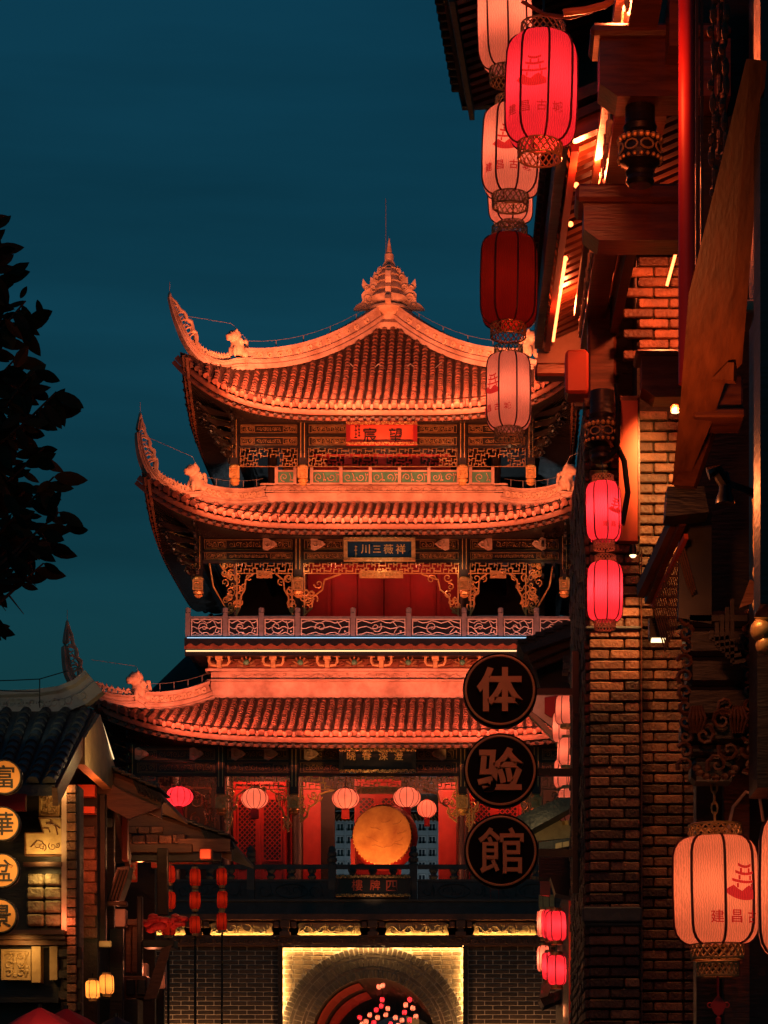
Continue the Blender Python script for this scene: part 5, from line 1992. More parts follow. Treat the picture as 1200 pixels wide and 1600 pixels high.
for r in range(4):
    for c in range(2):
        o = MB()
        xa, xb = lerp(42, 98, c / 2) + .6, lerp(42, 98, (c + 1) / 2) - .6
        ya, yb = 1366 + r * 21, 1366 + r * 21 + 18
        o.cham(PX(xa, LY), PX(xb, LY), LY - .06 - .01 * ((r + c) % 2), LY + .09, PZ(yb, LY), PZ(ya, LY), .02)
        B(o, 'stone_block', 'wall_stone')
o = MB()
o.boxp(PX(40, LY), PX(100, LY), LY - .14, LY - .11, PZ(1356, LY), PZ(1349, LY))
B(o, 'lintel_moulding', 'brown_wood')
spot('niche_light', P(70, 1360, LY) + Vector((0, -.20, 0)), P(70, 1400, LY), 9, (1.0, .58, .16), 130, .9, .03)
spot('panel_light', P(72, 1352, LY) + Vector((0, -.34, 0)), P(72, 1295, LY), 12, (1.0, .55, .15), 130, .9, .03)
# brick pilaster at the corner, with recessed lit niche
o = MB()
o.boxp(PX(108, LY), PX(122, LY), LY - .1, LY + .09, 0, PZ(1228, LY))
pil = B(o, 'pilaster_core', 'dark_mortar')
PBM = MB().cham(-.052, .052, -.04, 0, -.045, .045, .008).mesh('brick', 'pier_brick')
zz = PZ(1235, LY)
while zz > PZ(1612, LY):
    inst('brick', PBM, pil, Matrix.Translation((PX(115, LY) + .0, LY - .1, zz)))
    zz -= .105
o = MB()
o.boxp(PX(99, LY), PX(107, LY), LY - .12, LY + .09, PZ(1456, LY), PZ(1232, LY))
B(o, 'pale_jamb', 'plaster')
point('jamb_light', P(104, 1440, LY) + Vector((.0, -.25, 0)), 3.5200000000000005, (1.0, .22, .08), .03)
point('jamb_light', P(104, 1236, LY) + Vector((.0, -.25, 0)), 2.64, (1.0, .5, .15), .03)
o = MB()
for i, (ya, yb, d) in enumerate(((1456, 1463, .26), (1463.5, 1470, .20), (1471, 1478, .14))): o.boxp(-9, PX(106, LY), LY - d, LY + .09, PZ(yb, LY), PZ(ya, LY))
B(o, 'ledge_moulding', 'brown_wood')
panel('carved_panel', 4, 1484, 50, 1532, 'carved_yellow', True, rows=3, seed=9, r=.016)
panel('carved_panel', 52, 1480, 66, 1536, 'carved_yellow', None, d=.10)
panel('carved_panel', 80, 1480, 92, 1532, 'carved_yellow', None, d=.10)
o = MB()
o.boxp(-9, PX(96, LY), LY - .2, LY + .09, PZ(1568, LY), PZ(1560, LY))
B(o, 'lower_ledge', 'dark_wood')
spot('panel_light', P(40, 1476, LY) + Vector((0, -.45, 0)), P(40, 1520, LY), 9, (1.0, .5, .12), 130, .9, .03)
# lower side wall of dark brick, receding along the street
o = MB()
o.boxp(PX(96, LY), PX(126, LY), LY - .05, LY + .09, 0, PZ(1480, LY))
sw = B(o, 'low_wall_core', 'dark_mortar')
SBM = MB().cham(-.10, .10, -.04, 0, -.05, .05, .01).mesh('brick', 'wall_brick')
zz, r = PZ(1490, LY), 0
while zz > PZ(1612, LY):
    inst('brick', SBM, sw, Matrix.Translation((PX(111, LY) + (.03 if r % 2 else -.03), LY - .05, zz)))
    zz -= .118
    r += 1
# red-lit brick reveal seen beside the corner post
o = MB()
o.boxp(PX(124, 29.6), PX(152, 29.6), 29.6, 29.8, 2.2, PZ(1240, 29.6))
rv = B(o, 'reveal_core', 'dark_mortar')
zz, r = PZ(1300, 29.6), 0
RBM = MB().cham(-.10, .10, -.04, 0, -.065, .065, .01).mesh('brick', 'pier_brick')
while zz > PZ(1460, 29.6):
    inst('brick', RBM, rv, Matrix.Translation((PX(138, 29.6) + (.012 if r % 2 else -.012), 29.6, zz)))
    zz -= .137
    r += 1
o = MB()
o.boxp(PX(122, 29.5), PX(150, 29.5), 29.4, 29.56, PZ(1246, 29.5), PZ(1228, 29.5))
B(o, 'lit_board', 'plaque_red')  # plaster in red light, with the red put into its colour
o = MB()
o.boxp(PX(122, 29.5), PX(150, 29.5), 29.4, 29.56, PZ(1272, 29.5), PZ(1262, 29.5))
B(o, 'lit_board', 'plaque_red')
point('reveal_light', P(135, 1330, 28.9), 11.0, (1.0, .16, .05), .05)
point('reveal_light', P(150, 1250, 28.9), 6.6000000000000005, (1.0, .2, .06), .05)

# ---------------------------------------------------------------- timber verandas with sloping roofs further along
def veranda(nm, lab, pts_top, th, Y, dep, post_px, fringe):
    t = thing('veranda_roof', lab, 'roof', (P(pts_top[0][0], pts_top[0][1], Y).x, Y, 0), 'sloping veranda roofs on the shop row')
    o = MB()
    n = len(pts_top)
    up_ = [P(a, b, Y) for a, b in pts_top]
    lo = [p + Vector((0, 0, -th)) for p in up_]
    poly = [(p.x, p.z) for p in up_] + [(p.x, p.z) for p in reversed(lo)]
    o.prism(poly, (0, Y + .10, 0), (1, 0, 0), (0, 0, 1), (0, -.10, 0))
    o.build('bargeboard', 'brown_wood', t)
    o = MB()
    for i in range(n - 1):
        a, b = up_[i], up_[i + 1]
        W = Vector((0, dep, 0))
        k = Vector((0, 0, .05))
        o.add([a + Vector((0, -.02, 0)), b + Vector((0, -.02, 0)), b + W, a + W, a + k, b + k, b + W + k, a + W + k], [(0, 3, 2, 1), (4, 5, 6, 7), (0, 1, 5, 4), (1, 2, 6, 5), (2, 3, 7, 6), (3, 0, 4, 7)])
    o.build('roof_deck', 'brown_wood', t)
    # overlapped tiles seen on edge along the verge
    me = MB().cham(-.085, .085, -.16, .16, 0, .03, .01).mesh('tile', 'grey_roof_tile')
    L = sum((up_[i + 1] - up_[i]).length for i in range(n - 1))
    m = int(L / .10)
    for i in range(m):
        s = i / m * (n - 1)
        j = min(int(s), n - 2)
        p = up_[j].lerp(up_[j + 1], s - j)
        d = (up_[j + 1] - up_[j]).normalized()
        an = math.atan2(d.z, d.x)
        for q in range(3 if i % 1 == 0 else 1):
            inst('tile', me, t, Matrix.Translation(p + Vector((0, .02 + q * .36, .065 + random.uniform(0, .02)))) @ Matrix.Rotation(-an - .20, 4, 'Y') @ Matrix.Rotation(random.uniform(-.08, .08), 4, 'Z'))
    if fringe:
        f = MB()
        a, b = up_[-2].lerp(up_[-1], .1), up_[-1]
        d = (b - a)
        for i in range(60):
            p = a + d * (i / 59) + Vector((0, -.07, .04))
            f.bar(p, p + Vector((.05 + random.uniform(-.02, .02), -.03, -.12 + random.uniform(-.03, .02))), .012)
        f.build('reed_fringe', 'grey_roof_tile', t, kind='stuff')
    return t
va = veranda('a', 'short brown timber veranda roof just right of the dark tiled gable', ((114, 1192), (160, 1206), (205, 1224), (252, 1246)), .26, 30.0, 2.6, (), True)
o = MB()
o.prism([(PX(a, 29.9), PZ(b, 29.9)) for a, b in ((97, 1206), (114, 1194), (200, 1240), (250, 1262), (200, 1280), (150, 1252))], (0, 29.95, 0), (1, 0, 0), (0, 0, 1), (0, -.06, 0))
o.build('gable_board', 'brown_wood', va)
vc = veranda('b', 'long low timber veranda roof with shaggy tile edge reaching towards the tower', ((196, 1264), (250, 1279), (310, 1299), (362, 1318)), .24, 34.0, 3.2, (), True)
o = MB()
o.boxp(PX(280, 33.95), PX(361, 33.95), 33.84, 33.9, PZ(1332, 33.95), PZ(1312, 33.95))
o.build('fascia', 'brown_wood', vc)
# posts and lit timber beneath them: one long open-fronted shop
VS = thing('open_timber_shop', 'open-fronted timber shop with red-lit posts under the veranda roofs', 'building', (-4.5, 32, 0))
def vb(name, xa, ya, xb, yb, Y, m, d=.12, par=VS):
    return MB().cham(PX(xa, Y), PX(xb, Y), Y, Y + d, PZ(yb, Y), PZ(ya, Y), .01).build(name, m, par)
vb('post', 149, 1240, 165, 1475, 29.8, 'dark_wood')
vb('post', 166, 1262, 178, 1475, 30.6, 'brown_wood')
vb('post', 190, 1262, 199, 1345, 31.0, 'plaque_red')
vb('post', 245, 1325, 262, 1430, 33.0, 'dark_wood')
vb('lintel', 155, 1258, 206, 1266, 30.9, 'plaque_red')
vb('lintel', 185, 1318, 300, 1332, 33.6, 'brown_wood')
vb('lintel', 170, 1332, 345, 1346, 33.7, 'dark_wood')
vb('carved_square', 160, 1278, 175, 1292, 30.4, 'plaster_carving', .05)
for k in range(5): vb('wall_block', 186 + k * 21, 1303 + 2 * (k % 2), 205 + k * 21, 1317, 33.9, 'pier_brick')
for k in range(4): vb('wall_block', 176 + k * 20, 1291, 194 + k * 20, 1302, 33.95, 'pier_brick')
bw = MB()
bw.boxp(PX(120, 36), PX(236, 36), 36.4, 36.6, 0, PZ(1320, 36))
bw.boxp(-9, PX(175, 36), 31.6, 36.4, 0, PZ(1330, 36))
bw.build('back_wall', 'dark_wood', VS)
# red carved screens glowing inside
for (xa, ya, xb, yb) in ((200, 1340, 214, 1378), (236, 1336, 256, 1356), (262, 1338, 330, 1350)):
    p = vb('carved_screen', xa, ya, xb, yb, 34.6, 'plaque_red', .06)
    g = MB()
    scrolls(g, PX(xa, 34.6) + .03, PX(xb, 34.6) - .03, PZ(yb, 34.6) + .03, PZ(ya, 34.6) - .03, .018, 34.58, max(1, int((yb - ya) / 12)), xa)
    g.build('screen_carving', 'plaster_carving', p, kind='stuff')
point('shop_light', P(225, 1350, 34.2) + Vector((0, -.4, 0)), 19.8, (1.0, .20, .06), .06)
point('shop_light', P(290, 1345, 34.2) + Vector((0, -.5, .1)), 15.400000000000002, (1.0, .3, .1), .06)
vb('hanging_shade', 312, 1326, 330, 1342, 33.2, 'plaque_red', .2)
point('shop_light', P(312, 1345, 32.9), 5.5, (1.0, .3, .1), .04)
# slatted dark hopper-shaped sign box
hb_ = MB()
hb_.prism([(PX(a, 30.2), PZ(b, 30.2)) for a, b in ((184, 1356), (203, 1354), (200, 1372), (187, 1408), (166, 1410))], (0, 30.5, 0), (1, 0, 0), (0, 0, 1), (0, -.35, 0))
ho = hb_.build('slatted_box', 'black_lacquer', VS)
for k in range(4): MB().bar(P(186 + 5 * k, 1358, 30.1), P(170 + 5 * k, 1407, 30.1), .02).build('slat', 'brown_wood', ho)
vb('shelf', 160, 1408, 198, 1415, 30.0, 'brown_wood')
# lit goods on the counter, wooden doors, small signs
vb('lit_box', 175, 1420, 196, 1448, 31.4, 'plaster', .2)
point('shop_light', P(182, 1432, 31.0), 3.5200000000000005, (1.0, .22, .08), .04)
vb('door_panel', 196, 1446, 205, 1520, 31.6, 'brown_wood')
vb('door_panel', 206, 1446, 216, 1520, 31.6, 'brown_wood')
vb('door_rail', 192, 1436, 218, 1446, 31.5, 'brown_wood')
vb('post', 214, 1400, 222, 1530, 31.4, 'dark_wood')
vb('post', 170, 1450, 192, 1600, 30.4, 'dark_wood')
vb('small_sign', 154, 1470, 174, 1480, 29.6, 'carved_yellow', .04)
point('shop_light', P(164, 1468, 29.3), 1.7600000000000002, (1.0, .6, .2), .03)
vb('counter', 176, 1525, 230, 1560, 31.2, 'brown_wood', .5)
for k in range(3): vb('counter_panel', 180 + k * 17, 1530, 194 + k * 17, 1555, 31.15, 'dark_wood', .04)
vb('counter_base', 150, 1560, 215, 1640, 31.0, 'dark_wood', .5)
vb('lit_goods', 219, 1505, 230, 1545, 32.4, 'plaster', .2)
vb('lit_goods', 248, 1500, 258, 1545, 32.4, 'plaster', .2)
point('shop_light', P(238, 1515, 31.9), 4.840000000000001, (1.0, .25, .10), .04)
bs = MB()
bs.prism([(PX(a, 31.0), PZ(b, 31.0)) for a, b in ((252, 1482), (268, 1476), (244, 1560), (224, 1562))], (0, 31.06, 0), (1, 0, 0), (0, 0, 1), (0, -.05, 0))
bo_ = bs.build('tilted_board', 'brown_wood', VS)
vb('awning_edge', 222, 1468, 272, 1480, 31.2, 'black_lacquer', .4)
vb('post', 244, 1545, 256, 1640, 31.5, 'black_lacquer')

# red silk rosette on the awning
for k, (px, py, s) in enumerate(((243, 1443, 1.0), (277, 1440, .8))):
    t = thing('silk_rosette', ('larger' if k == 0 else 'smaller') + ' red silk rosette draped over the open timber shop', 'rosette', P(px, py, 32.2), 'red silk rosettes')
    o = MB()
    c = P(px, py, 32.2)
    for i in range(9):
        a = i * 2.4
        r = .05 + .011 * i
        o.ell(c + Vector((r * math.cos(a) * s, -.03 * (i % 3), r * .75 * math.sin(a) * s)), (.075 * s, .05, .05 * s), 8, 5)
    o.build('bow', 'cloth_red', t, smooth=True)
    o = MB()
    o.tube([c + Vector((-.08, 0, 0)), c + Vector((-.25, 0, .03)), c + Vector((-.36 * s, 0, .01))], [.05, .035, .02], 8)
    o.build('streamer', 'cloth_red', t, smooth=True)
point('rosette_light', P(262, 1455, 31.6), 3.3000000000000003, (1.0, .25, .1), .04)

# ---------------------------------------------------------------- farther shops on the other side of the street
FS = thing('far_shop', 'dark tiled shop seen behind the round black signs, with a warm lit wall', 'building', (2.5, 40, 0))
def fb(name, pts, Y, dep, m): 
    o = MB()
    o.prism([(PX(a, Y), PZ(b, Y)) for a, b in pts], (0, Y + dep, 0), (1, 0, 0), (0, 0, 1), (0, -dep, 0))
    return o.build(name, m, FS)
fb('upper_roof', ((808, 1002), (895, 968), (920, 968), (920, 985), (840, 1012), (818, 1020)), 30, 3, 'grey_roof_tile')
for k in range(6):
    MB().bar(P(816 + k * 14, 1001 - k * 5.5, 29.95), P(820 + k * 14, 1010 - k * 5.5, 33), .12, .05).build('roof_tile', 'grey_roof_tile', FS)
fb('eave_board', ((824, 1020), (900, 994), (902, 1004), (828, 1034)), 30.2, .1, 'brown_wood')
fb('eave_board', ((830, 1036), (900, 1010), (900, 1020), (834, 1046)), 30.4, .1, 'brown_wood')
fb('dark_gable', ((838, 1046), (900, 1020), (900, 1075), (845, 1078)), 31, .2, 'dark_wood')
fb('lit_gable', ((838, 1084), (905, 1084), (905, 1120), (868, 1140), (832, 1112)), 52, .2, 'plaster')
fb('red_window', ((851, 1090), (876, 1086), (876, 1118), (860, 1120), (851, 1114)), 51.9, .1, 'maroon_paint')
fb('gable_verge', ((826, 1116), (832, 1112), (872, 1150), (866, 1156)), 51.7, .3, 'brown_wood')
fb('lower_roof', ((806, 1276), (875, 1246), (900, 1246), (900, 1258), (830, 1296)), 44, 2, 'grey_roof_tile')
fb('lit_wall', ((828, 1296), (898, 1260), (900, 1308), (840, 1314)), 45, .2, 'carved_yellow')
fb('shelf_tiles', ((842, 1316), (900, 1308), (900, 1326), (842, 1326)), 44.5, .4, 'grey_roof_tile')
for k in range(3): fb('stone_block', ((868 + 11 * k, 1318 - 2 * k), (878 + 11 * k, 1316 - 2 * k), (878 + 11 * k, 1324 - 2 * k), (868 + 11 * k, 1326 - 2 * k)), 44.3, .15, 'carved_yellow')
fb('dark_canopy', ((842, 1338), (895, 1338), (895, 1372), (842, 1370)), 24, .4, 'dark_wood')
fb('dark_canopy', ((860, 1370), (900, 1368), (898, 1402), (868, 1396)), 23, .4, 'black_lacquer')
fb('red_wall', ((844, 1372), (860, 1372), (860, 1400), (844, 1398)), 39, .2, 'plaque_red')
fb('lit_wall', ((842, 1398), (866, 1398), (866, 1420), (842, 1420)), 46, .2, 'carved_yellow')
fb('red_post', ((889, 1405), (902, 1405), (903, 1640), (889, 1640)), 34, .2, 'plaque_red')
fb('wall', ((898, 1330), (960, 1330), (960, 1640), (898, 1640)), 33, 10, 'dark_wood')
fb('low_roof', ((843, 1558), (887, 1543), (890, 1556), (850, 1572)), 40, 1.5, 'grey_roof_tile')
fb('ridge_ornament', ((843, 1560), (846, 1536), (856, 1528), (862, 1540), (856, 1556)), 39.9, .3, 'plaster_carving')
fb('lit_goods', ((878, 1568), (886, 1566), (886, 1592), (880, 1594)), 39, .3, 'plaster')
point('far_light', P(850, 1292, 43.5), 9, (1.0, .62, .25), .1)
point('far_light', P(850, 1100, 50.5), 40, (1.0, .25, .12), .1)
point('far_light', P(872, 1580, 38.5), 4, (1.0, .25, .08), .1)
point('far_light', P(880, 1480, 33.2), 10, (1.0, .15, .06), .1)
# terrace of bricks hanging by the post
for k, (a, b, c, d) in enumerate(((880, 1024, 892, 1034), (880, 1035, 891, 1045), (879, 1046, 888, 1051), (888, 1052, 892, 1062))):
    fb('brick', ((a, b), (c, b), (c, d), (a, d)), 29.5, .2, 'pier_brick')

# grey apartment block far behind, seen through the open hall
AB = thing('apartment_block', 'pale grey apartment block glimpsed through the hall behind the big drum', 'building', (-4.4, 150, 0))
o = MB()
ay = 150
xa, xb = PX(500, ay), PX(720, ay)
o.boxp(xa, xb, ay + .4, ay + 12, 14.5, PZ(1240, ay))
for k in range(12):
    zz = PZ(1262 + k * 20, ay)
    o.boxp(xa, xb, ay + .05, ay + .45, zz - .12, zz + .18)
B_ = o.build('facade', 'concrete', AB)
MB().boxp(xa - 1, xb + 1, ay - .5, ay + 12, 0, 14.5).build('facade_mask', 'dark_wood', AB)  # dark block added to keep the bright facade out of the arch view
for px in range(506, 716, 16): MB().boxp(PX(px, ay), PX(px + 3, ay), ay, ay + .42, 0, PZ(1243, ay)).build('pier', 'concrete', AB)
wm = MB().boxp(-.20, .20, 0, .05, -.24, .24).mesh('window', 'window_glass')
fm = MB()
frame(fm, -.22, .22, -.26, .26, .04, 0, .05)
fm.boxp(-.02, .02, -.05, 0, -.22, .22)
fmm = fm.mesh('window_frame', 'white_stone')
for px in range(510, 712, 16):
    for k in range(6):
        c = P(px + 5, 1272 + k * 20, ay)
        if 545 < px < 645: continue
        w = inst('window', wm, AB, Matrix.Translation((c.x, ay + .35, c.z)))
        inst('window_frame', fmm, w, Matrix.Translation((c.x, ay + .34, c.z)))
point('block_fill', (PX(535, 140), 140, 14), 450, (.75, .9, 1.0), .5)  # fill lights added so the grey block shows
point('block_fill', (PX(670, 140), 140, 14), 550, (.75, .9, 1.0), .5)

spot('ridge_uplight', P(60, 1150, 28.2) + Vector((0, -1.2, .2)), P(110, 1090, 29), 7, (.9, .95, .7), 100, .9, .05)

point('veranda_fill', P(175, 1215, 28.6) + Vector((.3, -.6, .1)), 8, (1.0, .58, .22), .05)  # fill lights added to brighten the dark bargeboards
point('veranda_fill', P(215, 1290, 33.0) + Vector((0, -.4, .0)), 9, (1.0, .42, .14), .05)
point('veranda_fill', P(320, 1345, 33.2) + Vector((0, -.5, .0)), 5, (1.0, .42, .14), .05)

# ---------------------------------------------------------------- lanterns
def lant_prof(R, h, oval=False):
    if oval: return [(R * math.sqrt(max(.06, 1 - (z / (h * .53)) ** 2)), z) for z in [h * (-.5 + i / 14) for i in range(15)]]
    c = [(.62, -.5), (.76, -.482), (.87, -.45), (.955, -.40), (1.0, -.33), (1.015, -.15), (1.02, 0)]
    return [(R * r, h * z) for r, z in c] + [(R * r, -h * z) for r, z in reversed(c[:-1])]
def lantern(label, px, py, wpx, hpx, Y, kind, power, group, detail=2, hang=None, tassel=False, rot=0.0, mark=None, lcol=None, oval=False, col2=True, cat='lantern'):
    c = P(px, py, Y)
    R, h = wpx / 2 * Y / F, hpx * Y / F
    t = thing('silk_lantern' if not oval else 'round_lantern', label, cat, (c.x, c.y, c.z - h * .64), group)
    if detail >= 1 and not oval: t.rotation_euler = (0, random.uniform(-.035, .035), 0)
    prof = lant_prof(R, h, oval)
    N = 24
    s = MB()
    nr = 8 if not oval else 12
    for r, z in prof:
        for k in range(N):
            a = 2 * PI * k / N + rot
            q = ((k * nr / N) % 1.0)
            f = 1 - .035 * math.sin(PI * q) if not oval else 1 - .03 * math.sin(PI * q)
            s.v.append((c.x + r * f * math.cos(a), c.y + r * f * math.sin(a), c.z + z))
    for i in range(len(prof) - 1):
        for k in range(N):
            j = (k + 1) % N
            s.f.append((i * N + k, i * N + j, i * N + N + j, i * N + N + k))
    sh = s.build('shade', kind, t, smooth=2)
    rc, ch = (.62 * R, h * .13) if not oval else (.24 * R, h * .07)
    if detail >= 2 or oval:
        rr = R * (.035 if not oval else .022)
        rb = MB()
        rb.tube([(r + rr * .3, 0, z) for r, z in prof], rr, 5)
        me = rb.mesh('rib', 'rib_red')
        for k in range(nr): inst('rib', me, t, Matrix.Translation(c) @ Matrix.Rotation(2 * PI * k / nr + rot, 4, 'Z'))
    elif detail == 1:
        rb = MB()
        rr = R * .05
        rb.tube([(r, 0, z) for r, z in prof], rr, 4)
        me = rb.mesh('rib', 'rib_red')
        for k in range(6): inst('rib', me, t, Matrix.Translation(c) @ Matrix.Rotation(2 * PI * k / 6 + rot, 4, 'Z'))
    def collar(za, zb, r, r2=None):
        r2 = r2 or r
        g = MB()
        n = 20
        if detail >= 2:
            for k in range(n):
                for sgn in (1, -1):
                    pts = []
                    for j in range(4):
                        u = j / 3
                        a = 2 * PI * (k + sgn * u * 1.6) / n
                        q = lerp(r, r2, u)
                        pts.append((c.x + q * math.cos(a), c.y + q * math.sin(a), c.z + lerp(za, zb, u)))
                    g.tube(pts, R * .022, 4, False)
            for z, q in ((za, r), (zb, r2)):
                g.tube([(c.x + q * math.cos(2 * PI * k / 24), c.y + q * math.sin(2 * PI * k / 24), c.z + z) for k in range(25)], R * .03, 5, False)
        else:
            g.lathe([(r, za), (r2, zb)], 12, c, cap=False)
            g.lathe([(r * .96, za), (r2 * .96, zb)], 12, c, cap=False)
        return g.build('collar', 'collar_gold' if detail >= 2 else ('red_paint' if oval else 'collar_gold'), t)
    collar(-h * .5 - ch, -h * .5 + .004, rc * .98, rc)
    collar(h * .5 - .004, h * .5 + ch * .85, rc, rc * .98)
    if tassel:
        collar(-h * .5 - ch * 2.25, -h * .5 - ch * 1.3, rc * .78, rc * .78)
    zt = c.z + h * .5
    top = hang if hang is not None else zt + .4
    cd = MB()
    if tassel:
        # chain of links from the corbel
        z, i = zt + .01, 0
        while z < top:
            pts = [(c.x + (.016 * math.cos(a) if i % 2 == 0 else 0), c.y + (0 if i % 2 == 0 else .016 * math.cos(a)), z + .034 + .034 * math.sin(a)) for a in [2 * PI * k / 10 for k in range(11)]]
            cd.tube(pts, .006, 5, False)
            z += .056
            i += 1
        cd.build('chain', 'collar_gold', t)
        cb = MB()
        cb.tube([(c.x + .06, c.y, zt), (c.x + .10, c.y, zt + .16), (c.x + .17, c.y, zt + .24), (c.x + .24, c.y, zt + .22), (c.x + .26, c.y, zt + .08)], .009, 6)
        cb.build('cable', 'plaster', t, smooth=True)
    else:
        cd.tube([(c.x, c.y, zt - h * .3), (c.x, c.y, top)], max(.006, R * .03), 5)
        cd.build('cord', 'steel_black', t)
    if tassel:
        zb = c.z - h * .5 - ch * 2.25
        ts = MB()
        ts.tube([(c.x, c.y, zb + .02), (c.x, c.y, zb - .12)], .006, 5)
        kn = [(0, -.10), (.022, -.125), (.042, -.155), (.022, -.20), (0, -.215), (-.022, -.20), (-.042, -.155), (-.022, -.125)]
        ts.prism([(u, v) for u, v in kn], (c.x, c.y + .008, zb), (1, 0, 0), (0, 0, 1), (0, -.016, 0))
        for sg in (-1, 1): ts.tube([(c.x + sg * .045 + .013 * math.cos(a), c.y, zb - .155 + .013 * math.sin(a)) for a in [k * .7 for k in range(10)]], .004, 4)
        ts.lathe([(.006, zb - .215), (.016, zb - .225), (.016, zb - .245), (.014, zb - .255), (.026, zb - .42)], 10, (c.x, c.y, 0))
        ts.build('tassel', 'cloth_red', t, smooth=True)
    if oval:
        tg = MB()
        tg.boxp(c.x - R * .28, c.x + R * .28, c.y - R * .28, c.y + R * .28, c.z - h * .5 - h * .50, c.z - h * .5 - ch)
        tg.build('tail', 'cloth_red', t)
    if mark is not None:
        # printed emblem and four characters wrapped on the silk, facing angle `mark`
        pr = sorted((z, r) for r, z in prof)
        def rad(v):
            for (z0, r0), (z1, r1) in zip(pr[:-1], pr[1:]):
                if z0 <= v <= z1: return lerp(r0, r1, (v - z0) / max(1e-6, z1 - z0))
            return R
        def wrap(u, v, dpt):
            a = mark + u / R
            r = rad(v) + .002 + dpt
            return Vector((c.x + r * math.sin(a), c.y - r * math.cos(a), c.z + v))
        em = MB()
        def patch(poly):
            n = len(poly)
            vs = [wrap(u, v, 0.0) for u, v in poly] + [wrap(u, v, .003) for u, v in poly]
            em.add(vs, [tuple(range(2 * n - 1, n - 1, -1))] + [(i, (i + 1) % n, n + (i + 1) % n, n + i) for i in range(n)])
        q = R * .62
        zc = h * .06
        def strip_poly(f0, f1, ua, ub, m=8):
            for i in range(m):
                a, b = lerp(ua, ub, i / m), lerp(ua, ub, (i + 1) / m)
                patch([(a, f0(a)), (b, f0(b)), (b, f1(b)), (a, f1(a))])
        strip_poly(lambda u: zc - q * math.sqrt(max(0, 1 - (u / q) ** 2)) * .75, lambda u: zc - q * .30 + .12 * q * math.sin(u * 9 / q), -q * .85, q * .55)
        for k, (w, zz) in enumerate(((.55, -.12), (.42, .18), (.30, .45))):
            strip_poly(lambda u, w=w, zz=zz: zc + q * (zz + .22 * (u / (q * w)) ** 2 * .4), lambda u, w=w, zz=zz: zc + q * (zz + .10 + .22 * (u / (q * w)) ** 2 * .4), -q * w, q * w, 6)
            for sg in (-.6, .6): patch([(q * w * sg - q * .04, zc + q * (zz - .16)), (q * w * sg + q * .04, zc + q * (zz - .16)), (q * w * sg + q * .04, zc + q * zz), (q * w * sg - q * .04, zc + q * zz)])
        em.build('emblem', 'ink_glow', t)
        lt = MB()
        sz = R * .30
        for i, chh in enumerate('建昌古城'):
            v, f = GL[chh]
            u0 = (i - 1.5) * R * .46
            lt.add([wrap(u0 + p[0] * sz, -h * .27 + p[1] * sz, .002 + p[2] * .003) for p in v], f)
        lt.build('lettering', 'ink_glow', t, kind='stuff')
    if power:
        lc = lcol or {'paper_red': (1.0, .17, .16), 'paper_pink': (1.0, .34, .20), 'paper_orange': (1.0, .34, .14), 'paper_amber': (1.0, .5, .16), 'paper_dim': (1.0, .4, .1)}[kind]
        point('lantern_bulb', (c.x, c.y, c.z + h * .02), power, lc, max(.02, R * .25))
    return t
G1 = 'silk lanterns hung in tall strings under the eaves'
UP = 12.2
lantern('bright crimson silk lantern with black ribs, largest in the hanging strings', 843, 142, 111, 168, 15.5, 'paper_red', 5.2, G1, hang=UP, mark=-.22, rot=.18)
lantern('pale lantern cut by the top of the picture, above the crimson one', 791, 30, 84, 158, 17.5, 'paper_pink', 3.7, G1, hang=UP, rot=.1)
lantern('pale peach lantern with red emblem, half hidden behind the crimson lantern', 797, 238, 92, 136, 18.6, 'paper_pink', 3.9, G1, hang=PZ(128, 17.6), mark=-.15, rot=.25)
lantern('pale lantern mostly hidden, just above the unlit dark red lantern', 799, 300, 68, 98, 23.5, 'paper_pink', 3.7, G1, hang=PZ(180, 23.5), rot=.1)
lantern('unlit dark red lantern in the middle of the string', 794, 440, 90, 138, 19.2, 'paper_dim', 0.35, G1, hang=PZ(330, 18.8), rot=.3)
lantern('lowest pale peach lantern of the string, in front of the tower roof', 795, 613, 72, 116, 24.4, 'paper_pink', 3.7, G1, hang=PZ(520, 24), mark=-.75, rot=.35)
G2 = 'red lanterns on the brick pier'
lantern('upper of two glowing red lanterns hung before the brick pier', 944, 800, 55, 92, 17.4, 'paper_red', 3.6, G2, hang=PZ(722, 17.4), mark=.75, rot=.2)
lantern('lower of two glowing red lanterns hung before the brick pier', 945, 925, 55, 92, 17.4, 'paper_red', 3.6, G2, hang=PZ(858, 17.4), rot=.1)
G3 = 'big lanterns of the near shopfront'
lantern('large glowing orange lantern with gold lattice collars and red tassel, hung on a chain', 1121, 1392, 133, 168, 13.0, 'paper_orange', 2.8, G3, hang=PZ(1228, 13.0), tassel=True, mark=.62, rot=.12)
lantern('orange lantern cut off by the edge of the picture', 1262, 1385, 158, 225, 10.8, 'paper_orange', 2.8, G3, hang=5.2, rot=.3)
G4 = 'far pink lanterns behind the sign post'
for i, (px, py, w, h, Y, lab) in enumerate(((885, 1109, 34, 46, 45, 'topmost pink lantern of the stack beside the round sign with the top character'),
        (876, 1137, 26, 46, 47, 'second pink lantern from the top of the far stack, tucked left'), (886, 1175, 32, 42, 45, 'third pink lantern down the far stack'),
        (881, 1209, 32, 44, 47, 'fourth pink lantern down the far stack'), (887, 1258, 28, 50, 45, 'fifth pink lantern down the far stack, over the lit yellow wall'), (879, 1278, 28, 46, 47, 'lowest pink lantern of the far stack, against the lit yellow wall'))):
    lantern(lab, px, py, w, h, Y, 'paper_pink', 2.9, G4, detail=1, hang=PZ(py - h * .5 - 26, Y), rot=i * .3)
G5 = 'red lanterns low by the red post'
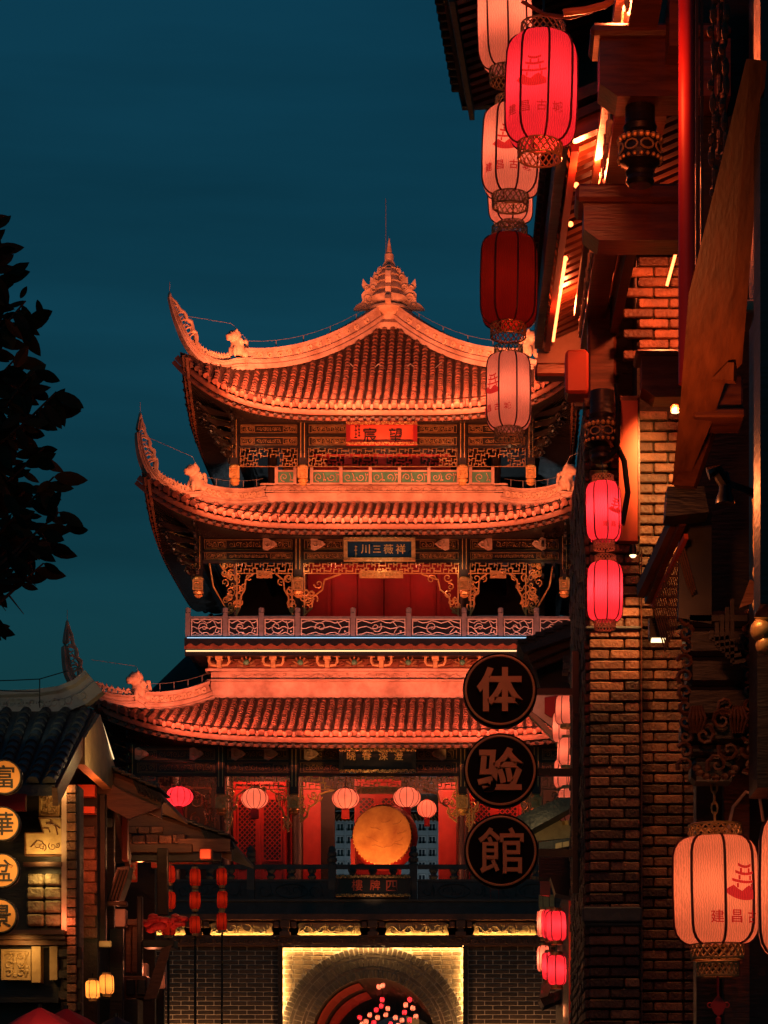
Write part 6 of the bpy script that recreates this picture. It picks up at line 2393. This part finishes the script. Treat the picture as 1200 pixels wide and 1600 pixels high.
for i, (px, py, w, h, Y, k, lab) in enumerate(((870, 1447, 31, 46, 36, 'paper_red', 'upper front red lantern beside the lit red post'), (870, 1516, 31, 46, 36, 'paper_red', 'lower front red lantern beside the lit red post'),
        (860, 1444, 26, 44, 39, 'paper_red', 'upper red lantern tucked behind the front pair'), (859, 1510, 24, 42, 39, 'paper_red', 'lower red lantern tucked behind the front pair'),
        (850, 1443, 20, 42, 42, 'paper_pink', 'upper pinkish lantern at the back of the low cluster'), (849, 1498, 20, 40, 42, 'paper_pink', 'lower pinkish lantern at the back of the low cluster'))):
    lantern(lab, px, py, w, h, Y, k, 3.4, G5, detail=1, hang=PZ(py - h * .5 - 22, Y), rot=i * .4)
G6 = 'small dark red lanterns hung in three columns'
for ci, (px, Y, w, ys, cn) in enumerate(((263, 58, 22, (1366, 1407, 1448), 'nearest column by the timber shop'), (305, 64, 17, (1371, 1407, 1445), 'middle column'), (347, 70, 16, (1370, 1406, 1440), 'column nearest the drum'))):
    for ri, py in enumerate(ys):
        lantern(('top', 'middle', 'bottom')[ri] + ' dark red lantern in the ' + cn, px, py, w, 27, Y, 'paper_dim', 1.3 if ci == 0 and ri < 2 else .9, G6, detail=1, hang=PZ(py - 22, Y), rot=ri)
    st_ = thing('lantern_pole', 'thin dark pole carrying the three red lanterns of the ' + cn, 'pole', (PX(px, Y + .3), Y + .3, 0), 'poles behind the small red lanterns')
    MB().tube([(PX(px, Y + .3), Y + .3, 0), (PX(px, Y + .3), Y + .3, PZ(1345, Y))], .03, 6).build('shaft', 'steel_black', st_)
    MB().bar((PX(px, Y + .3), Y + .3, PZ(1348, Y)), (PX(px, Y), Y - .02, PZ(1348, Y)), .03).build('arm', 'steel_black', st_)
G7 = 'amber lanterns low by the shop corner'
lantern('amber lantern nearer the shop corner, above the red umbrellas', 145, 1546, 22, 28, 26, 'paper_amber', .8, G7, detail=1, hang=PZ(1520, 26), rot=.2)
lantern('amber lantern with dark mark beside the timber post', 167, 1538, 23, 30, 27, 'paper_amber', .8, G7, detail=1, hang=PZ(1510, 27), rot=.5)
G8 = 'round lanterns in the lower hall of the tower'
for (px, py, w, h, Y, k, pw, lab) in ((280, 1245, 44, 30, 87.2, 'paper_red', 26, 'crimson round lantern in the dim outer bay of the tower hall'), (398, 1248, 43, 31, 87.2, 'paper_pink', 13, 'pink round lantern before the red lattice doors'),
        (540, 1248, 43, 31, 87.2, 'paper_pink', 13, 'pink round lantern hung at the upper left of the drum'), (636, 1246, 43, 31, 87.2, 'paper_pink', 13, 'pink round lantern hung at the upper right of the drum'),
        (667, 1264, 30, 27, 89.0, 'paper_pink', 6, 'smaller pink round lantern further back in the hall')):
    lantern(lab, px, py, w, h, Y, k, pw, G8, detail=1, hang=PZ(py - 34, Y), oval=True)
G9 = 'tiny lanterns in the arch passage'
arch_pts = ((566, 1600, 0), (584, 1598, 1), (610, 1600, 1), (622, 1602, 0), (636, 1604, 0), (650, 1588, 0), (634, 1570, 0), (640, 1562, 1), (606, 1576, 0), (572, 1596, 0), (562, 1590, 1), (578, 1586, 0), (588, 1578, 1), (590, 1590, 0), (597, 1562, 1), (596, 1572, 1), (603, 1586, 0), (632, 1582, 1), (640, 1594, 1), (628, 1594, 0), (645, 1575, 0), (618, 1590, 0), (598, 1540, 0), (592, 1542, 0))
for i, (px, py, k) in enumerate(arch_pts):
    Y = (86.0 if py < 1552 else 89.5 if py < 1572 else 92.5) + (i % 4) * .5
    lantern('tiny %s lantern hung in strings inside the brick arch' % ('pink' if k == 0 else 'red'), px, py, 7, 7, Y, 'paper_pink' if k == 0 else 'paper_red', 1.2, G9, detail=0, hang=PZ(py - 24, Y))

# street scene beyond the arch: dark eaves on both sides with a lit wall
for (pts, Y, lab, m) in ((((520, 1640), (520, 1585), (548, 1568), (580, 1556), (590, 1566), (566, 1590), (566, 1640)), 128, 'dark eaved house beyond the arch, with paler end wall', 'dark_wood'),
                      (((690, 1640), (690, 1560), (640, 1535), (600, 1530), (606, 1545), (640, 1560), (650, 1640)), 124, 'dark eaved house beyond the arch, under blue roof light', 'grey_roof_tile')):
    t = thing('street_house', lab, 'house', P(pts[0][0], pts[0][1], Y) * 1.0, 'houses beyond the arch')
    t.location.z = 0
    ORG[t.name] = Vector((t.location.x, t.location.y, 0))
    o = MB()
    o.prism([(PX(a, Y), PZ(b, Y)) for a, b in pts], (0, Y + 4, 0), (1, 0, 0), (0, 0, 1), (0, -4, 0))
    o.build('house_body', m, t)
    o = MB()
    xa = sum(p[0] for p in pts) / len(pts)
    o.boxp(PX(xa - 10, Y), PX(xa + 10, Y), Y - .2, Y - .01, PZ(1615, Y), PZ(1588, Y))
    o.build('lit_wall', 'carved_yellow', t)
    point('street_light', P(xa, 1600, Y - 2.5), 60, (1.0, .5, .22), .2)
point('vault_light', (X0 - 1.2, 84 + 2.6, 3.4), 45, (1.0, .28, .10), .2)
point('vault_light', (X0 - 1.2, 84 + 8.0, 3.6), 60, (1.0, .28, .10), .2)

# ---------------------------------------------------------------- drum on its stand
dc = P(597, 1305, 86.4)
DR = thing('drum', 'huge barrel drum with painted orange skin in the tower hall', 'drum', (dc.x, dc.y, FL1))
r = 47 * 86.4 / F
yaw = Matrix.Translation(dc) @ Matrix.Rotation(math.radians(-6), 4, 'Z')
def rotmb(mb): return MB().merge(mb, yaw)
o = MB()
o.lathe([(r * .96, -.02), (r * 1.04, .2), (r * 1.12, .65), (r * 1.04, 1.1), (r * .96, 1.3)], 40, (0, 0, 0), 'y')
rotmb(o).build('barrel', 'red_paint', DR, smooth=True)
o = MB()
o.lathe([(.001, -.045), (r * .9, -.045), (r * .975, -.03), (r * .985, .06)], 48, (0, 0, 0), 'y', cap=False)
sk = rotmb(o).build('drum_skin', 'drum_skin', DR, smooth=True)
o = MB()
for k in range(48):
    a = 2 * PI * k / 48
    o.ell((r * .99 * math.cos(a), .035, r * .99 * math.sin(a)), (.022, .022, .022), 6, 4)
rotmb(o).build('studs', 'gold_leaf', DR, kind='stuff')
o = MB()
rnd = random.Random(3)
for k in range(10):
    a0 = rnd.uniform(-.9, .6)
    cx, cz = .62 * r * math.cos(k * .8 - .8), .55 * r * math.sin(k * .8 - .8)
    o.tube([(cx * .8 + .07 * q + .03 * math.sin(q * 1.7 + k), -.046, cz * .8 + .04 * q * math.sin(k) + .03 * math.sin(q + k)) for q in range(6)], .010, 4)
rotmb(o).build('skin_painting', 'drum_mark', DR, kind='stuff')
o = MB()
for s in (-1, 1):
    o.boxp(dc.x + s * 1.05 - .08, dc.x + s * 1.05 + .08, dc.y + .2, dc.y + 1.0, FL1, dc.z - .1)
    o.boxp(dc.x + s * .6 - .5, dc.x + s * .6 + .5, dc.y + .15, dc.y + 1.05, FL1 + .05, FL1 + .3)
o.build('stand', 'maroon_paint', DR)
spot('drum_spot', (dc.x - .6, dc.y - 2.0, FL1 + .15), (dc.x, dc.y, dc.z), 1150, (1.0, .40, .11), 80, .7, .05)

# ---------------------------------------------------------------- name plaques of the tower
def plaque(label, pxa, ya, pxb, yb, Y, face, fr_, ink, chars, tilt, ch_px, deep=.05, small=None):
    c = P((pxa + pxb) / 2, (ya + yb) / 2, Y)
    t = thing('name_plaque', label, 'plaque', c, 'name plaques of the tower')
    w, h = (pxb - pxa) * Y / F, (yb - ya) * Y / F
    M = Matrix.Rotation(tilt, 4, 'X')
    def put(mb, nm, m, par=t, **k):
        mm = MB().merge(mb, Matrix.Translation(c) @ M)
        return mm.build(nm, m, par, **k)
    b = .11 * min(w, h) * 1.5
    o = MB(); o.boxp(-w / 2 + b * .5, w / 2 - b * .5, 0, .06, -h / 2 + b * .5, h / 2 - b * .5); put(o, 'board', face)
    o = MB(); frame(o, -w / 2, w / 2, -h / 2, h / 2, b, .02, .10); fo_ = put(o, 'frame', fr_)
    g = MB()
    for (xa, xb, za, zb) in ((-w / 2, w / 2, -h / 2, -h / 2 + b), (-w / 2, w / 2, h / 2 - b, h / 2)): scrolls(g, xa, xb, za + .01, zb - .01, .016, -.09, 1, int(pxa))
    put(g, 'frame_carving', 'gold_leaf', fo_, kind='stuff')
    for chh, px, py, s in chars:
        o = MB()
        u, v = (px - (pxa + pxb) / 2) * Y / F, ((ya + yb) / 2 - py) * Y / F
        o.glyph(chh, (u, -.01, v), (1, 0, 0), (0, 0, 1), s * Y / F, .04)
        put(o, 'character', ink)
    if small:
        o = MB()
        for (px, py, s) in small:
            u, v = (px - (pxa + pxb) / 2) * Y / F, ((ya + yb) / 2 - py) * Y / F
            for k in range(4): o.boxp(u - s * .5 * (1 if k % 2 else .6), u + s * .5, -.02, -.005, v - k * s * 1.3, v - k * s * 1.3 + s * .35)
            o.boxp(u - s * .1, u + s * .12, -.02, -.005, v - 3.6 * s, v + s * .5)
        put(o, 'signature', ink, kind='stuff')
    return t
plaque('orange-red plaque with two black brush characters under the top eave', 541, 659, 652, 696, 89.9, 'plaque_red', 'maroon_paint', 'ink_black', (('宸', 578, 680, 22), ('望', 618, 680, 21)), .12, 22, small=((556, 668, .10), (561, 667, .09)))
plaque('deep blue plaque with pale gold characters on the middle storey', 537, 840, 649, 877, 88.6, 'plaque_blue', 'gold_leaf', 'gold_leaf', (('川', 571, 858, 14), ('三', 589, 858, 12), ('薇', 607, 858, 15), ('祥', 626, 858, 15)), .12, 15, small=((556, 855, .10),))
plaque('black plaque with orange characters on the stone balustrade', 525, 1367, 641, 1402, 83.7, 'black_lacquer', 'dark_wood', 'plaque_red', (('樓', 558, 1383, 17), ('牌', 586, 1383, 16), ('四', 612, 1384, 17)), 0, 16)
plaque('black plaque with dim characters in the lower frieze', 530, 1169, 650, 1208, 87.3, 'black_lacquer', 'black_lacquer', 'gold_leaf', (('晓', 549, 1181, 14), ('春', 573, 1180, 15), ('深', 599, 1181, 14), ('澄', 623, 1181, 14)), .08, 14)
spot('plaque_fill', P(596, 712, 88.6), P(596, 675, 90.2), 60, (1.0, .40, .2), 90, .8, .05)  # fill spots added to brighten the plaque characters
spot('plaque_fill', P(583, 1425, 82.6), P(583, 1380, 83.7), 34, (1.0, .5, .25), 62, .8, .05)
spot('plaque_fill', P(590, 1240, 86.4), P(590, 1185, 87.3), 30, (1.0, .6, .3), 90, .8, .05)
spot('plaque_fill', P(593, 900, 87.2), P(593, 858, 88.6), 60, (1.0, .75, .5), 90, .8, .05)

# ---------------------------------------------------------------- projecting sign of three black discs
SY = 19.7
BS = thing('projecting_sign', 'tall projecting sign of three round black discs with bronze characters', 'sign', (PX(902, SY), SY, 0))
o = MB(); o.boxp(PX(894, SY), PX(910, SY), SY - .03, SY + .05, PZ(1396, SY), PZ(1018, SY)); o.build('post', 'steel_black', BS)
o = MB(); o.boxp(PX(905, SY), PX(930, SY), SY - .02, SY + .04, PZ(1370, SY), PZ(1360, SY)); o.boxp(PX(905, SY), PX(930, SY), SY - .02, SY + .04, PZ(1060, SY), PZ(1050, SY)); o.build('wall_bracket', 'steel_black', BS)
for ch_, px, py in (('体', 781, 1080), ('验', 782, 1205), ('館', 783, 1331)):
    c = P(px, py, SY)
    r = 58 * SY / F
    o = MB(); o.lathe([(r * .985, -.055), (r, -.045), (r, .045), (r * .985, .055)], 56, c, 'y'); d = o.build('disc', 'sign_black', BS, smooth=True)
    o = MB(); o.tube([(c.x + r * .92 * math.cos(2 * PI * k / 64), c.y - .056, c.z + r * .92 * math.sin(2 * PI * k / 64)) for k in range(65)], .010, 6, False); o.build('ring', 'sign_rim', d, smooth=True)
    o = MB(); o.glyph(ch_, (c.x, c.y - .078, c.z), (1, 0, 0), (0, 0, 1), 72 * SY / F, .045); o.build('character', 'sign_bronze', d)
    o = MB(); o.boxp(c.x + r * .98, PX(895, SY), SY - .02, SY + .02, PZ(py + 8 if ch_ != '体' else py + 6, SY), PZ(py - 4, SY)); o.build('arm', 'steel_black', BS)
# ---------------------------------------------------------------- round orange signs at the left edge
OY = 25.0
OS = thing('round_shop_sign', 'column of four round orange signs with black brush characters', 'sign', (PX(-10, OY), OY, 0))
o = MB(); o.tube([(PX(-18, OY), OY + .08, 0), (PX(-18, OY), OY + .08, PZ(1180, OY))], .03, 8); o.build('post', 'steel_black', OS)
for ch_, px, py in (('富', 8, 1215), ('華', 5, 1288), ('盆', 4, 1361), ('景', 1, 1432)):
    c = P(px, py, OY)
    r = 27.5 * OY / F
    o = MB(); o.lathe([(r * .97, -.05), (r, -.04), (r, .04), (r * .97, .05)], 40, c, 'y'); d = o.build('disc', 'ink_black', OS, smooth=True)
    o = MB(); o.lathe([(.001, -.056), (r * .90, -.056), (r * .90, -.045)], 40, c, 'y', cap=False); o.build('face', 'sign_orange', d)
    o = MB(); o.glyph(ch_, (c.x, c.y - .062, c.z), (1, 0, 0), (0, 0, 1), 36 * OY / F, .012); o.build('character', 'ink_black', d)
    o = MB(); o.boxp(PX(-18, OY), c.x, OY + .04, OY + .08, c.z - .02, c.z + .02); o.build('arm', 'steel_black', OS)
for py in (1250, 1325, 1395): spot('sign_fill', P(8, py, OY) + Vector((.1, -.7, .1)), P(4, py, OY), 16, (1.0, .50, .14), 140, .9, .04)
o = MB(); o.boxp(PX(-30, 26), PX(42, 26), 25.9, 26.0, PZ(1268, 26), PZ(1242, 26)); t = thing('red_sign_board', 'plain dark red board behind the round orange signs', 'board', (PX(6, 26), 26, 0)); o.build('board', 'maroon_paint', t)

# ---------------------------------------------------------------- umbrellas
def umbrella(label, px, py, Y, R, m, n=8):
    c = P(px, py, Y)
    t = thing('umbrella', label, 'umbrella', (c.x, c.y, 0), 'umbrellas over the street stalls')
    o = MB()
    ring = []
    for j, (q, dz) in enumerate(((.02, 0), (.35, -.11), (.7, -.26), (1.0, -.44))):
        for k in range(n * 3):
            a = 2 * PI * k / (n * 3)
            f = 1 - .06 * math.sin(PI * ((k / 3) % 1)) if j else 1
            o.v.append((c.x + R * q * f * math.cos(a), c.y + R * q * f * math.sin(a), c.z + dz * R * 1.5 - (.03 * R * math.sin(PI * ((k / 3) % 1)) if j else 0)))
    for j in range(3):
        for k in range(n * 3): o.f.append((j * n * 3 + k, j * n * 3 + (k + 1) % (n * 3), (j + 1) * n * 3 + (k + 1) % (n * 3), (j + 1) * n * 3 + k))
    o.build('canopy', m, t, smooth=True)
    MB().tube([(c.x, c.y, 0), (c.x, c.y, c.z + .03)], .02, 8).build('pole', 'steel_black', t)
    return t
umbrella('bright red umbrella nearer the picture edge, below the shop wall', 62, 1574, 22, .55, 'umbrella_red')
umbrella('bright red umbrella behind the first, closer to the timber shop', 104, 1576, 23, .60, 'umbrella_red')
umbrella('dark navy umbrella under the amber lanterns', 182, 1588, 24, .42, 'umbrella_blue')
point('umbrella_light', P(85, 1548, 21.3), 6, (1.0, .55, .35), .1)

# ---------------------------------------------------------------- overhead wires at the left
t = thing('power_line', 'thin power lines crossing the dusk sky above the tiled shop', 'wire', P(50, 1060, 28))
o = MB()
for (pts) in (((-20, 1064), (20, 1063), (62, 1061), (106, 1048)), ((-20, 1078), (30, 1080), (62, 1080))):
    o.tube([P(a, b, 28) for a, b in pts], .006, 4)
o.tube([P(62, 1061, 28), P(62, 1106, 28)], .006, 4)
o.build('cable', 'steel_black', t)

# ---------------------------------------------------------------- leafy tree at the left edge
TY = 14.0
TR = thing('leafy_tree', 'dark broad-leaved tree reaching in from the left edge against the sky', 'tree', (PX(-170, TY), TY, 0))
tx = PX(-170, TY)
o = MB()
o.tube([(tx, TY, 0), (tx + .05, TY, 2.0), (tx - .03, TY, 4.0), (tx + .08, TY, 6.2), (tx + .05, TY, 7.6)], [.17, .14, .11, .07, .02], 10)
o.build('trunk', 'bark', TR, smooth=True)
lm = MB()
for t_, w in ((0, .0), (.12, .26), (.3, .42), (.5, .48), (.7, .40), (.88, .2), (1.0, .0)):
    lm.v += [(t_, -w * .42, .03 * math.sin(t_ * 3)), (t_, 0, .03 * math.sin(t_ * 3) - .05 * w), (t_, w * .42, .03 * math.sin(t_ * 3))]
for i in range(6):
    for k in range(2):
        a = i * 3 + k
        lm.f.append((a, a + 3, a + 4, a + 1))
LEAF = lm.mesh('leaf', 'leaf_green', True)
rnd = random.Random(21)
crown = TR
limbs = [((2, 352), .8), ((-10, 410), .9), ((14, 372), 1.0), ((30, 420), .9), ((52, 470), 1.1), ((60, 500), .9), ((20, 520), .8), ((66, 580), 1.1), ((100, 612), 1.2), ((90, 640), 1.0), ((40, 610), .9), ((12, 640), .8), ((30, 690), .9), ((80, 700), 1.0), ((96, 745), 1.0), ((60, 760), .9), ((20, 760), .8), ((104, 800), 1.1), ((118, 828), 1.0), ((70, 830), .9), ((80, 880), 1.1), ((30, 850), .9), ((10, 880), .8), ((-20, 560), .7), ((-20, 700), .7), ((-30, 820), .7), ((-20, 470), .7), ((4, 955), .7), ((36, 560), .9), ((50, 660), .9), ((40, 800), .9), ((6, 600), .8), ((4, 720), .8), ((0, 830), .8)]
nl = 0
for bi, ((px, py), s) in enumerate(limbs):
    Y = TY + rnd.uniform(-.28, .28)
    tip_ = P(px - 12, py, Y)
    base_z = tip_.z - rnd.uniform(.25, .6)
    b0 = Vector((tx + .02, TY, max(1.5, base_z - .2)))
    mid = b0.lerp(tip_, .55) + Vector((0, rnd.uniform(-.1, .1), -.08))
    o = MB()
    o.tube([b0, mid, tip_], [.026, .014, .005], 5)
    for q in range(3):
        a_ = mid.lerp(tip_, .25 + .25 * q)
        o.tube([a_, a_ + Vector((rnd.uniform(.02, .12), rnd.uniform(-.1, .1), rnd.uniform(-.14, .12)))], [.006, .002], 4)
    o.build('branch', 'bark', TR)
    for k in range(9):
        if nl >= 300: break
        u = 1 - k * .055
        p = mid.lerp(tip_, max(0, u)) if k else tip_
        an = rnd.uniform(-1.25, .9) if k else rnd.uniform(-.5, .3)
        if rnd.random() < .28: an = PI - an
        d = Vector((math.cos(an), rnd.uniform(-.6, .6), math.sin(an) - .1)).normalized()
        L = rnd.uniform(.09, .21)
        side_ = d.cross(Vector((rnd.uniform(-.5, .5), -1, rnd.uniform(-.6, .6)))).normalized()
        nrm = d.cross(side_)
        M = Matrix(((d[0], side_[0], nrm[0], p[0]), (d[1], side_[1], nrm[1], p[1]), (d[2], side_[2], nrm[2], p[2]), (0, 0, 0, 1))) @ Matrix.Scale(L, 4)
        inst('leaf', LEAF, TR, M)
        nl += 1

fol = MB()
lv, lf = [tuple(v.co) for v in LEAF.vertices], [tuple(p.vertices) for p in LEAF.polygons]
for k in range(190):
    (px, py), s = limbs[k % len(limbs)]
    u = rnd.random() ** .7
    p = P(lerp(px - 16, -70, u) + rnd.uniform(-22, 22), py + rnd.uniform(-34, 34), TY + rnd.uniform(-.5, .5))
    an = rnd.uniform(-1.6, 1.2)
    d = Vector((math.cos(an), rnd.uniform(-.7, .7), math.sin(an))).normalized()
    side_ = d.cross(Vector((rnd.uniform(-.7, .7), -1, rnd.uniform(-.7, .7)))).normalized()
    nrm = d.cross(side_)
    L = rnd.uniform(.08, .19)
    M = Matrix(((d[0], side_[0], nrm[0], p[0]), (d[1], side_[1], nrm[1], p[1]), (d[2], side_[2], nrm[2], p[2]), (0, 0, 0, 1))) @ Matrix.Scale(L, 4)
    fol.add([M @ Vector(v) for v in lv], lf)
for k in range(420):                                   # the far side of the crown, round the trunk
    a, z = rnd.uniform(0, 6.28), rnd.random()
    r = (.25 + .75 * rnd.random() ** .5) * (1.0 - .75 * abs(z - .45) ** 1.3)
    p = Vector((tx - .15 + r * math.cos(a) * .85, TY + r * math.sin(a), lerp(4.4, 7.5, z)))
    if p.x > tx + .25: continue
    d = Vector((p.x - tx, p.y - TY, rnd.uniform(-.5, .3))).normalized()
    side_ = d.cross(Vector((rnd.uniform(-.7, .7), rnd.uniform(-.4, .4), 1))).normalized()
    nrm = d.cross(side_)
    M = Matrix(((d[0], side_[0], nrm[0], p[0]), (d[1], side_[1], nrm[1], p[1]), (d[2], side_[2], nrm[2], p[2]), (0, 0, 0, 1))) @ Matrix.Scale(rnd.uniform(.10, .19), 4)
    fol.add([M @ Vector(v) for v in lv], lf)
for k in range(14):
    a, z = rnd.uniform(1.8, 4.5), lerp(4.0, 6.8, k / 13)
    e = Vector((tx + .8 * math.cos(a), TY + .8 * math.sin(a), z + .5))
    MB().tube([(tx, TY, z), Vector((tx, TY, z)).lerp(e, .5) + Vector((0, 0, .1)), e], [.022, .012, .004], 5).build('branch', 'bark', TR)
fol.build('foliage', 'leaf_green', TR, kind='stuff')
# unseen floodlights on masts, added as general fill on the tower front
for (x, y, z, lab, tgt, en) in ((-9.6, 52, 7.6, 'slim black added floodlight mast, unseen behind the shop with round orange signs', (X0 - 3, 88, 23), 550), (3.4, 52, 8.2, 'slim black added floodlight mast, unseen behind the brick pier', (X0 + 3, 88, 23), 420)):
    t = thing('added_floodlight_mast', lab, 'floodlight', (x, y, 0), 'floodlights facing the tower')
    MB().tube([(x, y, 0), (x, y, z - .3)], .06, 8).build('pole', 'steel_black', t)
    MB().boxp(x - .25, x + .25, y - .2, y + .05, z - .3, z + .2).build('lamp_housing', 'steel_black', t)
    s = spot('floodlight', (x, y + .12, z), tgt, en, (1.0, 0.30, 0.13), 62, .5, .15)
